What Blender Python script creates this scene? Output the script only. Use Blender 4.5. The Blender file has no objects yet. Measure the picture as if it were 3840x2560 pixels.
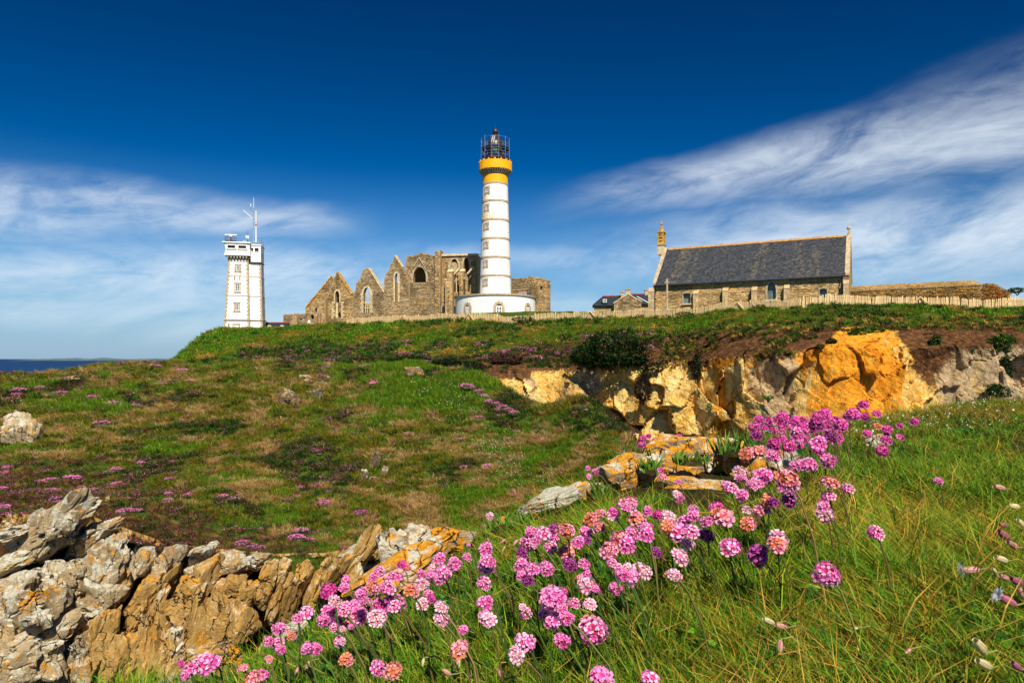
import bpy, bmesh, math, random
import numpy as np
from mathutils import Vector, Matrix
from mathutils.geometry import tessellate_polygon
from math import radians as R, sin, cos, pi

rng = np.random.default_rng(7)
random.seed(7)
scene = bpy.context.scene
C = scene.collection

# ------------------------------------------------------------------ camera, sky, sun, exposure
F, HY, CX = 2560.0, 1345.0, 1920.0            # focal length, horizon row and centre column in photo pixels


def P(px, py, Y):
    """world point at depth Y (metres in front of the tripod) seen at photo pixel px, py"""
    return np.array([(px - CX) / F * Y, Y, (HY - py) / F * Y])


cam = bpy.data.objects.new('camera', bpy.data.cameras.new('camera'))
C.objects.link(cam)
cam.rotation_euler = (R(90), 0, 0)
cam.data.sensor_width = 36
cam.data.lens = 36 * F / 3840
cam.data.shift_y = (HY - 1280) / 3840
cam.data.clip_start = 0.02
cam.data.clip_end = 90000
scene.camera = cam
scene.view_settings.view_transform = 'Standard'
scene.view_settings.look = 'None'
scene.view_settings.gamma = 1
scene.view_settings.exposure = 0.5
scene.cycles.max_bounces = 4
scene.cycles.diffuse_bounces = 2
scene.cycles.transparent_max_bounces = 4

SUN_EL, SUN_AZ = R(47), R(13)                 # sun behind the camera, a little to the right
sdir = np.array([sin(SUN_AZ) * cos(SUN_EL), -cos(SUN_AZ) * cos(SUN_EL), sin(SUN_EL)])
sun = bpy.data.objects.new('sun', bpy.data.lights.new('sun', 'SUN'))
C.objects.link(sun)
sun.data.energy = 5.0
sun.data.angle = R(0.53)
sun.data.color = (1.0, 0.90, 0.72)
sun.rotation_euler = Vector(sdir).to_track_quat('Z', 'Y').to_euler()


class NT:
    def __init__(s, tree):
        s.t = tree
        s.t.nodes.clear()

    def n(s, ty, **kw):
        o = s.t.nodes.new(ty)
        for k, v in kw.items():
            setattr(o, k, v)
        return o

    def set(s, sock, v):
        if isinstance(v, bpy.types.NodeSocket):
            s.t.links.new(v, sock)
        elif isinstance(v, (tuple, list)):
            if sock.type == 'RGBA' and len(v) == 3:
                v = tuple(v) + (1,)
            sock.default_value = v
        else:
            sock.default_value = v

    def m(s, op, a, b=None, c=None, clamp=False):
        o = s.n('ShaderNodeMath', operation=op, use_clamp=clamp)
        for i, v in enumerate((a, b, c)):
            if v is not None:
                s.set(o.inputs[i], v)
        return o.outputs[0]

    def vm(s, op, a, b=None):
        o = s.n('ShaderNodeVectorMath', operation=op)
        s.set(o.inputs[0], a)
        if b is not None:
            s.set(o.inputs[1], b)
        return o.outputs[0]

    def noise(s, vec, scale, detail=4, rough=0.55, dist=0.0, col=False):
        o = s.n('ShaderNodeTexNoise')
        if vec is not None:
            s.set(o.inputs['Vector'], vec)
        o.inputs['Scale'].default_value = scale
        o.inputs['Detail'].default_value = detail
        o.inputs['Roughness'].default_value = rough
        o.inputs['Distortion'].default_value = dist
        return o.outputs[1 if col else 0]

    def vor(s, vec, scale, feature='F1', out='Distance', rnd=1.0):
        o = s.n('ShaderNodeTexVoronoi', feature=feature)
        s.set(o.inputs['Vector'], vec)
        o.inputs['Scale'].default_value = scale
        o.inputs['Randomness'].default_value = rnd
        return o.outputs[out]

    def ramp(s, fac, stops, interp='LINEAR'):
        o = s.n('ShaderNodeValToRGB')
        o.color_ramp.interpolation = interp
        e = o.color_ramp.elements
        while len(e) < len(stops):
            e.new(0.5)
        for i, (p, c) in enumerate(stops):
            e[i].position = p
            c = (c, c, c) if not isinstance(c, (tuple, list)) else c
            e[i].color = tuple(c[:3]) + (1,)
        s.set(o.inputs[0], fac)
        return o.outputs[0]

    def mix(s, f, a, b, blend='MIX'):
        o = s.n('ShaderNodeMix', data_type='RGBA', blend_type=blend)
        s.set(o.inputs[0], f)
        s.set(o.inputs[6], a)
        s.set(o.inputs[7], b)
        return o.outputs[2]

    def step(s, v, lo, hi):
        o = s.n('ShaderNodeMapRange', interpolation_type='SMOOTHSTEP')
        s.set(o.inputs[0], v)
        o.inputs[1].default_value = lo
        o.inputs[2].default_value = hi
        return o.outputs[0]

    def xyz(s, v):
        o = s.n('ShaderNodeSeparateXYZ')
        s.set(o.inputs[0], v)
        return o.outputs

    def cxyz(s, x, y, z):
        o = s.n('ShaderNodeCombineXYZ')
        for i, v in enumerate((x, y, z)):
            s.set(o.inputs[i], v)
        return o.outputs[0]

    def map(s, v, scale=(1, 1, 1), rot=(0, 0, 0)):
        o = s.n('ShaderNodeMapping')
        s.set(o.inputs[0], v)
        o.inputs['Scale'].default_value = scale
        o.inputs['Rotation'].default_value = rot
        return o.outputs[0]


world = bpy.data.worlds.new('World')
scene.world = world
world.use_nodes = True
t = NT(world.node_tree)
sky = t.n('ShaderNodeTexSky', sky_type='NISHITA')
sky.sun_disc = False
sky.sun_elevation = SUN_EL
sky.sun_rotation = math.atan2(sdir[0], sdir[1])
sky.altitude = 0
sky.air_density = 1.0
sky.dust_density = 0.35
sky.ozone_density = 4.0
dirv = t.n('ShaderNodeTexCoord').outputs['Generated']
dx, dy, dz = t.xyz(dirv)
az = t.m('MULTIPLY', t.m('ARCTAN2', dx, dy), 57.2958)
el = t.m('MULTIPLY', t.m('ARCSINE', dz), 57.2958)
# polarised deep blue: contrast and saturation of the whole sky
g = t.n('ShaderNodeGamma')
t.set(g.inputs[0], t.mix(1.0, sky.outputs[0], (0.094, 0.094, 0.094), 'MULTIPLY'))
g.inputs[1].default_value = 2.0
hs = t.n('ShaderNodeHueSaturation')
hs.inputs['Hue'].default_value = 0.494
hs.inputs['Saturation'].default_value = 1.32
hs.inputs['Value'].default_value = 1.0
t.set(hs.inputs['Color'], g.outputs[0])
skyc = hs.outputs[0]
# streaky cirrus, laid out on the dome by azimuth and elevation
cv = t.cxyz(t.m('MULTIPLY', az, 0.075), t.m('ADD', t.m('MULTIPLY', el, 0.17), t.m('MULTIPLY', az, -0.022)), 0.0)
streak = t.noise(cv, 1.25, 10, 0.60, 0.9)
fine = t.noise(t.map(cv, (1.3, 1.9, 1)), 2.6, 9, 0.64, 0.6)
tex = t.m('ADD', t.m('MULTIPLY', streak, 0.68), t.m('MULTIPLY', fine, 0.32))
warp = t.m('MULTIPLY', t.m('SUBTRACT', t.noise(cv, 0.8, 4, 0.5), 0.5), 5.0)
elw = t.m('ADD', el, warp)


def band(a, b, w0, w1, azlo, azhi, azlo2, azhi2, gain):
    """soft strip of cloud round el = a + b*az, half width w0 + w1*az, faded in and out over azimuth"""
    c = t.m('ADD', t.m('MULTIPLY', az, b), a)
    w = t.m('MAXIMUM', t.m('ADD', t.m('MULTIPLY', az, w1), w0), 0.6)
    d = t.m('DIVIDE', t.m('ABSOLUTE', t.m('SUBTRACT', elw, c)), w)
    k = t.step(d, 1.0, 0.0)
    k = t.m('MULTIPLY', k, t.step(az, azlo, azhi))
    k = t.m('MULTIPLY', k, t.step(az, azhi2, azlo2))
    return t.m('MULTIPLY', k, gain)


bands = [band(12.4, 0.088, 1.2, 0.125, 0, 18, 80, 140, 0.88),      # the big sweep from the right
         band(7.6, 0.03, 3.8, 0.05, -2, 20, 90, 150, 1.0),       # lower sheet behind the chapel
         band(10.6, 0.0, 1.9, -0.030, -140, -60, -20, -10, 0.85),  # band on the left
         band(6.2, 0.0, 3.4, -0.02, -150, -60, -12, 4, 0.80),
         band(8.4, 0.02, 1.7, 0.0, -14, -3, 6, 18, 0.55),
         band(3.8, 0.0, 3.0, 0.0, -160, -40, 40, 160, 0.55)]
k = bands[0]
for b_ in bands[1:]:
    k = t.m('MAXIMUM', k, b_)
cover = t.m('MULTIPLY', k, t.step(tex, 0.27, 0.67), clamp=True)
low = t.m('MULTIPLY', t.step(el, 16.0, 1.0), 0.80)                   # pale air near the sea horizon
cl = t.mix(t.m('MULTIPLY', cover, 0.84), t.mix(low, skyc, (0.20, 0.345, 0.52)), (0.60, 0.66, 0.72))
bg = t.n('ShaderNodeBackground')
t.set(bg.inputs[0], cl)
bg.inputs[1].default_value = 1.0
t.t.links.new(bg.outputs[0], t.n('ShaderNodeOutputWorld').inputs[0])


# ------------------------------------------------------------------ numeric helpers
def _hash(ix, iy, iz, s):
    with np.errstate(over='ignore'):
        h = (ix.astype(np.int64) * 374761393 + iy.astype(np.int64) * 668265263 + iz.astype(np.int64) * 1274126177
             + int(s) * 144665) & 0xffffffff
        h = ((h ^ (h >> 13)) * 1274126177) & 0xffffffff
        h = (h ^ (h >> 16)) & 0xffffff
    return h / float(0xffffff)


def vnoise(p, s=0):
    i = np.floor(p)
    f = p - i
    f = f * f * (3 - 2 * f)
    i = i.astype(np.int64)
    r = 0
    for a in (0, 1):
        for b in (0, 1):
            for c in (0, 1):
                w = (f[:, 0] if a else 1 - f[:, 0]) * (f[:, 1] if b else 1 - f[:, 1]) * (f[:, 2] if c else 1 - f[:, 2])
                r = r + w * _hash(i[:, 0] + a, i[:, 1] + b, i[:, 2] + c, s)
    return r


def fbm(p, s=0, o=4, rough=0.5):
    r, a, tot = 0, 1.0, 0
    for k in range(o):
        r = r + a * vnoise(p * 2 ** k + 17.3 * k, s + k)
        tot += a
        a *= rough
    return r / tot - 0.5


def p2(x, y, sc=1.0):
    x = np.asarray(x, float).ravel()
    y = np.asarray(y, float).ravel()
    return np.stack([x * sc, y * sc, np.zeros_like(x)], 1)


class TPS:
    """thin plate surface through scattered points (x, y, z)"""

    def __init__(s, pts, reg=0.0):
        p = np.array(pts, float)
        s.p = p
        n = len(p)
        K = s.u(p[:, None, :2] - p[None, :, :2]) + np.eye(n) * reg
        A = np.zeros((n + 3, n + 3))
        A[:n, :n] = K
        A[:n, n] = 1
        A[:n, n + 1:] = p[:, :2]
        A[n:, :n] = A[:n, n:].T
        s.w = np.linalg.solve(A, np.r_[p[:, 2], 0, 0, 0])

    @staticmethod
    def u(d):
        r2 = (d ** 2).sum(-1)
        return np.where(r2 > 1e-12, r2 * np.log(np.maximum(r2, 1e-12)), 0)

    def __call__(s, x, y):
        q = np.stack([np.ravel(x), np.ravel(y)], 1).astype(float)
        out = np.empty(len(q))
        for i in range(0, len(q), 20000):
            b = q[i:i + 20000]
            K = s.u(b[:, None, :] - s.p[None, :, :2])
            out[i:i + 20000] = K @ s.w[:-3] + s.w[-3] + b @ s.w[-2:]
        return out.reshape(np.shape(x))


def edge_dist(x, y, poly):
    """signed distance of plan points to a polyline walked left to right: positive on its near (camera) side"""
    q = np.stack([np.ravel(x), np.ravel(y)], 1)
    best = np.full(len(q), 1e9)
    sg = np.ones(len(q))
    for a, b in zip(poly[:-1], poly[1:]):
        a = np.array(a[:2]); b = np.array(b[:2])
        d = b - a
        tt = np.clip(((q - a) @ d) / (d @ d), 0, 1)
        v = q - (a + tt[:, None] * d)
        dist = np.hypot(v[:, 0], v[:, 1])
        cr = d[0] * (q[:, 1] - a[1]) - d[1] * (q[:, 0] - a[0])
        m = dist < best
        best[m] = dist[m]
        sg[m] = np.where(cr[m] < 0, 1, -1)
    return (best * sg).reshape(np.shape(x))


# ------------------------------------------------------------------ mesh helpers
class MB:
    def __init__(s):
        s.v, s.f, s.c, s.mi = [], [], [], []

    def add(s, verts, faces, col=None, mi=0):
        o = len(s.v)
        s.v.extend([tuple(map(float, q)) for q in verts])
        for f in faces:
            s.f.append(tuple(i + o for i in f))
            s.c.append(col if col is not None else (1, 1, 1))
            s.mi.append(mi)
        return s

    def box(s, c, size, rz=0.0, col=None, M=None, mi=0):
        hx, hy, hz = size[0] / 2, size[1] / 2, size[2] / 2
        vs = [Vector((x, y, z)) for x in (-hx, hx) for y in (-hy, hy) for z in (-hz, hz)]
        m = Matrix.Rotation(rz, 3, 'Z') if M is None else M
        vs = [m @ v + Vector(c) for v in vs]
        return s.add(vs, [(0, 1, 3, 2), (4, 6, 7, 5), (0, 4, 5, 1), (2, 3, 7, 6), (0, 2, 6, 4), (1, 5, 7, 3)], col, mi)

    def rod(s, a, b, r0, r1=None, n=8, col=None, cap=True):
        r1 = r0 if r1 is None else r1
        a, b = Vector(a), Vector(b)
        d = (b - a).normalized()
        q = d.to_track_quat('Z', 'Y').to_matrix()
        vs = []
        for p, r in ((a, r0), (b, r1)):
            for i in range(n):
                th = 2 * pi * i / n
                vs.append(p + q @ Vector((cos(th) * r, sin(th) * r, 0)))
        fs = [(i, (i + 1) % n, n + (i + 1) % n, n + i) for i in range(n)]
        if cap:
            fs += [tuple(range(n - 1, -1, -1)), tuple(range(n, 2 * n))]
        return s.add(vs, fs, col)

    def path(s, pts, rad, n=5, col=None):
        pts = [Vector(p) for p in pts]
        o, vs, fs = 0, [], []
        for i, p in enumerate(pts):
            d = (pts[min(i + 1, len(pts) - 1)] - pts[max(i - 1, 0)]).normalized()
            q = d.to_track_quat('Z', 'Y').to_matrix()
            r = rad[i] if hasattr(rad, '__len__') else rad
            for k in range(n):
                th = 2 * pi * k / n
                vs.append(p + q @ Vector((cos(th) * r, sin(th) * r, 0)))
        for i in range(len(pts) - 1):
            for k in range(n):
                fs.append((i * n + k, i * n + (k + 1) % n, (i + 1) * n + (k + 1) % n, (i + 1) * n + k))
        return s.add(vs, fs, col)

    def lathe(s, prof, n=48, c=(0, 0, 0), a0=0.0, a1=2 * pi, col=None):
        full = abs(a1 - a0 - 2 * pi) < 1e-6
        m = n if full else n + 1
        vs = []
        for r, z in prof:
            for i in range(m):
                th = a0 + (a1 - a0) * i / n
                vs.append((c[0] + r * cos(th), c[1] + r * sin(th), c[2] + z))
        fs = []
        for j in range(len(prof) - 1):
            for i in range(n):
                k = (i + 1) % m
                fs.append((j * m + i, j * m + k, (j + 1) * m + k, (j + 1) * m + i))
        return s.add(vs, fs, col)

    def slab(s, outer, holes=(), y0=0.0, y1=1.0, col=None, f=None):
        """polygon in local (u, z), possibly with holes, extruded from y0 (front) to y1 (back); f maps (u, y, z) to a point"""
        loops = [list(outer)] + [list(h) for h in holes]
        tri = tessellate_polygon([[Vector((u, z, 0)) for u, z in lp] for lp in loops])
        flat = [q for lp in loops for q in lp]
        n = len(flat)
        g_ = f or (lambda u, y, z: (u, y, z))
        vs = [g_(u, y0, z) for u, z in flat] + [g_(u, y1, z) for u, z in flat]
        fs = []
        for a, b, c in tri:
            (ua, za), (ub, zb), (uc, zc) = flat[a], flat[b], flat[c]
            cr = (ub - ua) * (zc - za) - (zb - za) * (uc - ua)
            a, b, c = (a, b, c) if cr > 0 else (a, c, b)
            fs += [(a, b, c), (a + n, c + n, b + n)]
        o = 0
        for li, lp in enumerate(loops):
            k = len(lp)
            ar = sum(lp[i][0] * lp[(i + 1) % k][1] - lp[(i + 1) % k][0] * lp[i][1] for i in range(k))
            flip = (ar < 0) != (li > 0)
            for i in range(k):
                a, b = o + i, o + (i + 1) % k
                fs.append((a, a + n, b + n, b) if not flip else (a, b, b + n, a + n))
            o += k
        return s.add(vs, fs, col)

    def mesh(s, name, smooth=False, col=False):
        me = bpy.data.meshes.new(name)
        me.from_pydata(s.v, [], s.f)
        if col:
            ca = me.color_attributes.new('col', 'FLOAT_COLOR', 'CORNER')
            lens = np.array([len(f) for f in s.f])
            cc = np.repeat(np.c_[np.array(s.c, float), np.ones(len(s.c))], lens, axis=0)
            ca.data.foreach_set('color', cc.astype(np.float32).ravel())
        if smooth:
            me.polygons.foreach_set('use_smooth', [True] * len(me.polygons))
        if any(s.mi):
            me.polygons.foreach_set('material_index', s.mi)
        me.update()
        return me


def obj(name, me, mat=None, parent=None, label=None, cat=None, group=None, kind=None, loc=None, smooth=False, col=False):
    if isinstance(me, MB):
        me = me.mesh(name, smooth, col)
    if mat is not None and not me.materials:
        for m_ in (mat if isinstance(mat, (list, tuple)) else [mat]):
            me.materials.append(m_)
    o = bpy.data.objects.new(name, me)
    C.objects.link(o)
    if parent is not None:
        o.parent = parent
    if loc is not None:
        o.location = [float(q) for q in loc]
    tag(o, label, cat, group, kind)
    return o


def tag(o, label=None, cat=None, group=None, kind=None):
    for k_, v_ in (('label', label), ('category', cat), ('group', group), ('kind', kind)):
        if v_:
            o[k_] = v_


def thing(name, label, cat, loc, rz=0.0, group=None):
    o = bpy.data.objects.new(name, None)
    o.empty_display_size = 0.05
    C.objects.link(o)
    o.location = [float(q) for q in loc]
    o.rotation_euler = (0, 0, rz)
    tag(o, label, cat, group)
    return o


def grid_mesh(name, V, smooth=True, keep=None, attrs=None):
    nu, nv = V.shape[:2]
    idx = np.arange(nu * nv).reshape(nu, nv)
    q = np.stack([idx[:-1, :-1], idx[1:, :-1], idx[1:, 1:], idx[:-1, 1:]], -1).reshape(-1, 4)
    if keep is not None:
        q = q[keep.reshape(-1)[q].all(1)]
    me = bpy.data.meshes.new(name)
    me.vertices.add(nu * nv)
    me.vertices.foreach_set('co', V.reshape(-1).astype(np.float32))
    me.loops.add(q.size)
    me.loops.foreach_set('vertex_index', q.ravel().astype(np.int32))
    me.polygons.add(len(q))
    me.polygons.foreach_set('loop_start', (np.arange(len(q)) * 4).astype(np.int32))
    me.update(calc_edges=True)
    me.polygons.foreach_set('use_smooth', [smooth] * len(q))
    for k_, a_ in (attrs or {}).items():
        at = me.attributes.new(k_, 'FLOAT', 'POINT')
        at.data.foreach_set('value', np.ravel(a_).astype(np.float32))
    return me


def material(name, build, rough=0.85, spec=0.25, disp=None):
    m_ = bpy.data.materials.new(name)
    m_.use_nodes = True
    n = NT(m_.node_tree)
    bs = n.n('ShaderNodeBsdfPrincipled')
    bs.inputs['Roughness'].default_value = rough
    bs.inputs['Specular IOR Level'].default_value = spec
    out = n.n('ShaderNodeOutputMaterial')
    n.t.links.new(bs.outputs[0], out.inputs[0])
    build(n, bs)
    return m_


def bump(n, bs, h, strength=0.5, dist=0.05):
    b = n.n('ShaderNodeBump')
    b.inputs['Strength'].default_value = strength
    b.inputs['Distance'].default_value = dist
    n.set(b.inputs['Height'], h)
    n.t.links.new(b.outputs[0], bs.inputs['Normal'])


def pos(n):
    return n.n('ShaderNodeNewGeometry').outputs['Position']


def objc(n):
    return n.n('ShaderNodeTexCoord').outputs['Object']


def attr(n, name, fac=False):
    a = n.n('ShaderNodeAttribute', attribute_name=name)
    return a.outputs['Fac' if fac else 'Color']


def plain(name, c, rough=0.6, spec=0.3, metal=0.0, var=0.12, scale=6.0):
    def b(n, bs):
        f = n.noise(objc(n), scale, 5, 0.6)
        n.set(bs.inputs['Base Color'], n.mix(n.step(f, 0.3, 0.75), tuple(x * (1 - var) for x in c), tuple(min(1, x * (1 + var)) for x in c)))
        bs.inputs['Metallic'].default_value = metal
    return material(name, b, rough, spec)


# ------------------------------------------------------------------ materials
def b_sea(n, bs):
    p = pos(n)
    w1 = n.noise(n.map(p, (0.02, 0.055, 1)), 1.0, 8, 0.62, 0.3)
    w2 = n.noise(n.map(p, (0.10, 0.25, 1)), 1.0, 5, 0.6)
    caps = n.m('MULTIPLY', n.step(n.noise(n.map(p, (0.012, 0.06, 1)), 1.6, 7, 0.7), 0.655, 0.70), n.step(w2, 0.45, 0.6))
    c = n.mix(n.step(w1, 0.3, 0.7), (0.004, 0.022, 0.085), (0.010, 0.055, 0.165))
    n.set(bs.inputs['Base Color'], n.mix(caps, c, (0.75, 0.82, 0.86)))
    bump(n, bs, n.m('ADD', w1, n.m('MULTIPLY', w2, 0.4)), 0.9, 3.0)


M = {}
M['sea'] = material('sea_water', b_sea, 0.75, 0.12)


def b_turf(n, bs):
    """turf of the headland and the plateau slope: green, straw and bare brown earth by attribute"""
    p = pos(n)
    a = n.noise(p, 0.9, 6, 0.62, 0.4)
    b = n.noise(p, 5.5, 5, 0.65)
    c = n.noise(p, 0.28, 4, 0.55)
    gr = n.ramp(b, [(0.25, (0.016, 0.040, 0.004)), (0.5, (0.050, 0.090, 0.008)), (0.75, (0.12, 0.15, 0.016))])
    st = n.ramp(b, [(0.25, (0.13, 0.075, 0.018)), (0.7, (0.34, 0.21, 0.06))])
    br = n.ramp(b, [(0.25, (0.022, 0.011, 0.006)), (0.6, (0.085, 0.042, 0.020)), (0.85, (0.20, 0.11, 0.06))])
    base = n.mix(n.step(n.m('ADD', a, n.m('MULTIPLY', c, 0.5)), 0.80, 0.95), gr, st)
    e = attr(n, 'earth', True)
    f = n.step(n.m('ADD', e, n.m('MULTIPLY', n.m('SUBTRACT', n.noise(p, 1.3, 6, 0.65), 0.5), 1.3)), 0.42, 0.62)
    n.set(bs.inputs['Base Color'], n.mix(f, base, br))
    bump(n, bs, n.m('ADD', b, n.noise(p, 18, 3, 0.6)), 0.9, 0.12)


M['turf'] = material('turf', b_turf, 0.95, 0.1)


def b_bank(n, bs):
    p = pos(n)
    a = n.noise(p, 7, 6, 0.65)
    b = n.noise(p, 60, 4, 0.65)
    c = n.mix(n.step(a, 0.35, 0.65), (0.010, 0.018, 0.003), (0.035, 0.020, 0.006))
    n.set(bs.inputs['Base Color'], n.mix(n.step(b, 0.45, 0.80), c, (0.10, 0.060, 0.018)))
    bump(n, bs, b, 0.8, 0.01)


M['bank'] = material('bank_soil', b_bank, 0.95, 0.1)


def b_cliff(n, bs):
    p = pos(n)
    st = n.map(p, (0.55, 0.55, 0.22), (0.0, 0.35, 0.0))
    a = n.noise(st, 0.9, 8, 0.62, 0.8)
    b = n.noise(p, 2.6, 7, 0.68)
    c = n.noise(p, 12, 5, 0.65)
    cream = n.ramp(n.m('ADD', n.m('MULTIPLY', a, 0.55), n.m('MULTIPLY', b, 0.45)), [(0.32, (0.46, 0.20, 0.025)), (0.45, (0.68, 0.40, 0.085)), (0.55, (0.80, 0.57, 0.20)), (0.66, (0.86, 0.70, 0.38))])
    grey = n.ramp(n.m('ADD', n.m('MULTIPLY', a, 0.3), n.m('MULTIPLY', b, 0.7)), [(0.30, (0.20, 0.125, 0.06)), (0.48, (0.44, 0.31, 0.165)), (0.66, (0.62, 0.50, 0.32))])
    ochre = n.ramp(n.m('ADD', n.m('MULTIPLY', a, 0.5), n.m('MULTIPLY', b, 0.5)), [(0.30, (0.34, 0.10, 0.006)), (0.48, (0.72, 0.27, 0.015)), (0.66, (0.86, 0.46, 0.06))])
    soil = n.ramp(b, [(0.28, (0.030, 0.014, 0.007)), (0.50, (0.10, 0.045, 0.018)), (0.72, (0.26, 0.12, 0.04))])
    wob = n.m('MULTIPLY', n.m('SUBTRACT', n.noise(st, 1.4, 6, 0.6, 0.5), 0.5), 1.1)
    col = n.mix(n.step(n.m('ADD', attr(n, 'grey', True), wob), 0.40, 0.60), cream, grey)
    streak_ = n.m('MULTIPLY', n.m('SUBTRACT', n.noise(n.map(p, (1.0, 1.0, 0.12), (0, 0.16, 0)), 1.1, 6, 0.65, 0.6), 0.5), 2.4)
    col = n.mix(n.step(n.m('ADD', attr(n, 'ochre', True), streak_), 0.34, 0.62), col, ochre)
    col = n.mix(n.step(n.m('ADD', attr(n, 'soil', True), n.m('MULTIPLY', n.m('SUBTRACT', b, 0.5), 0.9)), 0.40, 0.60), col, soil)
    cr = n.vor(n.vm('ADD', n.map(p, (0.9, 0.9, 0.45), (0, 0.3, 0)), n.vm('MULTIPLY', n.noise(p, 1.2, 4, 0.6, 0, True), (1.2, 1.2, 1.2))), 0.9, 'DISTANCE_TO_EDGE')
    fine = n.vor(n.vm('ADD', p, n.vm('MULTIPLY', n.noise(p, 3, 4, 0.6, 0, True), (0.5, 0.5, 0.5))), 1.9, 'DISTANCE_TO_EDGE')
    k = n.m('MULTIPLY', n.m('ADD', n.m('MULTIPLY', n.step(cr, 0.0, 0.016), 0.75), 0.25), n.m('ADD', n.m('MULTIPLY', n.step(fine, 0.0, 0.014), 0.25), 0.75))
    col = n.mix(k, (0.06, 0.03, 0.012), col)
    n.set(bs.inputs['Base Color'], col)
    bump(n, bs, n.m('ADD', n.m('ADD', n.m('MULTIPLY', a, 0.8), n.m('MULTIPLY', b, 0.8)), n.m('ADD', n.m('MULTIPLY', k, 0.5), n.m('MULTIPLY', c, 0.25))), 1.0, 0.22)


M['cliff'] = material('cliff_rock', b_cliff, 0.9, 0.15)


def rockmat(name, lo, mid, hi, orange, white, scale=1.0, thr=0.0, wscale=5.0):
    def b(n, bs):
        p = pos(n)
        ob = n.n('ShaderNodeObjectInfo').outputs['Random']
        a = n.noise(n.map(p, (1, 1, 0.45), (0, 0.3, 0)), 1.6 * scale, 7, 0.65, 0.6)
        f = n.noise(p, 9 * scale, 6, 0.68)
        col = n.ramp(n.m('ADD', n.m('MULTIPLY', a, 0.6), n.m('MULTIPLY', f, 0.4)), [(0.30, lo), (0.5, mid), (0.70, hi)])
        col = n.mix(1.0, col, n.ramp(ob, [(0, (0.80, 0.76, 0.72)), (1, (1.1, 1.08, 1.05))]), 'MULTIPLY')
        ck = n.vor(n.vm('ADD', n.map(p, (1.0, 1.0, 0.38), (0.0, 0.22, 0.0)), n.vm('MULTIPLY', n.noise(p, 1.8 * scale, 4, 0.6, 0, True), (0.55 / scale,) * 3)), 1.5 * scale, 'DISTANCE_TO_EDGE')
        ckm = n.m('MAXIMUM', n.step(ck, 0.002, 0.022), n.step(n.noise(p, 1.2 * scale, 3, 0.5), 0.50, 0.60))
        # crusts of orange and white lichen
        lo_ = n.m('ADD', n.noise(p, 2.9 * scale, 7, 0.72, 0.5), n.m('MULTIPLY', n.m('SUBTRACT', n.noise(p, 14 * scale, 4, 0.6), 0.5), 0.22))
        up = n.m('MULTIPLY', n.xyz(n.n('ShaderNodeNewGeometry').outputs['Normal'])[2], 0.10)
        col = n.mix(n.step(n.m('ADD', lo_, up), 0.565 - orange, 0.63 - orange), col, n.ramp(f, [(0.3, (0.42, 0.16, 0.010)), (0.7, (0.86, 0.42, 0.03))]))
        wl = n.m('ADD', n.noise(p, 2.3 * scale, 6, 0.66, 0.4), n.m('MULTIPLY', n.m('SUBTRACT', n.noise(p, 22 * scale, 3, 0.6), 0.5), 0.35))
        spots = n.step(n.vor(n.vm('ADD', p, n.vm('MULTIPLY', n.noise(p, 8 * scale, 3, 0.6, 0, True), (0.08 / scale,) * 3)), wscale * scale), 0.30, 0.20)
        sp = n.m('MULTIPLY', spots, n.step(n.noise(p, 1.1 * scale, 3), 0.42, 0.55))
        wm = n.m('MAXIMUM', n.step(n.m('ADD', wl, up), 0.60 - white, 0.68 - white), n.m('MULTIPLY', sp, min(1.0, 0.35 + white * 4)))
        col = n.mix(wm, col, n.ramp(f, [(0.3, (0.42, 0.40, 0.30)), (0.7, (0.80, 0.77, 0.64))]))
        n.set(bs.inputs['Base Color'], n.mix(ckm, (0.035, 0.022, 0.012), col))
        bump(n, bs, n.m('ADD', n.m('ADD', n.m('MULTIPLY', a, 0.8), f), n.m('ADD', n.m('MULTIPLY', ckm, 0.8), n.noise(p, 40 * scale, 3, 0.6))), 0.9, 0.07 / scale)
    return material(name, b, 0.92, 0.12)


M['rock_pale'] = rockmat('lichened_granite', (0.16, 0.115, 0.06), (0.46, 0.36, 0.21), (0.66, 0.56, 0.37), -0.012, 0.075)
M['rock_dark'] = rockmat('weathered_granite', (0.06, 0.045, 0.03), (0.19, 0.145, 0.09), (0.36, 0.30, 0.20), -0.02, -0.02)
M['rock_ochre'] = rockmat('ochre_granite', (0.18, 0.09, 0.022), (0.56, 0.35, 0.11), (0.74, 0.56, 0.28), -0.025, -0.005)
M['rock_orange'] = rockmat('orange_lichened_granite', (0.12, 0.09, 0.06), (0.34, 0.28, 0.21), (0.50, 0.44, 0.36), 0.105, 0.01, 9.0, wscale=1.2)
M['rock_white'] = rockmat('white_lichened_granite', (0.14, 0.11, 0.08), (0.38, 0.33, 0.25), (0.52, 0.47, 0.38), 0.01, 0.09, 7.0, wscale=1.2)


def leafmat(name, trans=0.35, rough=0.6, var=0.25):
    m_ = bpy.data.materials.new(name)
    m_.use_nodes = True
    n = NT(m_.node_tree)
    c = attr(n, 'col')
    rnd = n.n('ShaderNodeObjectInfo').outputs['Random']
    c = n.mix(1.0, c, n.ramp(rnd, [(0, (1 - var, 1 - var, 1 - var)), (1, (1 + var, 1 + var, 1 + var))]), 'MULTIPLY')
    bs = n.n('ShaderNodeBsdfPrincipled')
    bs.inputs['Roughness'].default_value = rough
    bs.inputs['Specular IOR Level'].default_value = 0.2
    n.set(bs.inputs['Base Color'], c)
    tr = n.n('ShaderNodeBsdfTranslucent')
    n.set(tr.inputs[0], c)
    mx = n.n('ShaderNodeMixShader')
    mx.inputs[0].default_value = trans
    n.t.links.new(bs.outputs[0], mx.inputs[1])
    n.t.links.new(tr.outputs[0], mx.inputs[2])
    n.t.links.new(mx.outputs[0], n.n('ShaderNodeOutputMaterial').inputs[0])
    return m_


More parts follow.
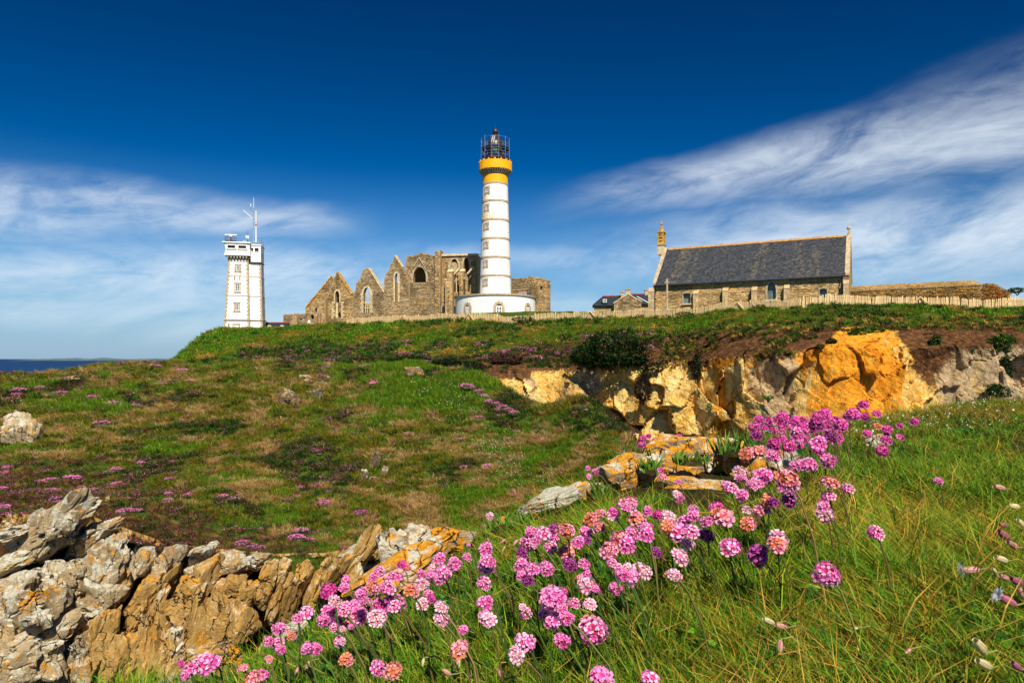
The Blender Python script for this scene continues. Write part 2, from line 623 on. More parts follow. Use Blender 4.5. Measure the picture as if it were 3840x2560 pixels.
M['leaf'] = leafmat('foliage')
M['petal'] = leafmat('petals', 0.30, 0.5, 0.10)


def b_masonry(n, bs):
    p = pos(n)
    f = n.noise(p, 9, 5, 0.68)
    big = n.noise(p, 0.35, 4, 0.6)
    c = n.mix(1.0, attr(n, 'col'), n.ramp(f, [(0.25, (0.55, 0.50, 0.45)), (0.75, (1.25, 1.22, 1.15))]), 'MULTIPLY')
    c = n.mix(n.m('MULTIPLY', n.step(big, 0.47, 0.64), 0.9), c, n.mix(1.0, c, (0.46, 0.44, 0.42), 'MULTIPLY'))
    gold = n.noise(n.vm('ADD', p, (31, 7, 3)), 0.5, 5, 0.65)
    c = n.mix(n.m('MULTIPLY', n.step(gold, 0.52, 0.68), 0.6), c, n.mix(1.0, c, (1.25, 0.98, 0.55), 'MULTIPLY'))
    n.set(bs.inputs['Base Color'], c)
    bump(n, bs, f, 0.6, 0.05)


M['masonry'] = material('rubble_stone', b_masonry, 0.92, 0.1)


def b_mortar(n, bs):
    p = pos(n)
    f = n.noise(p, 3.5, 6, 0.7)
    n.set(bs.inputs['Base Color'], n.ramp(f, [(0.25, (0.16, 0.105, 0.05)), (0.55, (0.40, 0.29, 0.15)), (0.8, (0.56, 0.44, 0.26))]))
    bump(n, bs, n.noise(p, 8, 5, 0.7), 0.9, 0.12)


M['mortar'] = material('old_mortar', b_mortar, 0.95, 0.1)


def b_white(n, bs):
    p = objc(n)
    f = n.noise(n.map(p, (1, 1, 0.12)), 1.3, 6, 0.62)
    s_ = n.noise(n.map(p, (2.2, 2.2, 0.10)), 2.0, 5, 0.7)
    c = n.mix(n.step(f, 0.45, 0.8), (0.83, 0.82, 0.79), (0.74, 0.73, 0.69))
    n.set(bs.inputs['Base Color'], n.mix(n.m('MULTIPLY', n.step(s_, 0.56, 0.76), 0.35), c, (0.50, 0.46, 0.38)))
    bump(n, bs, n.noise(p, 14, 4, 0.6), 0.12, 0.02)


M['white'] = material('white_render', b_white, 0.7, 0.2)
M['trim'] = plain('tan_granite', (0.46, 0.36, 0.235), 0.85, 0.2, var=0.3, scale=2.5)
M['pale_stone'] = plain('pale_dressed_stone', (0.62, 0.49, 0.29), 0.85, 0.2, var=0.25, scale=2.0)
M['orange'] = plain('orange_paint', (0.93, 0.42, 0.002), 0.6, 0.3, var=0.06, scale=1.2)
M['sandy'] = plain('sandy_stone', (0.52, 0.385, 0.205), 0.9, 0.15, var=0.3, scale=2.5)
M['sandy2'] = plain('golden_stone', (0.60, 0.40, 0.16), 0.9, 0.15, var=0.3, scale=2.5)
M['letter'] = plain('faded_yellow_paint', (0.88, 0.50, 0.07), 0.7, 0.2, var=0.08)
M['corbel'] = plain('dark_granite', (0.13, 0.10, 0.075), 0.85, 0.2, var=0.35, scale=2)
M['dark'] = plain('dark_glass', (0.012, 0.016, 0.022), 0.12, 0.5, var=0.3)
M['glass'] = plain('reflective_glass', (0.05, 0.09, 0.10), 0.10, 0.6, var=0.4, scale=0.8)
M['leaded'] = plain('leaded_glass', (0.13, 0.19, 0.18), 0.35, 0.4, var=0.4, scale=1.5)
M['frame'] = plain('white_frame', (0.80, 0.80, 0.79), 0.5, 0.3, var=0.05)
M['scaff'] = plain('scaffold_tube', (0.26, 0.27, 0.29), 0.45, 0.4, 0.5)
M['steel'] = plain('galvanised_steel', (0.50, 0.52, 0.53), 0.4, 0.4, 0.6)
M['deckblue'] = plain('blue_scaffold_board', (0.008, 0.016, 0.07), 0.6, 0.3)
M['bronze'] = plain('dark_bronze', (0.060, 0.038, 0.030), 0.38, 0.5, 0.3, var=0.3, scale=2)
M['redlead'] = plain('dark_red_iron', (0.13, 0.022, 0.014), 0.55, 0.3)
M['lens'] = plain('green_lens', (0.20, 0.55, 0.28), 0.08, 0.7)
M['darkmetal'] = plain('dark_metal', (0.030, 0.045, 0.075), 0.5, 0.4)
M['red'] = plain('red_cloth', (0.60, 0.02, 0.02), 0.7)
M['blue'] = plain('blue_cloth', (0.02, 0.05, 0.30), 0.7)
M['lichen_wall'] = plain('ochre_lichened_stone', (0.52, 0.28, 0.055), 0.9, 0.1, var=0.45, scale=1.6)
M['ridge'] = plain('terracotta_ridge', (0.46, 0.24, 0.08), 0.85, 0.15, var=0.3, scale=3)
M['redridge'] = plain('red_clay_ridge', (0.42, 0.065, 0.028), 0.85, 0.15, var=0.25, scale=3)


def b_wood(n, bs):
    p = objc(n)
    rnd = n.n('ShaderNodeObjectInfo').outputs['Random']
    f = n.noise(n.map(pos(n), (9, 9, 1.0)), 2.0, 5, 0.65)
    c = n.ramp(f, [(0.25, (0.64, 0.43, 0.19)), (0.6, (0.86, 0.65, 0.36)), (0.85, (0.92, 0.77, 0.52))])
    n.set(bs.inputs['Base Color'], n.mix(1.0, c, n.ramp(rnd, [(0, (0.85, 0.82, 0.78)), (1, (1.1, 1.08, 1.02))]), 'MULTIPLY'))


M['wood'] = material('chestnut_wood', b_wood, 0.8, 0.2)


def b_slate(n, bs):
    p = objc(n)
    c = attr(n, 'col')
    # lichen streaks that run down the slope
    s_ = n.noise(n.map(p, (0.42, 0.05, 0.05)), 1.6, 5, 0.6)
    m_ = n.noise(p, 2.0, 6, 0.7)
    k = n.m('MULTIPLY', n.step(s_, 0.52, 0.66), n.step(m_, 0.42, 0.62))
    n.set(bs.inputs['Base Color'], n.mix(n.m('MULTIPLY', k, 0.55), n.mix(1.0, c, n.ramp(m_, [(0.3, (0.6, 0.6, 0.6)), (0.75, (1.35, 1.35, 1.35))]), 'MULTIPLY'), (0.23, 0.19, 0.115)))


M['slate'] = material('slate', b_slate, 0.75, 0.3)
M['newslate'] = plain('blue_black_slate', (0.022, 0.030, 0.050), 0.6, 0.3, var=0.3, scale=5)


# ------------------------------------------------------------------ sea and far island
me = MB()
me.add([(-45000, -2500, -24), (45000, -2500, -24), (45000, 60000, -24), (-45000, 60000, -24)], [(0, 1, 2, 3)])
obj('sea', me, M['sea'], kind='structure')
n_ = 90
V = np.zeros((n_, 5, 3))
for i in range(n_):
    px = 60 + 640 * i / (n_ - 1)
    h = (14 + 20 * vnoise(np.array([[i * 0.13, 0, 0]]), 3)[0] + 7 * vnoise(np.array([[i * 0.7, 2, 0]]), 4)[0]) * min(1, 6 * min(i / n_, 1 - i / n_) + 0.05)
    for j, (dy, k_) in enumerate(((-600, -0.4), (-200, 0.4), (0, 1.0), (300, 0.6), (700, -0.4))):
        V[i, j] = ((px - CX) / F * 9500, 9500 + dy, -24 + h * k_)
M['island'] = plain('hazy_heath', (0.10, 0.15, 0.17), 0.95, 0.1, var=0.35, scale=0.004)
obj('distant_island', grid_mesh('distant_island', V), M['island'], kind='structure')

# ------------------------------------------------------------------ plateau and the grassy slope below it
far_pts = [P(*q) for q in (
    (3840, 1148, 62), (3400, 1148, 65), (3000, 1152, 68), (2700, 1172, 75), (2400, 1196, 82), (2100, 1203, 89), (1700, 1205, 97),
    (1500, 1200, 106), (1350, 1216, 112), (1200, 1222, 120), (1050, 1250, 132), (900, 1254, 141), (790, 1260, 139), (740, 1268, 133),
    (4300, 1142, 60), (4700, 1138, 58),
    (800, 1322, 105), (800, 1368, 90), (1000, 1300, 104), (1000, 1368, 86), (1200, 1305, 94), (1200, 1372, 78), (1450, 1300, 87), (1450, 1372, 72),
    (1700, 1290, 82), (1700, 1345, 74), (1700, 1395, 68), (2000, 1262, 79), (2000, 1300, 73.5), (2300, 1245, 74), (2300, 1286, 70), (2600, 1215, 71), (2600, 1262, 66),
    (2800, 1200, 66.5), (2800, 1248, 61), (3000, 1190, 63.5), (3000, 1247, 58.5), (3300, 1180, 60.5), (3300, 1232, 56.5), (3600, 1185, 58.5), (3600, 1232, 55.5),
    (3840, 1190, 57), (3840, 1238, 54.5), (4300, 1190, 55), (4300, 1240, 53),
    (690, 1318, 117), (655, 1352, 104), (636, 1372, 94), (620, 1395, 84), (610, 1420, 74))]
far_pts += [np.array(q, float) for q in ((31, 84, 6.1), (45, 80, 5.9), (20, 96, 6.6), (-3.3, 127, 8.1), (-3.3, 140, 8.6), (-15, 128, 7.2), (-36, 135, 5.9), (-40, 156, 6.2), (-16, 152, 7.8), (-57, 147, 5.7), (25, 120, 7.3), (60, 90, 6.4),
                                          (0, 180, 10), (60, 180, 9), (110, 120, 8), (110, 70, 6), (-50, 190, 4), (0, 250, 10), (100, 250, 9), (-70, 170, 1),
                                          (-66, 132, -3), (-72, 150, -5), (-62, 112, -8), (-58, 95, -10), (-56, 80, -13), (-85, 120, -20), (-85, 160, -18), (-80, 90, -24), (-100, 200, -24))]
far_tps = TPS(far_pts, 0.3)
pg = np.array([1500, 1750, 1850, 2100, 2300, 2600, 2800, 3000, 3300, 3600, 3840, 4300, 4800])
pgy = np.array([1390, 1392, 1335, 1305, 1287, 1263, 1249, 1248, 1233, 1233, 1239, 1241, 1240])
pgY = np.array([69, 68, 70.5, 72, 70, 66, 61, 58.5, 56.5, 55.5, 54.5, 53, 51])
edge_far = [P(a, b, c_) for a, b, c_ in zip(pg, pgy, pgY)]
edge_far = [np.array([-40, 62, -8])] + edge_far + [np.array([90, 49, 2])]


def far_z(x, y, detail=True):
    x = np.asarray(x, float); y = np.asarray(y, float)
    z = far_tps(x, y)
    if detail:
        z = z + (fbm(p2(x, y, 0.22), 5, 4) * 1.1 + fbm(p2(x, y, 0.9), 9, 3) * 0.5).reshape(np.shape(x)) * np.clip((120 - y) / 30, 0.25, 1)
    d = edge_dist(x, y, edge_far)
    return np.maximum(z - 6.0 * np.maximum(d - 0.1, 0), -26)


def far_px(x, y):
    return CX + F * x / y


gx = np.linspace(-112, 118, 330)
gy = np.concatenate([np.linspace(50, 100, 130), np.linspace(100.6, 150, 80), np.linspace(152, 270, 30)])
X, Y = np.meshgrid(gx, gy, indexing='ij')
Z = far_z(X, Y)
px_, py_ = CX + F * X / Y, HY - F * Z / Y
de = -edge_dist(X, Y, edge_far)
earth_far = np.clip(1 - de / 3.2, 0, 1) * np.clip((px_ - 1650) / 200, 0, 1) * 0.75 + 0.75 * np.clip((py_ - 1300) / 40, 0, 1) * ((px_ > 900) & (px_ < 1900))
obj('plateau', grid_mesh('plateau', np.stack([X, Y, Z], -1), attrs={'earth': earth_far}), M['turf'], kind='structure')


# ------------------------------------------------------------------ the yellow cliff
def cells(p, seeds):
    d1 = np.full(len(p), 1e9); d2 = d1.copy(); i1 = np.zeros(len(p), int)
    for i in range(0, len(p), 8000):
        D = ((p[i:i + 8000, None, :] - seeds[None]) ** 2).sum(-1)
        o = np.argpartition(D, 1, axis=1)[:, :2]
        r = np.arange(len(D))
        a, b = D[r, o[:, 0]], D[r, o[:, 1]]
        sw = a > b
        i1[i:i + 8000] = np.where(sw, o[:, 1], o[:, 0])
        d1[i:i + 8000] = np.sqrt(np.minimum(a, b)); d2[i:i + 8000] = np.sqrt(np.maximum(a, b))
    return i1, d1, d2


def blocks(p, size, scale3, amp, tilt, crack, cw, seed, rotm=None):
    """broken rock: every cell a tilted plane, cells parted by cracks"""
    r = np.random.default_rng(seed)
    q = p if rotm is None else p @ rotm.T
    q = q / (np.array(scale3) * size)
    q = q + np.stack([fbm(p / size * 1.3, seed + k_, 3) for k_ in range(3)], 1) * 0.7
    lo, hi = q.min(0) - 1, q.max(0) + 1
    nn = int(np.clip(np.prod(hi - lo) * 1.0, 30, 9000))
    sd = lo + r.random((nn, 3)) * (hi - lo)
    # only seeds close to the surface matter
    keep = np.zeros(nn, bool)
    sub = q[:: max(1, len(q) // 1500)]
    for i in range(0, nn, 500):
        keep[i:i + 500] = (((sd[i:i + 500, None] - sub[None]) ** 2).sum(-1).min(1) < 1.3)
    sd = sd[keep]
    i1, d1, d2 = cells(q, sd)
    h = r.normal(0, 1, len(sd)) * amp
    g_ = r.normal(0, 1, (len(sd), 3)) * tilt
    dd = (q - sd[i1])
    disp = h[i1] + (dd * g_[i1]).sum(1) * size
    ck = np.clip(1 - (d2 - d1) / cw, 0, 1)
    return disp - crack * ck ** 2, ck


cpx = np.linspace(1700, 4500, 480)
tpx = np.array([1700, 1850, 2100, 2200, 2400, 2600, 2700, 2900, 3100, 3300, 3500, 3840, 4500])
tpy = np.array([1430, 1385, 1385, 1372, 1368, 1362, 1338, 1325, 1300, 1305, 1300, 1290, 1290])
Yg = np.interp(cpx, pg, pgY); pyg = np.interp(cpx, pg, pgy)
Yt = Yg - np.interp(cpx, [1700, 2000, 2600, 3300, 4500], [2.4, 2.8, 3.2, 3.2, 3.0]); pyt = np.interp(cpx, tpx, tpy)
nv = 150
V = np.zeros((len(cpx), nv, 3)); soil = np.zeros((len(cpx), nv))
vs_ = np.linspace(0, 1, nv)
for i, px in enumerate(cpx):
    g_ = P(px, pyg[i], Yg[i]); tt = P(px, pyt[i], Yt[i])
    g0 = g_ + np.array([0, 0.7, 0.30])
    hgt = tt[2] + 13.0
    for j, v_ in enumerate(vs_):
        if v_ < 0.26:
            k_ = v_ / 0.26
            V[i, j] = g0 + (tt - g0) * np.array([k_, k_, k_ ** 0.85])
            soil[i, j] = 1.15 - 0.55 * k_ ** 3
        else:
            k_ = (v_ - 0.26) / 0.74
            V[i, j] = tt + np.array([0, -hgt * k_ * 0.20, -hgt * k_])
            soil[i, j] = 0.62 * max(0, 1 - k_ * 7)
p = V.reshape(-1, 3)
rot = np.array(Matrix.Rotation(R(18), 3, 'Y'))
d1, c1 = blocks(p, 5.6, (1.0, 1.0, 1.7), 0.42, 0.34, 0.22, 0.03, 21, rot)
d1 = d1 * (1 - 0.6 * np.exp(-((np.repeat(cpx, nv) - 3280) / 200) ** 2))
d2, c2 = blocks(p, 1.9, (1.0, 1.0, 1.6), 0.09, 0.20, 0.08, 0.04, 22, rot)
fine = fbm(p * 1.4, 31, 4) * 0.24 + fbm(p * 5, 41, 3) * 0.10
w = np.clip(1.0 - soil.ravel() * 0.75, 0.22, 1)
fine = fine * np.where(soil.ravel() > 0.3, 1.7, 1.0)
nrm = np.array([-0.25, -0.96, 0.12])
ramp0 = np.clip(np.tile(vs_, len(cpx)) / 0.08, 0, 1)
p = p + nrm * ((d1 + d2) * w + fine)[:, None] * ramp0[:, None]
V = p.reshape(V.shape)
CV = V
Xc = np.repeat(cpx, nv)


def bell(x, c_, w_):
    return np.exp(-((x - c_) / w_) ** 2)


pcy = HY - F * V[:, :, 2].ravel() / V[:, :, 1].ravel()
ochre = 0.60 * bell(Xc - 0.10 * (pcy - 1400), 3280, 190) + 0.22 * bell(Xc, 3280, 70) + 0.42 * bell(Xc, 3080, 90) + 0.62 * bell(Xc, 2700, 55) + 0.35 * bell(Xc, 2480, 22) + 0.40 * bell(Xc, 3180, 60) + 0.30 * (soil.ravel() > 0.3) * bell(Xc, 2800, 400) + 0.25 * bell(Xc, 2290, 50)
grey = 0.66 * bell(Xc, 2900, 150) + 0.45 * bell(Xc, 1980, 130) + 0.7 * np.clip((Xc - 3420) / 120, 0, 1) + 0.35 * bell(Xc, 2610, 40) + 0.55 * bell(Xc, 2200, 90)
soil_a = soil.ravel() - 0.9 * np.clip(fbm(CV.reshape(-1, 3) * 0.35, 171, 4) * 2.2 + 0.15, 0, 1) * bell(Xc, 2980, 420) - 1.3 * bell(Xc, 3270, 130) * (soil.ravel() > 0.25) + 0.9 * bell(Xc, 3480, 70) * np.clip((1560 - pcy) / 200, 0, 0.75) + 0.3 * (Xc < 2000) * (soil.ravel() > 0.2)
obj('cliff', grid_mesh('cliff', V, smooth=False, attrs={'soil': soil_a, 'grey': grey, 'ochre': ochre}), M['cliff'], kind='structure')

# ------------------------------------------------------------------ near headland
hl_pts = [P(*q) for q in (
    (-600, 1440, 38), (-300, 1432, 40), (0, 1424, 42), (300, 1398, 44), (500, 1382, 45), (650, 1374, 46), (850, 1380, 46), (1100, 1378, 45), (1400, 1374, 44), (1600, 1374, 41), (1720, 1392, 38.5),
    (1820, 1440, 36), (1900, 1505, 34), (1960, 1535, 33), (2060, 1525, 32), (2160, 1508, 31), (2235, 1560, 29.5), (2290, 1650, 27), (2310, 1730, 25), (2300, 1860, 23),
    (0, 1540, 34), (0, 1660, 29), (0, 1800, 23), (500, 1500, 36), (500, 1700, 27.5), (500, 1900, 21), (1000, 1500, 36), (1000, 1700, 28), (1000, 1900, 22.5), (1400, 1500, 36), (1400, 1600, 31.5), (1400, 1850, 24.5),
    (1700, 1480, 35), (1700, 1700, 28.5), (1900, 1600, 31), (1900, 1800, 26), (2100, 1600, 29.5), (2100, 1750, 26.5), (2150, 1900, 23.5), (1700, 1950, 22.5), (1400, 2030, 20.5),
    (-300, 1960, 15.8), (0, 1950, 16.3), (300, 1935, 17.2), (600, 2050, 17.2), (1000, 2085, 18.2), (1200, 2080, 19), (-300, 1700, 25),
    (1700, 2080, 20.5), (2100, 2050, 21))]
hl_pts += [np.array(q, float) for q in ((-34, 52, -5), (-20, 54, -5), (-5, 52, -5), (2, 46, -6), (5, 40, -8), (8, 34, -9), (9, 28, -10), (8, 22, -11), (-46, 50, -5), (-50, 40, -3), (4, 18, -9))]
hl_tps = TPS(hl_pts, 0.02)
edge_hl = [np.array(q) for q in ((-40, 12.5), (-24, 13.5))] + [P(*q)[:2] for q in ((-300, 1960, 15.0), (0, 1950, 15.6), (300, 1935, 16.6), (600, 2050, 16.9), (1000, 2085, 17.9), (1200, 2080, 18.7), (1400, 2030, 20.2), (1700, 2080, 19.5), (2100, 2050, 19.5))] + [np.array((6, 19))]


def hl_z(x, y, detail=True):
    x = np.asarray(x, float); y = np.asarray(y, float)
    z = hl_tps(x, y)
    if detail:
        z = z + (fbm(p2(x, y, 0.30), 51, 4) * 0.95 + fbm(p2(x, y, 1.3), 55, 3) * 0.50).reshape(np.shape(x))
    return np.maximum(z - 3.2 * np.maximum(edge_dist(x, y, edge_hl), 0), -25)


def hl_fields(x, y):
    """how bare, how straw-coloured, how lush the headland turf is"""
    z = hl_z(x, y, False)
    qx, qy = CX + F * x / y, HY - F * z / y
    sh = np.shape(x)
    n1 = fbm(p2(x, y, 0.16), 61, 4).reshape(sh)
    n2 = fbm(p2(x, y, 0.5), 65, 4).reshape(sh)
    earth = 0.62 * np.clip((1000 - qx) / 900, 0, 1) * np.clip((qy - 1600) / 250, 0, 1) + 0.5 * np.clip((qy - 1960) / 110, 0, 1) * np.clip((1300 - qx) / 500, 0, 1) + 0.42 * np.exp(-(((qx - 1130) / 170) ** 2 + ((qy - 1440) / 50) ** 2)) + 1.1 * n1 + 0.5 * n2
    lush = 0.55 * np.exp(-(((qx - 1650) / 260) ** 2 + ((qy - 1490) / 130) ** 2)) + 0.25 * np.exp(-(((qx - 1900) / 300) ** 2 + ((qy - 1760) / 120) ** 2)) + 0.35 * np.exp(-(((qx - 330) / 260) ** 2 + ((qy - 1520) / 50) ** 2)) + 1.1 * n2 + 0.4 * n1
    return earth, lush, qx, qy


gx = np.linspace(-48, 14, 300)
gy = np.concatenate([np.linspace(11, 20, 60), np.linspace(20.16, 60, 230)])
X, Y = np.meshgrid(gx, gy, indexing='ij')
Z = hl_z(X, Y)
ea = hl_fields(X, Y)[0]
obj('headland', grid_mesh('headland', np.stack([X, Y, Z], -1), attrs={'earth': ea}), M['turf'], kind='structure')

# ------------------------------------------------------------------ the bank the camera stands on
bk_pts = [P(*q) for q in ((2000, 1995, 1.62), (1600, 2180, 1.48), (1350, 2325, 1.38), (1000, 2560, 1.18), (620, 2620, 1.06), (2300, 1870, 1.85), (2700, 1730, 2.3), (3000, 1675, 2.7), (3300, 1598, 3.3), (3840, 1505, 4.8),
                          (2400, 2560, 0.76), (3000, 2560, 0.72), (3700, 2560, 0.66), (1500, 2560, 0.86), (3800, 2000, 1.3), (3200, 2000, 1.3), (2600, 2000, 1.3), (3800, 1700, 2.5))]
bk_pts += [np.array(q, float) for q in ((0.3, 0.0, -0.38), (1.5, 0.0, -0.25), (-0.6, 0.0, -0.60), (0, -2, -0.45), (3, -2, -0.2), (-1.4, -1, -1.0), (6, 3, -0.1), (7, 7, -0.25), (-1.6, 1.0, -1.1))]
bk_tps = TPS(bk_pts, 0.001)
edge_bk = [np.array(q) for q in ((-2.2, -4), (-1.3, -0.5), (-0.85, 0.75))] + [P(*q)[:2] for q in ((480, 2600, 1.12), (900, 2440, 1.22), (1350, 2190, 1.45), (1700, 2050, 1.62), (2000, 1940, 1.80), (2300, 1740, 2.30), (2700, 1650, 2.75), (3000, 1620, 3.2), (3300, 1585, 3.8), (3840, 1500, 5.4))] + [np.array((9., 9.)), np.array((16., 12.))]


def bk_z(x, y, detail=True):
    x = np.asarray(x, float); y = np.asarray(y, float)
    z = bk_tps(x, y)
    if detail:
        z = z + (fbm(p2(x, y, 2.2), 71, 4) * 0.055 + fbm(p2(x, y, 9), 75, 3) * 0.02).reshape(np.shape(x))
    d = np.maximum(-edge_dist(x, y, edge_bk), 0)      # beyond the brink
    return np.maximum(z - 0.25 * d - 2.0 * np.maximum(d - 0.12, 0), -26)


rr = np.concatenate([np.geomspace(0.12, 7, 170), np.linspace(7.3, 22, 30)])
th = np.concatenate([np.linspace(R(-75), R(75), 300), np.linspace(R(77), R(285), 50)])
Rr, Th = np.meshgrid(rr, th, indexing='ij')
X, Y = Rr * np.sin(Th), Rr * np.cos(Th)
obj('grass_bank', grid_mesh('grass_bank', np.stack([X, Y, bk_z(X, Y)], -1)[:, ::-1]), M['bank'], kind='structure')


# ================================================================== buildings
class Frame:
    """vertical wall plane: plan point A, heading th; photo pixels to local (u, z)"""

    def __init__(s, A, th, zb):
        s.A, s.th, s.zb = A, th, zb

    def u(s, px, y=0.0):
        t_ = (px - CX) / F
        ax, ay = s.A[0] - sin(s.th) * y, s.A[1] + cos(s.th) * y
        return (t_ * ay - ax) / (cos(s.th) - t_ * sin(s.th))

    def z(s, px, py, y=0.0):
        return (HY - py) / F * (s.A[1] + s.u(px, y) * sin(s.th) + cos(s.th) * y) - s.zb

    def uz(s, px, py, y=0.0):
        return s.u(px, y), s.z(px, py, y)


def inpoly(u, z, poly):
    c_ = False
    n = len(poly)
    for i in range(n):
        (x1, y1), (x2, y2) = poly[i], poly[i - 1]
        if (y1 > z) != (y2 > z) and u < (x2 - x1) * (z - y1) / (y2 - y1) + x1:
            c_ = not c_
    return c_


def gothic(u0, u1, z0, zs, zt, n=7):
    """pointed arch opening"""
    um, w_ = (u0 + u1) / 2, (u1 - u0) / 2
    pts = [(u0, z0), (u1, z0)]
    for i in range(n):
        k_ = i / n
        pts.append((um + w_ * cos(k_ * pi / 2) ** 0.85 * (1 - 0.0 * k_), zs + (zt - zs) * sin(k_ * pi / 2) ** 1.15))
    pts.append((um, zt))
    for i in range(n - 1, -1, -1):
        k_ = i / n
        pts.append((um - w_ * cos(k_ * pi / 2) ** 0.85, zs + (zt - zs) * sin(k_ * pi / 2) ** 1.15))
    return pts


def roundarch(u0, u1, z0, zs, n=10):
    um, w_ = (u0 + u1) / 2, (u1 - u0) / 2
    return [(u0, z0), (u1, z0)] + [(um + w_ * cos(pi * i / n), zs + w_ * sin(pi * i / n)) for i in range(n + 1)]


def rect(u0, u1, z0, z1):
    return [(u0, z0), (u1, z0), (u1, z1), (u0, z1)]


WARM = [(0.638, 0.467, 0.239), (0.524, 0.376, 0.194), (0.752, 0.593, 0.342), (0.422, 0.302, 0.171), (0.593, 0.388, 0.148), (0.684, 0.513, 0.274), (0.331, 0.239, 0.148)]
GREY = [(0.454, 0.356, 0.227), (0.367, 0.281, 0.184), (0.562, 0.454, 0.302), (0.292, 0.216, 0.140), (0.497, 0.356, 0.184), (0.626, 0.518, 0.346)]


def stonework(outer, holes, sw=0.5, sh=0.22, proud=(0.03, 0.11), cols=WARM, y=0.0, seed=1, inset=0.02, flip=False):
    """courses of rubble stones standing proud of a wall face inside a polygon"""
    r = random.Random(seed)
    mb = MB()
    us = [q[0] for q in outer]; zs = [q[1] for q in outer]
    z = min(zs)
    while z < max(zs):
        h = sh * r.uniform(0.6, 1.4)
        u = min(us) - r.random() * sw
        while u < max(us):
            w_ = sw * r.uniform(0.45, 1.6)
            a, b, c_, d = u + inset, u + w_ - inset, z + inset * 0.7, z + h - inset * 0.7
            cs = [(a, c_), (b, c_), (b, d), (a, d), ((a + b) / 2, (c_ + d) / 2)]
            if all(inpoly(uu, zz, outer) for uu, zz in cs) and not any(inpoly(uu, zz, hh) for hh in holes for uu, zz in cs):
                pr = r.uniform(*proud)
                j = lambda: r.uniform(-0.25, 0.25) * h * 0.5
                q = [(a + j() * 0.3, c_ + j() * 0.5), (b + j() * 0.3, c_ + j() * 0.5), (b + j() * 0.3, d + j() * 0.5), (a + j() * 0.3, d + j() * 0.5)]
                vs = [(uu, y + 0.03, zz) for uu, zz in q] + [(uu + (0.02 if k_ in (0, 3) else -0.02), y - pr + r.uniform(-0.03, 0.03), zz + (0.015 if k_ < 2 else -0.015)) for k_, (uu, zz) in enumerate(q)]
                g_ = r.uniform(0.75, 1.2)
                base = r.choice(cols)
                mb.add(vs, [(4, 5, 6, 7), (0, 1, 5, 4), (1, 2, 6, 5), (2, 3, 7, 6), (3, 0, 4, 7)], tuple(min(0.9, q_ * g_) for q_ in base))
            u += w_
        z += h
    return mb


def wall_part(t_, name, outer, holes, th, cols=WARM, sw=0.5, sh=0.22, y=0.0, seed=1, proud=(0.03, 0.11), back=True):
    w_ = obj(name, MB().slab(outer, holes, y, y + th), M['mortar'], t_)
    s_ = obj('masonry', stonework(outer, holes, sw, sh, proud, cols, y, seed), M['masonry'], w_, col=True, kind='stuff')
    return w_


def coping(t_, pts, w_, th, mat, y=0.0, name='coping'):
    """slabs of stone along a polyline of (u, z)"""
    for (u0, z0), (u1, z1) in zip(pts[:-1], pts[1:]):
        L = math.hypot(u1 - u0, z1 - z0)
        n = max(1, int(L / 0.9))
        for i in range(n):
            k_ = (i + 0.5) / n
            c_ = (u0 + (u1 - u0) * k_, y, z0 + (z1 - z0) * k_ + random.uniform(-0.03, 0.03))
            m_ = Matrix.Rotation(-math.atan2(z1 - z0, u1 - u0), 3, 'Y')
            obj(name, MB().box(c_, (L / n * 0.96, w_ * random.uniform(0.92, 1.05), th * random.uniform(0.8, 1.2)), M=m_), mat, t_)


def surround(t_, hole, grow, y, mat, name='window_surround', th=0.08, skip_bottom=True):
    """dressed stones round an opening (hole polygon starts with its two bottom corners)"""
    cu = sum(q[0] for q in hole) / len(hole); cz = sum(q[1] for q in hole) / len(hole)
    out = []
    n = len(hole)
    for i in range(n):
        (ua, za), (ub, zb), (uc, zc) = hole[i - 1], hole[i], hole[(i + 1) % n]
        n1 = np.array([zb - za, -(ub - ua)]); n2 = np.array([zc - zb, -(uc - ub)])
        n1 = n1 / (np.linalg.norm(n1) + 1e-9); n2 = n2 / (np.linalg.norm(n2) + 1e-9)
        nn = n1 + n2
        nn = nn / (np.linalg.norm(nn) + 1e-9)
        out.append((ub + nn[0] * grow, zb + nn[1] * grow))
    if skip_bottom:
        out[0] = (out[0][0], hole[0][1] + 0.003); out[1] = (out[1][0], hole[1][1] + 0.003)
    return obj(name, MB().slab(out, [hole], y - th, y + 0.02), mat, t_)


# ------------------------------------------------------------------ lighthouse
LY = 136.0
LS = LY / F
LX = (1857.5 - CX) / F * LY
LB = 8.0
lh = thing('lighthouse', 'tall round white lighthouse with orange gallery rising from a white round base', 'lighthouse', (LX, LY, LB))


def lz(py):
    return (HY - py) * LS - LB


R0, R1, Z0, Z1 = 3.14, 2.50, lz(1107), lz(697)


def lr(z):
    return R0 + (R1 - R0) * (z - Z0) / (Z1 - Z0)


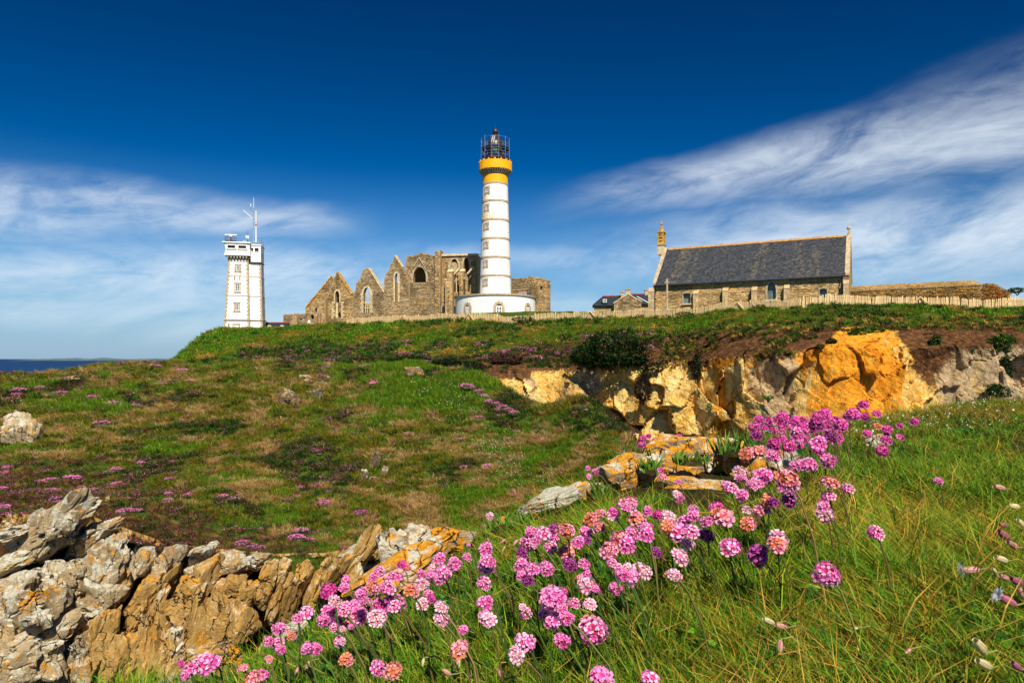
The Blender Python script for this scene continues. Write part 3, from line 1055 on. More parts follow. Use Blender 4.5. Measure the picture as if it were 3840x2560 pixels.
BT = lz(1121)
RB = 7.95
o_ = obj('base_building', MB().lathe([(RB, -1.5), (RB, BT)], 96), M['white'], lh, smooth=True)
obj('base_roof', MB().lathe([(RB, BT - 0.05), (0.0, BT + 0.28)], 96), M['trim'], lh)
obj('cornice', MB().lathe([(RB - 0.05, BT - 0.02), (RB + 0.22, BT + 0.06), (RB + 0.24, BT + 0.34), (RB - 0.5, BT + 0.38), (RB - 0.5, BT)], 96), M['trim'], lh)
obj('tower', MB().lathe([(lr(BT), BT), (R0, Z0), (R1, Z1), (lr(lz(664)), lz(664))], 96), M['white'], lh, smooth=True)
zo0, zo1 = lz(699), lz(655)
obj('orange_band', MB().lathe([(lr(zo0) + 0.012, zo0 + 0.2), (lr(zo1) + 0.012, zo1)], 96), M['orange'], lh, smooth=True, label='band painted orange under the gallery')
for py in (1042 - 1.5, 972.5, 902.5, 833, 763, 697.5):
    z = lz(py) - 0.1
    obj('stone_ring', MB().lathe([(lr(z) - 0.02, z), (lr(z) + 0.07, z + 0.02), (lr(z) + 0.07, z + 0.40), (lr(z) - 0.02, z + 0.42)], 96), M['trim'], lh)


def on_cyl(r_of_z, ang0):
    """local (u, y, z) of a flat panel wrapped on a round wall; y counts inwards"""
    def f(u, y, z):
        r = r_of_z(z)
        a = ang0 + u / r
        return ((r - y) * sin(a), -(r - y) * cos(a), z)
    return f


def cyl_window(ang, z, w_, h, r_of_z):
    f = on_cyl(r_of_z, ang)
    g_ = 0.36
    nu = lambda a, b, n=4: [a + (b - a) * i / n for i in range(n + 1)]
    wn = obj('window', MB().slab(rect(-w_, w_, z - h, z + h), (), -0.02, 0.1, f=f), M['dark'], lh)
    out = [(-w_ - g_, z - h - g_), (w_ + g_, z - h - g_), (w_ + g_, z - h * 0.4), (w_ + g_ * 0.7, z - h * 0.4), (w_ + g_ * 0.7, z + h * 0.5), (w_ + g_, z + h * 0.5), (w_ + g_, z + h + g_), (-w_ - g_, z + h + g_), (-w_ - g_, z + h * 0.5), (-w_ - g_ * 0.7, z + h * 0.5), (-w_ - g_ * 0.7, z - h * 0.4), (-w_ - g_, z - h * 0.4)]
    obj('window_surround', MB().slab(out, [rect(-w_, w_, z - h, z + h)], -0.11, 0.05, f=f), M['trim'], wn)
    mb = MB()
    for c_ in (-w_ * 0.92, 0, w_ * 0.92):
        mb.slab(rect(c_ - 0.055, c_ + 0.055, z - h, z + h * 0.75), (), -0.05, 0.0, f=f)
    mb.slab(rect(-w_ * 0.9, w_ * 0.9, z - h, z - h * 0.72), (), -0.055, 0.0, f=f)
    obj('window_frame', mb, M['frame'], wn)


for zx, zy in ((378, 567), (374, 697), (372, 836), (370, 975), (367, 1114), (365, 1253)):
    z = lz(440 + zy / 2.01)
    off = (zx - 437) / 2.01 * LS
    cyl_window(math.asin(off / lr(z)), z, 0.30, 0.46, lr)


def cyl_door(off, hw, py0, pysp, glassy):
    z0, zs = lz(py0) - 0.6, lz(pysp)
    f = on_cyl(lambda z: RB, math.asin(off / RB))
    hole = roundarch(-hw, hw, z0, zs)
    d = obj('door', MB().slab(hole, (), -0.02, 0.08, f=f), M['glass' if glassy else 'dark'], lh)
    st, n = [], 9
    g_ = 0.55
    out = [(-hw - g_, z0)] + [(hw + g_, z0)]
    for i in range(n):                       # stepped outline of the voussoirs
        a0, a1 = pi * i / n, pi * (i + 1) / n
        rr_ = hw + g_ * (1.0 if i % 2 == 0 else 0.72)
        out += [(rr_ * cos(a0), zs + rr_ * sin(a0)), (rr_ * cos(a1), zs + rr_ * sin(a1))]
    obj('door_surround', MB().slab(out, [hole], -0.10, 0.04, f=f), M['trim'], d)
    mb = MB()
    for c_ in ((-hw + 0.07), 0.0, (hw - 0.07)):
        mb.slab(rect(c_ - 0.09, c_ + 0.09, z0, zs), (), -0.07, 0.0, f=f)
    mb.slab(rect(-hw, hw, zs - 0.13, zs + 0.1), (), -0.075, 0.0, f=f)
    mb.slab(rect(-hw, hw, z0, z0 + 1.1 if not glassy else z0 + 0.75), (), -0.06, 0.0, f=f)
    for zz in (zs - 0.75, zs - 1.4):
        mb.slab(rect(-hw, hw, zz - 0.05, zz + 0.05), (), -0.065, 0.0, f=f)
    obj('door_frame', mb, M['frame'], d)


cyl_door((1761 - 1857.5) * LS, 0.43, 1190, 1160, False)
cyl_door((1875 - 1857.5) * LS * 0.95, 0.52, 1188, 1160, True)
cyl_door((1977 - 1857.5) * LS, 0.43, 1188, 1160, False)


def letters(word, ang_end, zc, hgt, spacing):
    """painted capitals wrapped round the tower, last letter ending at ang_end"""
    a = ang_end
    for ch in reversed(word):
        cu = bpy.data.curves.new('letter', 'FONT')
        cu.body = ch
        cu.size = hgt / 0.70
        cu.offset = 0.03
        cu.resolution_u = 3
        to = bpy.data.objects.new('tmp', cu)
        C.objects.link(to)
        bpy.context.view_layer.update()
        me_ = bpy.data.meshes.new_from_object(to.evaluated_get(bpy.context.evaluated_depsgraph_get()))
        bpy.data.objects.remove(to)
        co = np.array([v.co[:] for v in me_.vertices])
        co[:, 0] *= 0.66
        w_ = co[:, 0].max() - co[:, 0].min()
        a -= w_ / 2.75
        f = on_cyl(lr, 0.0)
        for v, q in zip(me_.vertices, co):
            z = zc + q[1] - hgt / 2
            v.co = Vector(f((q[0] - co[:, 0].min()) + a * lr(z), -0.015, z))
        obj('letter', me_, M['letter'], lh)
        a -= spacing / 2.75


letters('SAINT.', R(-19), lz(440 + 622 / 2.01), 1.18, 0.20)
letters('MATHIEU', R(-10.5), lz(440 + 760 / 2.01), 1.22, 0.20)

zg0, zg1 = lz(661), lz(645)
obj('gallery_underside', MB().lathe([(lr(zg0), zg0), (lr(zg0) + 0.15, zg0 + 0.05), (3.08, zg1 - 0.05), (3.22, zg1), (3.22, zg1 + 0.18), (2.3, zg1 + 0.2)], 72), M['corbel'], lh)
for i in range(40):
    a = 2 * pi * i / 40
    m_ = Matrix.Rotation(a, 3, 'Z')
    vs = [m_ @ Vector(q) for q in ((-0.11, -lr(zg0) - 0.0, zg0 - 0.15), (0.11, -lr(zg0), zg0 - 0.15), (0.11, -3.16, zg1 - 0.14), (-0.11, -3.16, zg1 - 0.14), (-0.11, -lr(zg0), zg1), (0.11, -lr(zg0), zg1), (0.11, -3.16, zg1), (-0.11, -3.16, zg1))]
    obj('corbel', MB().add(vs, [(0, 3, 2, 1), (4, 5, 6, 7), (0, 1, 5, 4), (2, 3, 7, 6), (0, 4, 7, 3), (1, 2, 6, 5)]), M['trim'], lh)
zp = lz(612)
for i in range(16):
    a0, a1 = 2 * pi * (i + 0.02) / 16, 2 * pi * (i + 0.98) / 16
    mb = MB().lathe([(3.14, zg1 + 0.05), (3.24, zg1 + 0.10), (3.24, zp), (3.10, zp), (3.10, zg1 + 0.1)], 4, a0=a0, a1=a1)
    obj('parapet_panel', mb, M['orange'], lh)
    obj('parapet_post', MB().box((3.17 * cos(a0 - 0.008), 3.17 * sin(a0 - 0.008), (zg1 + zp) / 2 + 0.14), (0.18, 0.26, zp - zg1 + 0.26), a0), M['orange'], lh)
    obj('drain_hole', MB().box((3.245 * cos(a0 + 0.02), 3.245 * sin(a0 + 0.02), zg1 + 0.32), (0.02, 0.14, 0.12), a0), M['dark'], lh)
zl = lz(596)
obj('lantern_base', MB().lathe([(1.85, zp - 1.2), (1.85, zl + 0.2), (1.75, zl + 0.3), (0, zl + 0.3)], 32), M['redlead'], lh)
zd = lz(552)
obj('lantern_glass', MB().lathe([(1.62, zl + 0.3), (1.62, zd - 0.3)], 16), M['dark'], lh)
obj('lens', MB().lathe([(0.05, zl + 0.5), (0.55, zl + 0.7), (0.72, zl + 1.1), (0.55, zl + 1.6), (0.05, zl + 1.8)], 16, c=(0.0, -1.15, 0)), M['lens'], lh, smooth=True)
for i in range(16):
    a = 2 * pi * i / 16
    obj('glazing_bar', MB().rod((1.64 * cos(a), 1.64 * sin(a), zl + 0.2), (1.64 * cos(a), 1.64 * sin(a), zd - 0.1), 0.05, n=6), M['darkmetal'], lh)
obj('lantern_cornice', MB().lathe([(1.6, zd - 0.35), (1.95, zd - 0.25), (1.95, zd), (1.6, zd + 0.1)], 32), M['darkmetal'], lh)
dome = obj('dome', MB().lathe([(1.78, zd), (1.72, zd + 0.5), (1.50, zd + 1.1), (1.10, zd + 1.6), (0.55, zd + 1.95), (0.42, zd + 2.15), (0.30, zd + 2.35), (0.46, zd + 2.45), (0.25, zd + 2.6)], 24), M['bronze'], lh, smooth=True)
obj('ball', MB().lathe([(0.03 + 0.60 * sin(pi * i / 12), zd + 3.05 - 0.60 * cos(pi * i / 12)) for i in range(13)], 20), M['bronze'], dome, smooth=True)
obj('lightning_rod', MB().rod((0, 0, zd + 3.5), (0, 0, lz(470)), 0.03, n=5), M['darkmetal'], dome)
for s_ in (-1, 1):
    obj('ladder_rail', MB().path([(-0.55 + s_ * 0.22, -1.80, zd + 0.3), (-0.40 + s_ * 0.2, -1.52, zd + 1.2), (-0.25 + s_ * 0.18, -0.62, zd + 2.05)], 0.05), M['frame'], dome)
for k_ in range(7):
    f_ = k_ / 6
    obj('ladder_rung', MB().rod((-0.55 + 0.3 * f_ - 0.21, -1.80 + 0.95 * f_ ** 1.5, zd + 0.35 + 1.65 * f_), (-0.55 + 0.3 * f_ + 0.21, -1.80 + 0.95 * f_ ** 1.5, zd + 0.35 + 1.65 * f_), 0.035, n=4), M['frame'], dome)

# scaffolding round the lantern
sc = thing('scaffolding', 'steel tube scaffolding with blue decks wrapped round the lighthouse lantern', 'scaffolding', (LX, LY, LB + zp - 1.1))
ztop = lz(522) - zp + 1.1
NS = 12
for i in range(NS):
    a = 2 * pi * (i + 0.5) / NS
    for rr_, tz in ((2.85, ztop + random.uniform(-0.1, 0.5)), (2.15, ztop * 0.86)):
        obj('standard', MB().rod((rr_ * cos(a), rr_ * sin(a), 0), (rr_ * cos(a), rr_ * sin(a), tz), 0.042, n=5), M['scaff'], sc)
    b = 2 * pi * (i + 1.5) / NS
    for zz in (1.75, 2.35, 2.9, 3.5, 4.1, 4.7, ztop - 0.15):
        obj('ledger', MB().rod((2.85 * cos(a), 2.85 * sin(a), zz), (2.85 * cos(b), 2.85 * sin(b), zz), 0.034, n=5), M['scaff'], sc)
    for zz in (1.95, 3.75):
        mb = MB()
        q = [(r_ * cos(x), r_ * sin(x)) for r_, x in ((2.1, a), (2.82, a), (2.82, b), (2.1, b))]
        mb.add([(x, y, zz - 0.05) for x, y in q] + [(x, y, zz + 0.05) for x, y in q], [(3, 2, 1, 0), (4, 5, 6, 7), (0, 1, 5, 4), (1, 2, 6, 5), (2, 3, 7, 6), (3, 0, 4, 7)])
        obj('deck', mb, M['deckblue'], sc)
        mb = MB().add([(2.84 * cos(a), 2.84 * sin(a), zz), (2.84 * cos(b), 2.84 * sin(b), zz), (2.84 * cos(b), 2.84 * sin(b), zz + 0.20), (2.84 * cos(a), 2.84 * sin(a), zz + 0.20)], [(0, 1, 2, 3)])
        obj('toe_board', mb, M['deckblue'], sc)
    if i % 3 == 0 or i in (8,):
        obj('brace', MB().rod((2.87 * cos(a), 2.87 * sin(a), 3.7), (2.87 * cos(b), 2.87 * sin(b), 2.0), 0.034, n=5), M['scaff'], sc)
        obj('brace', MB().rod((2.87 * cos(a), 2.87 * sin(a), 2.0), (2.87 * cos(b), 2.87 * sin(b), 0.4), 0.034, n=5), M['scaff'], sc)

# things kept on the roof of the round base
rt = thing('storage_tank', 'grey metal tanks standing on the round base roof beside the tower', 'tank', (LX + (1968 - 1857.5) * LS, LY - 3.5, LB + BT + 0.15))
for k_, (c_, m_) in enumerate(((-0.9, 'steel'), (-0.1, 'steel'), (0.75, 'darkmetal'))):
    obj('tank_body', MB().box((c_, 0, 0.42), (0.74, 0.7, 0.84)).rod((c_ - 0.3, -0.36, 0.6), (c_ + 0.3, -0.36, 0.6), 0.03), plain('weathered_zinc', (0.30, 0.27, 0.28)) if m_ == 'steel' else M[m_], rt)
rt = thing('roof_railing', 'thin pale railing and clutter on the round base roof before the tower', 'railing', (LX + (1863 - 1857.5) * LS, LY - 5.2, LB + BT + 0.12))
for c_ in (-0.95, -0.75, 0.85, 1.05):
    obj('railing_post', MB().rod((c_, 0, 0), (c_, 0, 1.0), 0.03, n=5), M['frame'], rt)
for c_ in (-0.2, 0.15, 0.5):
    obj('stacked_block', MB().box((c_, 0.1, 0.13), (0.28, 0.3, 0.26), 0.2 * c_), M['corbel'], rt)

# ------------------------------------------------------------------ signal tower (left)
SY = 145.0
SS = SY / F
SB = 5.2
st = thing('signal_tower', 'square white signal tower with granite corners and glazed lookout under a tall mast', 'tower', ((920 - CX) / F * SY, SY, SB), R(11.7))


def sz(zy):
    return (HY - (700 + zy / 2.6125)) * SS - SB


def sx(zx):
    return (zx - 366) / 2.6125 * SS                    # local x, 366 is the tower's middle in that enlargement


zt_ = sz(712)
zb_ = -1.0


def batter(zx_b, zx_t, z):
    k_ = (z - sz(1425)) / (zt_ - sz(1425))
    return sx(zx_b + (zx_t - zx_b) * k_)


def block(name, xb0, xt0, xb1, xt1, yb0, yt0, yb1, yt1, z0, z1, mat, parent):
    vs = [(batter(xb0, xt0, z0), yb0, z0), (batter(xb1, xt1, z0), yb0, z0), (batter(xb1, xt1, z0), yb1, z0), (batter(xb0, xt0, z0), yb1, z0),
          (batter(xb0, xt0, z1), yt0, z1), (batter(xb1, xt1, z1), yt0, z1), (batter(xb1, xt1, z1), yt1, z1), (batter(xb0, xt0, z1), yt1, z1)]
    return obj(name, MB().add(vs, [(3, 2, 1, 0), (4, 5, 6, 7), (0, 1, 5, 4), (1, 2, 6, 5), (2, 3, 7, 6), (3, 0, 4, 7)]), mat, parent)


# front shaft and the stair shaft set back beside it
block('shaft', 189, 228, 425, 410, -2.6, -2.05, 2.4, 1.9, zb_, zt_, M['white'], st)
block('stair_shaft', 424.5, 409.5, 541, 522, -1.95, -1.5, 2.5, 2.0, zb_, sz(740), M['white'], st)


def yf(z, b=-2.6, t_=-2.05):
    return b + (t_ - b) * (z - zb_) / (zt_ - zb_)


# granite quoins, toothed
def quoins(xb, xt, side, yb, yt, z1):
    z, i = zb_ + 0.4, 0
    while z < z1 - 0.3:
        h = 0.40
        w_ = 0.52 if i % 2 else 0.34
        x = batter(xb, xt, z + h / 2)
        y = yb + (yt - yb) * (z + h / 2 - zb_) / (zt_ - zb_)
        cx_ = x + (w_ / 2 - 0.03) * side
        obj('quoin_stone', MB().box((cx_, y + 0.22, z + h / 2), (w_, 0.56, h - 0.02)), M['trim'], st)
        z += h
        i += 1


quoins(189, 228, 1, -2.6, -2.05, zt_)
quoins(425, 410, -1, -2.6, -2.05, zt_)
quoins(541, 522, -1, -1.95, -1.5, sz(750))
for zy in (746, 888, 1077):
    z = sz(zy)
    obj('string_course', MB().box(((batter(189, 228, z) + batter(425, 410, z)) / 2, yf(z) - 0.0, z), (batter(425, 410, z) - batter(189, 228, z) - 0.66, 0.12, 0.13)), M['trim'], st)
    obj('string_course', MB().box(((batter(425, 410, z) + batter(541, 522, z)) / 2, -1.95 + 0.45 * (z - zb_) / (zt_ - zb_), z - 0.05), (batter(541, 522, z) - batter(425, 410, z) - 0.02, 0.14, 0.13)), M['trim'], st)
z = sz(1310)
obj('plinth_ledge', MB().box(((batter(189, 228, z) + batter(425, 410, z)) / 2, -0.1, z), (batter(425, 410, z) - batter(189, 228, z) + 0.22, 5.2, 0.16)).box(((batter(425, 410, z) + batter(541, 522, z)) / 2 + 0.15, 0.25, z - 0.01), (batter(541, 522, z) - batter(425, 410, z) + 0.12, 4.6, 0.15)), M['trim'], st)


def sash(zx, zy, w_, h, panes=4, ledge=False):
    x, z = sx(zx), sz(zy)
    y = yf(z)
    wn = obj('window', MB().box((x, y + 0.03, z), (w_, 0.1, h)), M['dark'], st)
    mb = MB()
    for c_ in (-w_ / 2 + 0.05, 0, w_ / 2 - 0.05):
        mb.box((x + c_, y - 0.04, z), (0.085, 0.06, h))
    for k_ in range(panes + 1):
        mb.box((x, y - 0.045, z - h / 2 + 0.04 + (h - 0.08) * k_ / panes), (w_, 0.055, 0.075))
    obj('window_frame', mb, M['frame'], wn)
    g_ = 0.22
    mb = MB().slab(rect(-w_ / 2 - g_, w_ / 2 + g_, -h / 2 - g_, h / 2 + g_), [rect(-w_ / 2, w_ / 2, -h / 2, h / 2)], -0.10, 0.05, f=lambda u, yy, zz: (x + u, y + yy, z + zz))
    mb.box((x, y - 0.07, z - h / 2 - g_), (w_ + 0.75, 0.2, 0.12)).box((x, y - 0.07, z + h / 2 + g_), (w_ + 0.62, 0.16, 0.10))
    obj('window_surround', mb, M['trim'], wn)


sash(313, 1000, 0.78, 1.5)
sash(308, 1188, 0.80, 1.5)
sash(317, 812, 0.74, 1.05, 3)
for zx in (286, 334):          # posts and brackets of the old balcony below the top window
    obj('balcony_post', MB().box((sx(zx + 2), yf(sz(840)) - 0.03, sz(842)), (0.16, 0.14, 1.9)), M['trim'], st)
    obj('bracket', MB().box((sx(zx), yf(sz(900)) - 0.22, sz(898)), (0.16, 0.5, 0.36)).box((sx(zx), yf(sz(900)) - 0.1, sz(912)), (0.15, 0.26, 0.3)), M['trim'], st)
x, z = sx(303), sz(1392)
mb = MB().slab(rect(-0.75, 0.75, -1.2, 1.0), [rect(-0.52, 0.52, -1.2, 0.74)], -0.09, 0.03, f=lambda u, yy, zz: (x + u, yf(z) + yy, z + zz))
dr = obj('blind_door', MB().box((x, yf(z) + 0.04, z - 0.2), (1.04, 0.08, 1.9)), M['white'], st)
obj('door_surround', mb, M['trim'], dr)
for zy in (810, 985, 1180, 1370):                        # narrow windows on the shaded side
    z = sz(zy)
    obj('side_window', MB().box((batter(541, 522, z) - 0.0, 0.6, z), (0.08, 0.9, 1.15)), M['dark'], st)
for zy in (750, 893, 1083):
    z = sz(zy)
    obj('string_course', MB().box((batter(541, 522, z) + 0.01, 0.3, z), (0.10, 4.3, 0.13)), M['trim'], st)
# lookout
zl0, zl1 = sz(700), sz(566)
lk = obj('lookout', MB().add([(sx(202), -2.75, sz(690)), (sx(430), -2.75, sz(690)), (sx(430), 1.8, sz(690)), (sx(202), 1.8, sz(690)),
                              (sx(204), -2.75, sz(648)), (sx(430), -2.75, sz(648)), (sx(430), 1.8, sz(648)), (sx(204), 1.8, sz(648))],
                             [(3, 2, 1, 0), (4, 5, 6, 7), (0, 1, 5, 4), (1, 2, 6, 5), (2, 3, 7, 6), (3, 0, 4, 7)]), M['white'], st)
obj('lookout_ledge', MB().box((sx(313), -0.5, sz(688)), (sx(432) - sx(196), 4.8, 0.26)), M['white'], lk)
obj('lookout_room', MB().add([(sx(212), -2.55, sz(650)), (sx(428), -2.55, sz(650)), (sx(428), 1.7, sz(650)), (sx(212), 1.7, sz(650)),
                              (sx(196), -2.85, sz(578)), (sx(428), -2.85, sz(578)), (sx(428), 1.7, sz(578)), (sx(196), 1.7, sz(578))],
                             [(3, 2, 1, 0), (4, 5, 6, 7), (0, 1, 5, 4), (1, 2, 6, 5), (2, 3, 7, 6), (3, 0, 4, 7)]), M['white'], lk)
obj('lookout_roof', MB().box((sx(309), -0.55, zl1 - 0.08), (sx(437) - sx(181), 5.1, 0.24)), M['white'], lk)
for a, b in ((224, 300), (322, 399)):
    z = sz(611)
    y = -2.55 - 0.30 * (z - sz(650)) / (sz(578) - sz(650))
    g_ = obj('lookout_window', MB().add([(sx(a), y + 0.10 - 0.15, z - 0.32), (sx(b), y + 0.10 - 0.15, z - 0.32), (sx(b), y - 0.10 - 0.05, z + 0.36), (sx(a), y - 0.10 - 0.05, z + 0.36)], [(0, 1, 2, 3)]), M['dark'], lk)
    obj('window_frame', MB().slab(rect(sx(a - 5), sx(b + 5), z - 0.46, z + 0.44), [rect(sx(a + 4), sx(b - 3), z - 0.30, z + 0.26)], y - 0.24, y - 0.14), M['frame'], g_)
for k_ in range(7):
    x = sx(229 + k_ * 28)
    obj('machicolation', MB().box((x, -2.42, sz(709)), (0.26, 0.62, 0.34)).box((x, -2.28, sz(718)), (0.24, 0.4, 0.28)), M['trim'], st)
obj('side_bracket', MB().box((sx(420), -1.9, sz(712)), (0.4, 1.2, 0.4)), M['corbel'], st)
cb = obj('lookout_cabin', MB().box(((sx(430) + sx(524)) / 2, 0.25, (sz(745) + sz(582)) / 2), (sx(524) - sx(431), 4.2, sz(582) - sz(748))), M['white'], st)
obj('cabin_roof', MB().box(((sx(430) + sx(529)) / 2 + 0.03, 0.25, sz(582)), (sx(531) - sx(431), 4.5, 0.22)), M['white'], cb)
obj('cabin_ledge', MB().box(((sx(430) + sx(526)) / 2 + 0.02, 0.25, sz(750)), (sx(529) - sx(431), 4.4, 0.15)), M['corbel'], cb)
obj('cabin_ledge', MB().box(((sx(430) + sx(525)) / 2 + 0.02, 0.25, sz(662)), (sx(527) - sx(431), 4.3, 0.08)), M['white'], cb)
for a, b, m_ in ((436, 453, 'dark'), (467, 502, 'dark')):
    g_ = obj('cabin_window', MB().box(((sx(a) + sx(b)) / 2, -1.86, sz(627)), (sx(b) - sx(a), 0.06, 0.72)), M[m_], cb)
    obj('window_frame', MB().slab(rect(sx(a) - 0.06, sx(b) + 0.06, sz(627) - 0.42, sz(627) + 0.42), [rect(sx(a), sx(b), sz(627) - 0.34, sz(627) + 0.34)], -1.95, -1.87), M['frame'], g_)
obj('cabin_window', MB().box((sx(524) + 0.0, 0.2, sz(627)), (0.06, 2.2, 0.8)), M['dark'], cb)
# roof gear
zr = zl1 + 0.06
for (xa, ya), (xb, yb) in (((195, -2.6), (428, -2.6)), ((195, -2.6), (195, 1.6)), ((430, -1.6), (520, -1.6)), ((520, -1.6), (520, 2.0))):
    zz = zr if xa < 430 else sz(578)
    for hh in (0.55, 1.05):
        obj('roof_rail', MB().rod((sx(xa), ya, zz + hh), (sx(xb), yb, zz + hh), 0.022, n=4), M['steel'], st)
    for k_ in range(6):
        xx, yy = sx(xa) + (sx(xb) - sx(xa)) * k_ / 5, ya + (yb - ya) * k_ / 5
        obj('rail_post', MB().rod((xx, yy, zz), (xx, yy, zz + 1.05), 0.022, n=4), M['steel'], st)
rd = thing('radar_scanner', 'white radar bar on a dark railed stand atop the signal tower lookout', 'radar', (0, 0, 0))
rd.location = st.matrix_basis @ Vector((0, 0, 0)) if False else Matrix.Translation(st.location) @ Matrix.Rotation(R(11.7), 4, 'Z') @ Vector((sx(241), -1.0, zr))
rd.rotation_euler = (0, 0, R(11.7))
obj('platform', MB().box((0, 0, 0.38), (2.0, 1.6, 0.10)), M['darkmetal'], rd)
for x_ in (-0.95, -0.5, 0.5, 0.95):
    for y_ in (-0.75, 0.75):
        obj('stand_post', MB().rod((x_, y_, 0), (x_, y_, 1.35), 0.032, n=5), M['darkmetal'], rd)
for y_ in (-0.75, 0.75):
    for z_ in (0.85, 1.3):
        obj('stand_rail', MB().rod((-0.95, y_, z_), (0.95, y_, z_), 0.028, n=5), M['darkmetal'], rd)
obj('pedestal', MB().rod((0, 0, 0.4), (0, 0, 1.3), 0.16, 0.12), M['bronze'], rd)
obj('scanner_housing', MB().lathe([(0, 1.2), (0.3, 1.25), (0.32, 1.5), (0.18, 1.62)], 14), M['frame'], rd)
obj('scanner_bar', MB().box((0, 0, 1.72), (2.42, 0.2, 0.17)), M['frame'], rd)
ms = thing('radio_mast', 'thin lattice radio mast with jib, whip aerial and small tricolour flag on the signal tower', 'mast', Matrix.Translation(st.location) @ Matrix.Rotation(R(11.7), 4, 'Z') @ Vector((sx(441), 0.2, sz(575))), R(11.7))


def mz(zy):
    return (575 - zy) / 2.6125 * SS


for x_, y_ in ((-0.09, -0.09), (0.09, -0.09), (0.0, 0.1)):
    obj('mast_leg', MB().rod((x_, y_, 0), (x_, y_, mz(200)), 0.035, n=5), M['steel'], ms)
for k_ in range(22):
    z_ = mz(200) * k_ / 22
    s_ = 1 if k_ % 2 else -1
    obj('lattice_bar', MB().rod((-0.1 * s_, -0.09, z_), (0.1 * s_, -0.09, z_ + mz(200) / 22), 0.022, n=4), M['steel'], ms)
obj('whip_aerial', MB().rod((0.03, 0, mz(205)), (0.03, 0, mz(98)), 0.055, 0.035, 6), M['frame'], ms)
obj('jib', MB().rod((-0.05, 0, mz(312)), (-2.12, 0, mz(228)), 0.075, 0.06, 6), M['frame'], ms)
obj('jib_stay', MB().rod((0.25, 0, mz(318)), (-0.45, 0, mz(285)), 0.05, n=5), M['darkmetal'], ms)
obj('aerial_arm', MB().rod((0, 0, mz(235)), (-0.55, 0, mz(235)), 0.03, n=5).rod((-0.55, 0, mz(238)), (-0.55, 0, mz(190)), 0.025, n=5), M['darkmetal'], ms)
obj('aerial_pod', MB().rod((-0.55, 0, mz(195)), (-0.55, 0, mz(162)), 0.08, n=8), M['frame'], ms)
obj('tubular_aerial', MB().rod((0.46, 0.25, mz(540)), (0.46, 0.25, mz(232)), 0.17, n=10), plain('pale_grey_radome', (0.62, 0.66, 0.70), var=0.05), ms)
for k_ in range(8):
    obj('cross_arm', MB().rod((0.08, 0.0, mz(250 + 38 * k_)), (0.82, 0.3, mz(250 + 38 * k_)), 0.02, n=4), M['steel'], ms)
fl = obj('flag', MB().add([(0.30, -0.1, mz(368)), (0.42, -0.14, mz(368)), (0.42, -0.14, mz(336)), (0.30, -0.1, mz(336))], [(0, 1, 2, 3)]), M['blue'], ms)
obj('flag_white', MB().add([(0.42, -0.14, mz(368)), (0.60, -0.06, mz(366)), (0.60, -0.06, mz(337)), (0.42, -0.14, mz(336))], [(0, 1, 2, 3)]), M['frame'], fl)
obj('flag_red', MB().add([(0.60, -0.06, mz(366)), (0.80, -0.15, mz(365)), (0.80, -0.15, mz(335)), (0.60, -0.06, mz(337))], [(0, 1, 2, 3)]), M['red'], fl)
wb = thing('weather_box', 'small white instrument box on a post on the signal tower roof', 'box', Matrix.Translation(st.location) @ Matrix.Rotation(R(11.7), 4, 'Z') @ Vector((sx(394), -1.2, zr)), R(11.7))
obj('post', MB().rod((0, 0, 0), (0, 0, 1.1), 0.05).rod((0.1, 0, 1.4), (0.1, 0, 2.7), 0.02, n=4).rod((-0.1, 0, 1.4), (-0.1, 0, 2.5), 0.02, n=4), M['darkmetal'], wb)
obj('housing', MB().box((0, 0, 1.38), (0.62, 0.4, 0.42)).box((0.1, 0, 1.10), (0.5, 0.3, 0.14)), M['frame'], wb)
rb = thing('roof_dome', 'low white radome on the signal tower lookout roof', 'radome', Matrix.Translation(st.location) @ Matrix.Rotation(R(11.7), 4, 'Z') @ Vector((sx(373), -1.6, zr)), R(11.7))
obj('radome_shell', MB().lathe([(0.42, 0), (0.42, 0.2), (0.34, 0.34), (0.0, 0.4)], 18), M['frame'], rb, smooth=True)
obj('radome_foot', MB().lathe([(0.5, -0.02), (0.5, 0.05), (0.4, 0.06)], 18), M['steel'], rb)

# white boundary wall, gate piers and slate-roofed cottage by the signal tower
wl = thing('boundary_wall', 'low white wall with two domed gate piers at the foot of the signal tower', 'wall', P(995, 1250, 140), R(3))
s14 = 140 / F / 2.6125
obj('wall_run', MB().box(((462 - 562) * s14, 0, 0.3), (4.9, 0.35, 1.3)), M['white'], wl)
for zx in (601, 724):
    pr = obj('gate_pier', MB().box(((zx - 562) * s14, -0.05, 0.45), (0.86, 0.6, 1.7)), M['white'], wl)
    obj('pier_cap', MB().lathe([(0.0, 0.42), (0.25, 0.38), (0.42, 0.22), (0.48, 0.1), (0.52, 0.0), (0.0, 0.0)], 14, c=((zx - 562) * s14, -0.05, 1.3)), M['pale_stone'], pr)
obj('gate', MB().box(((662 - 562) * s14, 0, 0.15), (1.3, 0.08, 0.9)).box(((640 - 562) * s14, -0.1, 0.5), (0.25, 0.1, 0.3)), M['frame'], wl)
mb = MB()
ct = thing('slate_cottage', 'low white cottage with dark slate roof between signal tower and ruin', 'house', P(1025, 1240, 152), R(-4))
s15 = 152 / F / 2.6125
x0, x1 = (520 - 640) * s15, (745 - 640) * s15
ze, zr_ = 152 / F * (HY - 700 - 1385 / 2.6125) - ct.location[2], 152 / F * (HY - 700 - 1325 / 2.6125) - ct.location[2]
obj('wall', MB().box(((x0 + x1) / 2, 2.5, (ze - 1.5) / 2), (x1 - x0, 5, ze + 1.5)), plain('grey_render', (0.35, 0.38, 0.42)), ct)
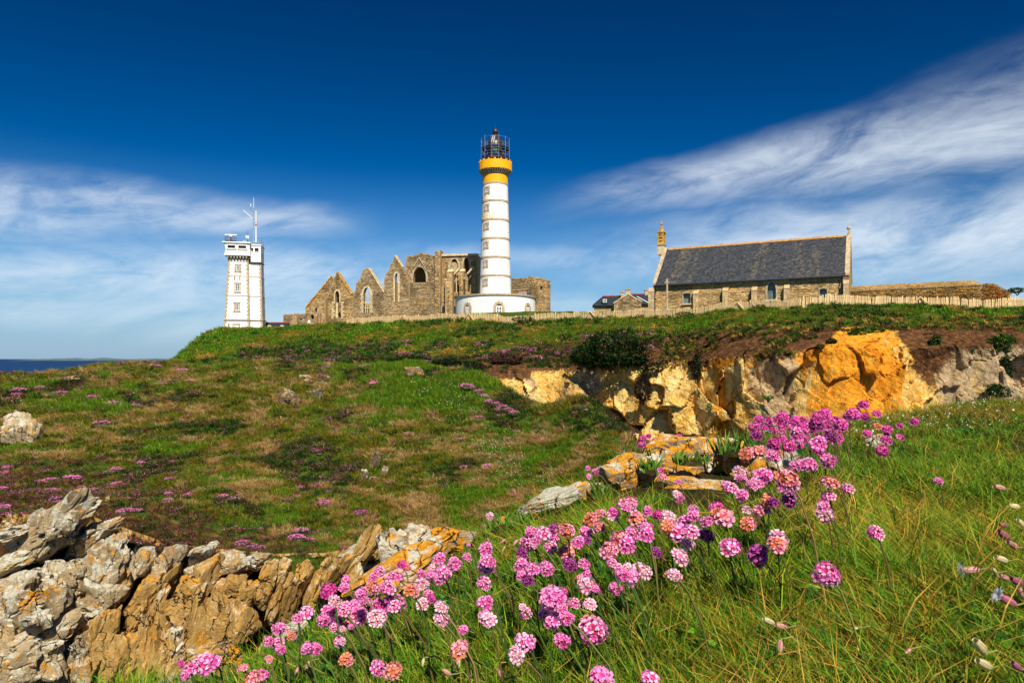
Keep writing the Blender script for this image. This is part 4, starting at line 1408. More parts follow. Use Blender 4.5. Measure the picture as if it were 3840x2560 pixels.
rf = obj('roof', MB().add([(x0 - 0.2, -0.3, ze - 0.05), (x1 + 0.2, -0.3, ze - 0.05), (x1 + 0.2, 2.5, zr_), (x0 - 0.2, 2.5, zr_), (x1 + 0.2, 5.3, ze - 0.05), (x0 - 0.2, 5.3, ze - 0.05)], [(0, 1, 2, 3), (3, 2, 4, 5), (0, 3, 5), (1, 4, 2)]), M['newslate'], ct)
obj('ridge_tile', MB().rod((x0 - 0.2, 2.5, zr_), (x1 + 0.2, 2.5, zr_), 0.13, n=6), M['redridge'], rf)
obj('gutter', MB().rod((x0 - 0.2, -0.32, ze - 0.05), (x1 + 0.2, -0.32, ze - 0.05), 0.08, n=6), M['frame'], rf)

# ------------------------------------------------------------------ abbey ruin
AX, AYl = (1062 - CX) / F * 157, 157.0
ath = math.atan2(-7.0, 45.7)
AB = 6.0
af = Frame((AX, AYl), ath, AB)
ab = thing('ruined_abbey', 'roofless brown stone abbey ruin with three pointed gables and gothic windows', 'ruin', (AX, AYl, AB), ath)


def az_(zx, zy, y=0.0):
    return af.uz(1040 + zx / 2.94, 900 + zy / 2.94, y)


def ap(pts, y=0.0):
    return [az_(a, b, y) for a, b in pts]


def ag(x0, x1, yb, ysp, yt, y=0.0):
    (u0, z0), (u1, _) = az_(x0, yb, y), az_(x1, yb, y)
    return gothic(u0, u1, z0, az_((x0 + x1) / 2, ysp, y)[1], az_((x0 + x1) / 2, yt, y)[1])


def rough(pts, seed, amp=0.16, step=0.55):
    amp *= 1.7
    """broken stone edge: jitter along a polyline"""
    r = random.Random(seed)
    out = []
    for (a, b), (c_, d) in zip(pts[:-1], pts[1:]):
        n = max(1, int(math.hypot(c_ - a, d - b) / step))
        for i in range(n):
            out.append((a + (c_ - a) * i / n + (r.uniform(-amp, amp) if i else 0), b + (d - b) * i / n + (r.uniform(-amp, amp) if i else 0)))
    return out + [pts[-1]]


BOT = 1120
# low wall
hl1 = ag(366, 404, 870, 845, 822, -2)
sl = [az_(a, b, -2) for a, b in ((246, 882), (294, 882), (294, 867), (246, 867))]
w_ = wall_part(ab, 'low_wall', ap([(65, BOT), (470, BOT), (470, 800)], -2) + rough(ap([(470, 800), (320, 806), (65, 818)], -2), 1, 0.1)[1:], [hl1, sl], 1.3, GREY, 0.36, 0.15, -2.0, 11)
obj('niche_back', MB().slab(rect(hl1[0][0] - 0.2, hl1[1][0] + 0.2, hl1[0][1] - 0.2, hl1[0][1] + 1.4), (), -1.2, -1.1), M['dark'], w_)  # dark sheet closes the open arch, standing for the shade inside
obj('leaning_buttress', MB().slab(ap([(180, 1010), (235, 1010), (240, 850), (215, 850), (180, 890)], -2), (), -2.9, -1.99), M['mortar'], ab)
# back gable behind the first
bg_ = ap([(310, BOT), (310, 748)], 3) + rough(ap([(310, 748), (600, 400), (625, 402), (700, 500)], 3), 3, 0.14)[1:] + ap([(700, BOT)], 3)
h1 = ag(415, 446, 800, 770, 748, 3)
wall_part(ab, 'gable', bg_, [h1], 1.1, WARM, 0.36, 0.15, 3.0, 13)
coping(ab, ap([(310, 748), (600, 398)], 3), 1.5, 0.28, M['lichen_wall'], 3.5)
# gable one
g1 = ap([(458, BOT), (458, 800), (540, 640)]) + rough(ap([(540, 640), (612, 440), (658, 352), (690, 392), (760, 500), (822, 600)]), 5, 0.12)[1:] + ap([(830, 640), (830, BOT)])
h2 = ag(638, 684, 690, 610, 560)
h3 = ag(668, 704, 858, 820, 795)
w_ = wall_part(ab, 'gable', g1, [h2, h3], 1.2, WARM, 0.36, 0.15, 0.0, 15)
surround(w_, h2, 0.35, 0.0, M['pale_stone'])
obj('blocked_window', MB().slab(ap([(650, 860), (668, 860), (668, 690), (650, 690)]), (), -0.14, 0.02), M['pale_stone'], w_)
coping(ab, ap([(658, 350), (822, 598)]), 1.5, 0.26, M['lichen_wall'], 0.5)
for zy in range(690, 860, 24):
    for zx, s_ in ((612, 1), (716, -1)):
        obj('jamb_stone', MB().box((az_(zx + 6 * (zy % 48 == 18), zy)[0], -0.06, az_(zx, zy)[1]), (0.7 if zy % 48 == 18 else 0.5, 0.3, 0.36)), M['pale_stone'], w_)
obj('gable_buttress', MB().slab(ap([(455, BOT), (560, BOT), (560, 650), (500, 690), (470, 790)]), (), -1.4, 0.01), M['mortar'], ab)
obj('masonry', stonework(ap([(457, BOT), (558, BOT), (558, 655), (502, 694), (472, 792)]), [], 0.5, 0.24, (0.03, 0.1), WARM, -1.4, 77), M['masonry'], ab, col=True, kind='stuff')
# gable two
g2 = ap([(832, BOT), (832, 600)]) + rough(ap([(832, 600), (895, 440), (915, 425), (955, 318), (1010, 314), (1055, 385), (1120, 490), (1178, 578)]), 7, 0.16)[1:] + ap([(1184, 640), (1184, BOT)])
h4 = ag(948, 1024, 812, 600, 524)
w_ = wall_part(ab, 'gable', g2, [h4], 1.2, GREY, 0.36, 0.15, 0.05, 17)
surround(w_, h4, 0.4, 0.05, M['pale_stone'])
mb = MB()
for zx in (967, 986, 1006):
    mb.slab(ap([(zx - 3.2, 812), (zx + 3.2, 812), (zx + 3.2, 640), (zx - 3.2, 640)]), (), 0.3, 0.55)
for zy in (690, 745):
    mb.slab(ap([(948, zy + 4), (1024, zy + 4), (1024, zy - 4), (948, zy - 4)]), (), 0.28, 0.5)
(uc, zc) = az_(986, 600)
for i in range(8):
    a = 2 * pi * i / 8
    mb.rod((uc + 0.15 * cos(a), 0.45, zc + 0.15 * sin(a)), (uc + 0.58 * cos(a + 0.35), 0.45, zc + 0.58 * sin(a + 0.35)), 0.07, n=5)
obj('tracery', mb, M['pale_stone'], w_)
coping(ab, ap([(1010, 312), (1176, 574)]), 1.45, 0.26, M['pale_stone'], 0.55)
for zy in range(600, 812, 24):
    for zx in (934, 1040):
        obj('jamb_stone', MB().box((az_(zx, zy)[0], -0.02, az_(zx, zy)[1]), (0.62 if zy % 48 else 0.4, 0.3, 0.36)), M['pale_stone'], w_)
# gable three
g3 = ap([(1180, BOT), (1180, 432)]) + rough(ap([(1180, 432), (1298, 170), (1385, 300), (1452, 430)]), 9, 0.09)[1:] + ap([(1462, 480), (1462, BOT)])
h5 = ag(1300, 1336, 684, 410, 368)
w_ = wall_part(ab, 'gable', g3, [h5], 1.2, GREY, 0.36, 0.15, -0.15, 19)
surround(w_, h5, 0.38, -0.15, M['pale_stone'])
coping(ab, ap([(1300, 168), (1385, 300)]), 1.45, 0.24, M['pale_stone'], 0.4)
# inner wall seen dark through the openings
obj('inner_wall', MB().slab(ap([(1250, BOT), (1420, BOT), (1420, 470), (1250, 470)], 9), (), 9, 9.9), M['mortar'], ab)
obj('inner_wall', MB().slab(ap([(900, BOT), (1080, BOT), (1080, 690), (900, 690)], 8), (), 8, 8.9), M['mortar'], ab)
# crossing block with the great arch
b4 = ap([(1416, BOT), (1416, 182)]) + rough(ap([(1416, 182), (1480, 172), (1540, 150), (1590, 132), (1625, 156), (1740, 166)]), 21, 0.16)[1:] + ap([(1760, 170), (1760, BOT)])
h6 = ag(1492, 1636, 464, 420, 294)
w_ = wall_part(ab, 'crossing_wall', b4, [h6], 1.6, GREY, 0.36, 0.15, 0.3, 23, (0.03, 0.16))
surround(w_, h6, 0.45, 0.3, M['trim'])
obj('inner_wall', MB().slab(ap([(1430, BOT), (1745, BOT), (1745, 200), (1430, 200)], 6), (), 6, 7), M['mortar'], ab)
obj('inner_vault', MB().slab(ap([(1430, 300), (1745, 300), (1745, 255), (1430, 255)], 3), (), 1.9, 6.2), M['mortar'], ab)
coping(ab, ap([(1560, 190), (1640, 330)]), 0.3, 0.16, M['trim'], 0.15, 'drip_mould')
coping(ab, ap([(1560, 190), (1500, 300)]), 0.3, 0.16, M['trim'], 0.15, 'drip_mould')
t4 = ap([(1738, BOT), (1742, 130)]) + rough(ap([(1742, 130), (1770, 122), (1803, 114)]), 25, 0.1)[1:] + ap([(1806, BOT)])
sl = [[az_(a, b) for a, b in ((1742, y1), (1752, y1), (1752, y0), (1742, y0))] for y0, y1 in ((333, 376), (498, 535), (672, 696))]
w_ = wall_part(ab, 'stair_turret', t4, sl, 2.5, WARM, 0.36, 0.15, -0.5, 27, (0.04, 0.16))
for k_, s_ in enumerate(sl):
    obj('slit_back', MB().slab([(s_[0][0] - 0.1, s_[0][1] - 0.1), (s_[1][0] + 0.1, s_[1][1] - 0.1), (s_[2][0] + 0.1, s_[2][1] + 0.1), (s_[3][0] - 0.1, s_[3][1] + 0.1)], (), -0.1, -0.05), M['dark'], w_)  # unglazed slits: the shade within made as a dark panel
# choir wall with flying buttresses
n5 = ap([(1806, BOT), (1806, 172), (2196, 152), (2196, BOT)], 1.2)
h7 = ag(1908, 1994, 420, 300, 208, 1.2)
h8 = ag(2052, 2114, 420, 280, 194, 1.2)
h9 = ag(1938, 2010, 575, 440, 380, 1.2)
h10 = ag(2094, 2164, 570, 440, 372, 1.2)
w_ = wall_part(ab, 'choir_wall', n5, [h7, h8], 1.2, WARM, 0.36, 0.15, 1.2, 29, (0.03, 0.13))
surround(w_, h7, 0.5, 1.2, M['trim'])
surround(w_, h8, 0.5, 1.2, M['trim'])
mb = MB()
(ua, za), (ub, zb2) = az_(1915, 370, 1.2), az_(1988, 240, 1.2)
for i in range(5):
    for j in range(5):
        u_, z_ = ua + (ub - ua) * (i + 0.5 * (j % 2)) / 4.5, za + (zb2 - za) * j / 4.6
        if inpoly(u_, z_, h7):
            mb.rod((u_ - 0.2, 1.6, z_ - 0.28), (u_ + 0.2, 1.6, z_ + 0.32), 0.07, n=5)
            mb.rod((u_ + 0.2, 1.6, z_ - 0.28), (u_ - 0.2, 1.6, z_ + 0.32), 0.07, n=5)
obj('tracery', mb, M['pale_stone'], w_)
obj('inner_wall', MB().slab(ap([(1850, BOT), (2180, BOT), (2180, 195), (1850, 195)], 6), (), 6, 7), M['mortar'], ab)
(u0, z0), (u1, z1) = az_(1806, 168, 1.2), az_(2200, 142, 1.2)
obj('cornice', MB().slab([(u0, z0 - 0.25), (u1, z0 - 0.25), (u1, z0 + 0.18), (u0, z0 + 0.18)], (), 0.75, 2.2), M['pale_stone'], ab)
obj('lead_roof', MB().add([(u0, 0.9, z0 + 0.19), (u1, 0.9, z0 + 0.19), (u1, 8.0, z0 + 0.9), (u0, 8.0, z0 + 0.9)], [(0, 1, 2, 3)]), M['newslate'], ab)
obj('choir_end', MB().box((u1 + 0.05 - 0.6, 4.8, z0 / 2 - 1.5), (1.2, 6.8, z0 + 3)), M['mortar'], ab)
# lower aisle wall with dark openings, in front
n6 = ap([(1808, BOT), (2190, BOT), (2190, 560), (2165, 370), (2150, 372), (2100, 440), (2094, 400), (2060, 350), (2010, 365), (1940, 420), (1935, 350), (1868, 352), (1862, 440), (1808, 520)], -1.5)
h9 = [az_(a, b, -1.5) for a, b in ((1940, 574), (2004, 574), (2008, 400), (1985, 392), (1962, 400), (1940, 440))]
h10 = [az_(a, b, -1.5) for a, b in ((2096, 568), (2118, 568), (2126, 500), (2162, 385), (2130, 395), (2108, 425), (2098, 470))]
w_ = wall_part(ab, 'aisle_wall', n6, [h9, h10], 0.9, WARM, 0.36, 0.15, -1.5, 31, (0.03, 0.12))
for a, b in (((1935, 392), (2004, 318)), ((2094, 376), (2160, 298))):
    coping(ab, ap([a, b], -1.5), 1.0, 0.3, M['pale_stone'], -1.3, 'flying_buttress')
obj('mullion', MB().slab(ap([(1966, 574), (1975, 574), (1975, 392), (1966, 392)], -1.5), (), -1.3, -0.9), M['pale_stone'], w_)
for a, b, c_ in ((1872, 1934, 352), (2010, 2056, 348), (1852, 1896, 442), (2008, 2056, 432)):
    pr = obj('buttress_pier', MB().slab(ap([(a, BOT), (b, BOT), (b, c_), (a, c_)], -3), (), -3.2, -1.5), M['mortar'], ab)
    obj('masonry', stonework(ap([(a, BOT), (b, BOT), (b, c_), (a, c_)], -3), [], 0.5, 0.28, (0.02, 0.07), WARM, -3.2, a), M['masonry'], pr, col=True, kind='stuff')
    (ua, za), (ub, _) = az_(a, c_, -3), az_(b, c_, -3)
    obj('pier_cap', MB().add([(ua - 0.06, -3.3, za), (ub + 0.06, -3.3, za), (ub + 0.06, -1.45, za), (ua - 0.06, -1.45, za), (ua - 0.06, -1.6, za + 0.75), (ub + 0.06, -1.6, za + 0.75)], [(0, 1, 5, 4), (2, 3, 4, 5), (0, 4, 3), (1, 2, 5), (3, 2, 1, 0)]), M['pale_stone'], pr)
for zx, zw in ((1833, 15), (1950, 18)):
    hh = ag(zx - zw, zx + zw, 800, 755, 722, -1.5)
    obj('low_arch', MB().slab(hh, (), -1.68, -1.6), M['dark'], w_)  # flat dark sheet on the wall paints the shade of an archway
    surround(w_, hh, 0.22, -1.62, M['trim'], 'arch_surround')
# square keep to the right of the lighthouse
ky = 141.0
kp = thing('square_keep', 'squat square medieval stone keep with weedy top right of the lighthouse', 'tower', P(1993, 1200, ky - 4.8), R(45))
ks = (ky - 3) / F / 5.227
kz = lambda zy: (HY - (920 + zy / 5.227)) / F * (ky - 4) - kp.location[2]
kw = 390 * ks / sin(R(45)) * 1.0
kt = kz(622)
# local: near corner at origin, walls run along +x and +y
for nm, f in (('keep_wall', lambda u, y, z: (u, y, z)), ('keep_wall', lambda u, y, z: (y, kw - u, z))):
    top = rough([(kw, kt - 0.25), (kw * 0.5, kt + 0.05), (0, kt + 0.15)], 33 + len(nm), 0.12)
    outer = [(0, -3), (kw, -3)] + top
    if nm and f(1, 0, 0)[0] == 1:
        hs_ = [rect(kw * 0.45, kw * 0.60, kz(870), kz(785))]
    else:
        hs_ = [rect(kw * 0.55, kw * 0.585, kz(835), kz(790))]
    wv = obj(nm, MB().slab(outer, hs_, 0, 1.0, f=f), M['mortar'], kp)
    sm = stonework(outer, hs_, 0.34, 0.15, (0.03, 0.10), WARM if f(1, 0, 0)[0] == 1 else GREY, 0.0, 41)
    sm.v = [f(*q) for q in sm.v]
    if f(1, 0, 0)[0] != 1:
        sm.f = [tuple(reversed(q)) for q in sm.f]
    obj('masonry', sm, M['masonry'], wv, col=True, kind='stuff')
    u_, z_ = (hs_[0][0][0] + hs_[0][1][0]) / 2, hs_[0][0][1]
    q = f(u_, 0.9, z_ + 0.5)
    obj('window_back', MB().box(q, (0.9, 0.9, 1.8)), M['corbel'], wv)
obj('keep_wall', MB().box((kw / 2 + 0.4, kw - 0.5, kt / 2 - 1.8), (kw - 1, 0.9, kt + 2.4)).box((kw - 0.5, kw / 2, kt / 2 - 1.8), (0.9, kw - 2, kt + 2.4)), M['mortar'], kp)
obj('pale_quoin_strip', MB().box((kw * 0.04, kw * 0.9 + 0.0, kt * 0.35), (0.25, 1.0, 3.4)), M['pale_stone'], kp)

# ------------------------------------------------------------------ chapel
cA = np.array([18.62, 90.0])
cth = math.atan2(-0.471, 0.882)
CB = 5.6
cf = Frame(cA, cth, CB)
ch = thing('chapel', 'long stone chapel with mossy slate roof and a little bell turret', 'chapel', (cA[0], cA[1], CB), cth)


def cz(zx, zy, y=0.0):
    return cf.uz(2180 + zx / 2.219, 820 + zy / 2.219, y)


CL = cz(2228, 470)[0]
ze = 4.27
HW = 5.2
zr_ = cf.z(2180 + 1400 / 2.219, 820 + 205 / 2.219, HW)
holes = []


def crect(x0, x1, yb, yt):
    (u0, z0), (u1, z1) = cz(x0, yb), cz(x1, yt)
    return [(u0, z0), (u1, z0), (u1, z1 - 0.1), ((u0 + u1) / 2, z1), (u0, z1 - 0.1)]


w1 = crect(848, 909, 706, 616)
w3 = crect(1982, 2044, 662, 578)
(u0, z0), (u1, _) = cz(1547, 672), cz(1620, 672)
w2 = gothic(u0, u1, z0, cz(1583, 600)[1], cz(1583, 530)[1])
outer = [(0, -2.0), (CL, -2.0), (CL, ze), (0, ze)]
wc = obj('front_wall', MB().slab(outer, [w1, w2, w3], 0, 0.8), M['mortar'], ch)
CHW = [(0.742, 0.545, 0.278), (0.603, 0.429, 0.209), (0.835, 0.661, 0.383), (0.510, 0.360, 0.186), (0.696, 0.464, 0.174), (0.766, 0.592, 0.325), (0.418, 0.302, 0.186), (0.812, 0.487, 0.174)]
obj('masonry', stonework(outer, [w1, w2, w3], 0.36, 0.105, (0.015, 0.055), CHW, 0.0, 51, 0.010), M['masonry'], wc, col=True, kind='stuff')
for hl_, m_ in ((w1, 'leaded'), (w2, 'leaded'), (w3, 'leaded')):
    gl = obj('window', MB().slab(hl_, (), 0.36, 0.42), M[m_], ch)
    surround(gl, hl_, 0.13 if hl_ is not w2 else 0.22, 0.0, M['trim'], 'window_surround', 0.09)
    mb = MB()
    a, b = hl_[0][0], hl_[1][0]
    zt2 = max(q[1] for q in hl_)
    mb.box(((a + b) / 2, -0.03, hl_[0][1] - 0.1), (b - a + 0.35, 0.4, 0.16))
    obj('sill', mb, M['pale_stone'], gl)
    mb = MB()
    for k_ in range(1, 4):
        mb.rod((a, 0.345, hl_[0][1] + (zt2 - hl_[0][1]) * k_ / 4), (b, 0.345, hl_[0][1] + (zt2 - hl_[0][1]) * k_ / 4), 0.018, n=4)
    if hl_ is w2:
        mb.rod(((a + b) / 2, 0.345, hl_[0][1]), ((a + b) / 2, 0.345, zt2 - 0.2), 0.018, n=4)
    obj('lead_bar', mb, plain('lead_came', (0.28, 0.34, 0.33), var=0.1), gl)
for x0, x1, yt in ((567, 611, 580), (938, 980, 596), (1182, 1226, 572), (1421, 1466, 566), (1690, 1734, 550), (2182, 2226, 512)):
    (u0, zt2), (u1, _) = cz(x0, yt), cz(x1, yt)
    pr_ = 0.50
    mid = zt2 - 0.42
    vs = [(u0, 0, -2), (u1, 0, -2), (u1, -pr_, -2), (u0, -pr_, -2), (u0, 0, zt2), (u1, 0, zt2), (u1, -pr_, mid), (u0, -pr_, mid)]
    bt = obj('buttress', MB().add(vs, [(4, 7, 6, 5), (7, 3, 2, 6), (0, 4, 7, 3)[::-1], (1, 2, 6, 5)[::-1]]), M['mortar'], ch)
    z_, i = -1.6, 0
    while z_ < mid - 0.3:
        hh = random.uniform(0.22, 0.36)
        k_ = random.uniform(0.4, 0.6)
        for a_, b_ in ((u0 - 0.015, u0 + (u1 - u0) * k_ - 0.01), (u0 + (u1 - u0) * k_ + 0.01, u1 + 0.015)):
            obj('buttress_stone', MB().box(((a_ + b_) / 2, -pr_ + 0.02, z_ + hh / 2), (b_ - a_, random.uniform(0.08, 0.11), hh - 0.025)), M[random.choice(('sandy', 'sandy', 'pale_stone', 'trim', 'sandy2'))], bt)
        z_ += hh
    obj('weathering_slab', MB().add([(u0 - 0.03, -pr_ - 0.07, mid - 0.02), (u1 + 0.03, -pr_ - 0.07, mid - 0.02), (u1 + 0.03, 0.0, zt2 + 0.05), (u0 - 0.03, 0.0, zt2 + 0.05), (u0 - 0.03, -pr_ - 0.07, mid - 0.12), (u1 + 0.03, -pr_ - 0.07, mid - 0.12)], [(0, 1, 2, 3), (4, 5, 1, 0)]), M['sandy'], bt)
# gables and back wall
for u_, nm in ((0.0, 'gable_wall'), (CL - 0.4, 'gable_wall')):
    gp = [(0, -2), (2 * HW, -2), (2 * HW, ze), (HW, zr_), (0, ze)]
    mb = MB().slab(gp, (), 0, 0.4, f=lambda a, y, z, u_=u_: (u_ + y, a, z))
    gw = obj(nm, mb, M['mortar'], ch)
    for s_, (ya, yb) in enumerate(((-0.12, HW), (2 * HW + 0.12, HW))):
        n = 9
        for i in range(n):
            k0, k1 = i / n, (i + 0.97) / n
            y0_, z0_ = ya + (yb - ya) * k0, ze - 0.1 + (zr_ + 0.2 - ze) * k0
            y1_, z1_ = ya + (yb - ya) * k1, ze - 0.1 + (zr_ + 0.2 - ze) * k1
            uu0, uu1 = u_ - 0.05, u_ + 0.45
            mb = MB().add([(uu0, y0_, z0_ - 0.1), (uu1, y0_, z0_ - 0.1), (uu1, y1_, z1_ - 0.1), (uu0, y1_, z1_ - 0.1), (uu0, y0_, z0_ + 0.16), (uu1, y0_, z0_ + 0.16), (uu1, y1_, z1_ + 0.16), (uu0, y1_, z1_ + 0.16)],
                          [(3, 2, 1, 0), (4, 5, 6, 7), (0, 1, 5, 4), (1, 2, 6, 5), (2, 3, 7, 6), (3, 0, 4, 7)])
            obj('coping', mb, M['trim'], gw)
obj('back_wall', MB().box((CL / 2, 2 * HW - 0.4, (ze - 2) / 2), (CL - 1.5, 0.8, ze + 2)), M['mortar'], ch)


def slates(t_, u0, u1, ya, za, yb, zb_, sw, sl_, name='slate_course', cols=((0.055, 0.062, 0.078), (0.048, 0.055, 0.072), (0.070, 0.076, 0.088), (0.042, 0.048, 0.064), (0.080, 0.080, 0.080)), seed=3):
    """overlapping slates on a pitched plane, a little uneven"""
    r = random.Random(seed)
    mb = MB()
    L = math.hypot(yb - ya, zb_ - za)
    dy, dz_ = (yb - ya) / L, (zb_ - za) / L
    ny, nz = -dz_ * (1 if yb > ya else -1), abs(dy)
    rows = int(L / sl_) + 1
    for i in range(rows):
        s0, s1 = i * sl_, min(L, (i + 1) * sl_ + 0.05)
        u = u0 - r.random() * sw
        while u < u1:
            a, b = max(u0, u + 0.006), min(u1, u + sw * r.uniform(0.75, 1.2))
            u = b
            if b - a < 0.03:
                continue
            lift = 0.035 + r.uniform(0, 0.025)
            e = r.uniform(-0.015, 0.015)
            q = [(a, s0 + e, lift), (b, s0 + e, lift + r.uniform(-0.01, 0.01)), (b, s1, 0.012), (a, s1, 0.012)]
            vs = [(uu, ya + dy * s + ny * h, za + dz_ * s + nz * h) for uu, s, h in q]
            vs += [(a, ya + dy * (s0 + e), za + dz_ * (s0 + e)), (b, ya + dy * (s0 + e), za + dz_ * (s0 + e))]
            g_ = r.uniform(0.7, 1.3)
            mb.add(vs, [(0, 1, 2, 3), (4, 5, 1, 0)], tuple(q_ * g_ for q_ in r.choice(cols)))
    return obj(name, mb, M['slate'], t_, col=True, kind='stuff')


rf = obj('roof', MB().add([(0.38, -0.42, ze - 0.22), (CL - 0.38, -0.42, ze - 0.22), (CL - 0.38, HW, zr_ - 0.03), (0.38, HW, zr_ - 0.03), (CL - 0.38, 2 * HW + 0.42, ze - 0.22), (0.38, 2 * HW + 0.42, ze - 0.22)], [(0, 1, 2, 3), (3, 2, 4, 5)]), M['newslate'], ch)
slates(rf, 0.44, CL - 0.44, -0.42, ze - 0.20, HW, zr_, 0.24, 0.15)
for i in range(44):
    k0 = 0.7 + (CL - 1.4) * i / 44
    obj('ridge_tile', MB().add([(k0, HW - 0.22, zr_ - 0.10), (k0 + 0.49, HW - 0.22, zr_ - 0.10), (k0 + 0.49, HW, zr_ + 0.16 + 0.02 * (i % 3)), (k0, HW, zr_ + 0.16), (k0 + 0.49, HW + 0.22, zr_ - 0.1), (k0, HW + 0.22, zr_ - 0.1)], [(0, 1, 2, 3), (3, 2, 4, 5), (1, 4, 2), (0, 3, 5)]), M['ridge'], rf)
obj('gutter', MB().rod((0.4, -0.46, ze - 0.28), (CL - 0.5, -0.46, ze - 0.28), 0.085, n=8), M['darkmetal'], rf)
for zx in (613, 2172):
    u_ = cz(zx, 600)[0]
    obj('downpipe', MB().rod((u_, -0.14, ze - 0.3), (u_, -0.14, -1.5), 0.06, n=6), M['darkmetal'], ch)
# finial post on the near gable
obj('gable_finial', MB().box((CL - 0.2, HW, zr_ + 0.45), (0.26, 0.34, 0.6)).lathe([(0, 0), (0.24, 0.1), (0.26, 0.25), (0.12, 0.42), (0, 0.45)], 8, c=(CL - 0.2, HW, zr_ + 0.72)), M['trim'], ch)
# bell turret
bz = lambda zy: cf.z(2180 + 668 / 2.219, 820 + zy / 2.219, HW)
ub = cz(668, 250, HW)[0]
bt = obj('bell_turret', MB().box((ub, HW, (bz(300) + bz(222)) / 2), (0.92, 1.0, bz(222) - bz(305))), M['pale_stone'], ch)
obj('turret_ledge', MB().box((ub, HW, bz(220)), (1.10, 1.2, 0.14)), M['trim'], bt)
obj('turret_ledge', MB().box((ub, HW, bz(116)), (1.02, 1.1, 0.15)), M['lichen_wall'], bt)
for a, b in ((-0.34, -0.38), (0.34, -0.38), (-0.34, 0.38), (0.34, 0.38)):
    obj('belfry_pier', MB().box((ub + a, HW + b, (bz(218) + bz(118)) / 2), (0.20, 0.24, bz(118) - bz(218))), M['lichen_wall'], bt)
for zy in (205, 178, 152, 128):
    obj('belfry_band', MB().box((ub, HW - 0.38, bz(zy + 1)), (0.66, 0.2, 0.24)).box((ub - 0.34, HW, bz(zy + 1)), (0.18, 0.7, 0.24)), M['lichen_wall'], bt)
obj('bell', MB().lathe([(0.0, 0.5), (0.12, 0.48), (0.2, 0.2), (0.3, 0.0)], 12, c=(ub, HW, bz(185))), M['bronze'], bt)
for a, b in ((-0.40, -0.44), (0.40, -0.44), (-0.40, 0.44), (0.40, 0.44)):
    obj('pinnacle', MB().rod((ub + a, HW + b, bz(115)), (ub + a, HW + b, bz(96)), 0.10, 0.02, 5), M['lichen_wall'], bt)
obj('turret_spire', MB().lathe([(0.40, 0), (0.30, 0.3), (0.14, 0.75), (0.09, 1.0), (0.17, 1.1), (0.18, 1.25), (0.08, 1.4), (0.05, 1.65), (0, 1.7)], 8, c=(ub, HW, bz(114))), M['lichen_wall'], bt)
mb = MB()
cr = [(cz(2138, 510)), (cz(2150, 540)), (cz(2143, 575)), (cz(2150, 600)), (cz(2140, 640))]
obj('wall_crack', MB().path([(u, -0.075, z) for u, z in cr], 0.05, 4), M['dark'], ch)

# stone cross before the chapel
xp = cf
cu, cz0 = cz(713, 690, -3.0)
wx, wy = cA[0] + cu * cos(cth) + 3.0 * sin(cth), cA[1] + cu * sin(cth) - 3.0 * cos(cth)
cs_ = thing('stone_cross', 'slender weathered stone wayside cross in front of the chapel wall', 'cross', (wx, wy, CB - 0.6), cth)
zt2 = cz(713, 508, -3.0)[1] + 0.6
obj('shaft', MB().rod((0, 0, 0), (0, 0, zt2), 0.16, 0.11, 8), M['trim'], cs_)
obj('cross_arm', MB().box((0, 0, zt2 - 0.35), (0.55, 0.2, 0.2)).box((0, 0, zt2 - 0.1), (0.2, 0.18, 0.5)), M['trim'], cs_)
obj('plinth', MB().box((0, 0, 0.2), (0.9, 0.9, 0.6)), M['trim'], cs_)

# ------------------------------------------------------------------ houses between lighthouse and chapel
HYd = 122.0
hs2 = HYd / F / 2.219
hx = lambda zx: (zx - 330) * hs2
hb = thing('slate_roofed_house', 'low stone house with blue slate hipped roof, dormer and gabled porch beside the chapel', 'house', P(2180 + 330 / 2.219, 1175, HYd), R(-6))
hz = lambda zy: (HY - 820 - zy / 2.219) / F * HYd - hb.location[2]
obj('wall', MB().box(((hx(110) + hx(420)) / 2, 3.3, (hz(712) - 1) / 2), (hx(420) - hx(110), 6.4, hz(712) + 1)), M['mortar'], hb)
a, b, e, rg = hx(96), hx(430), hz(714), hz(628)
rf = obj('roof', MB().add([(a, -0.35, e), (b, -0.35, e), (b, 3.3, rg), (a + 1.9, 3.3, rg), (b, 6.9, e), (a, 6.9, e)], [(0, 1, 2, 3), (3, 2, 4, 5), (0, 3, 5)]), M['newslate'], hb)
obj('ridge_tile', MB().rod((a + 1.9, 3.3, rg), (b, 3.3, rg), 0.14, n=6), M['redridge'], rf)
obj('ridge_tile', MB().rod((hx(205), 0.6, hz(642)), (hx(238), 0.6, hz(642)), 0.1, n=6), M['redridge'], rf)
dm = obj('dormer', MB().box((hx(196), 0.15, hz(682)), (0.85, 1.2, 0.75)), M['newslate'], rf)
obj('dormer_window', MB().box((hx(196), -0.48, hz(684)), (0.72, 0.05, 0.55)), M['glass'], dm)
obj('dormer_frame', MB().slab(rect(hx(180), hx(212), hz(698), hz(670)), [rect(hx(184), hx(208), hz(695), hz(674))], -0.56, -0.5).box((hx(196), -0.53, hz(684)), (0.06, 0.05, 0.5)), M['frame'], dm)
obj('eaves_board', MB().box(((a + b) / 2, -0.4, e - 0.05), (b - a, 0.1, 0.16)), M['darkmetal'], rf)
gw = wall_part(hb, 'porch_gable', [(hx(268), -1), (hx(488), -1), (hx(488), hz(700)), (hx(378), hz(640)), (hx(268), hz(706))], [], 3.0, GREY, 0.4, 0.2, -2.2, 61)
for (p0, p1) in (((262, 710), (380, 636)), ((380, 636), (496, 702))):
    coping(gw, [(hx(p0[0]), hz(p0[1])), (hx(p1[0]), hz(p1[1]))], 0.5, 0.16, M['pale_stone'], -2.1)
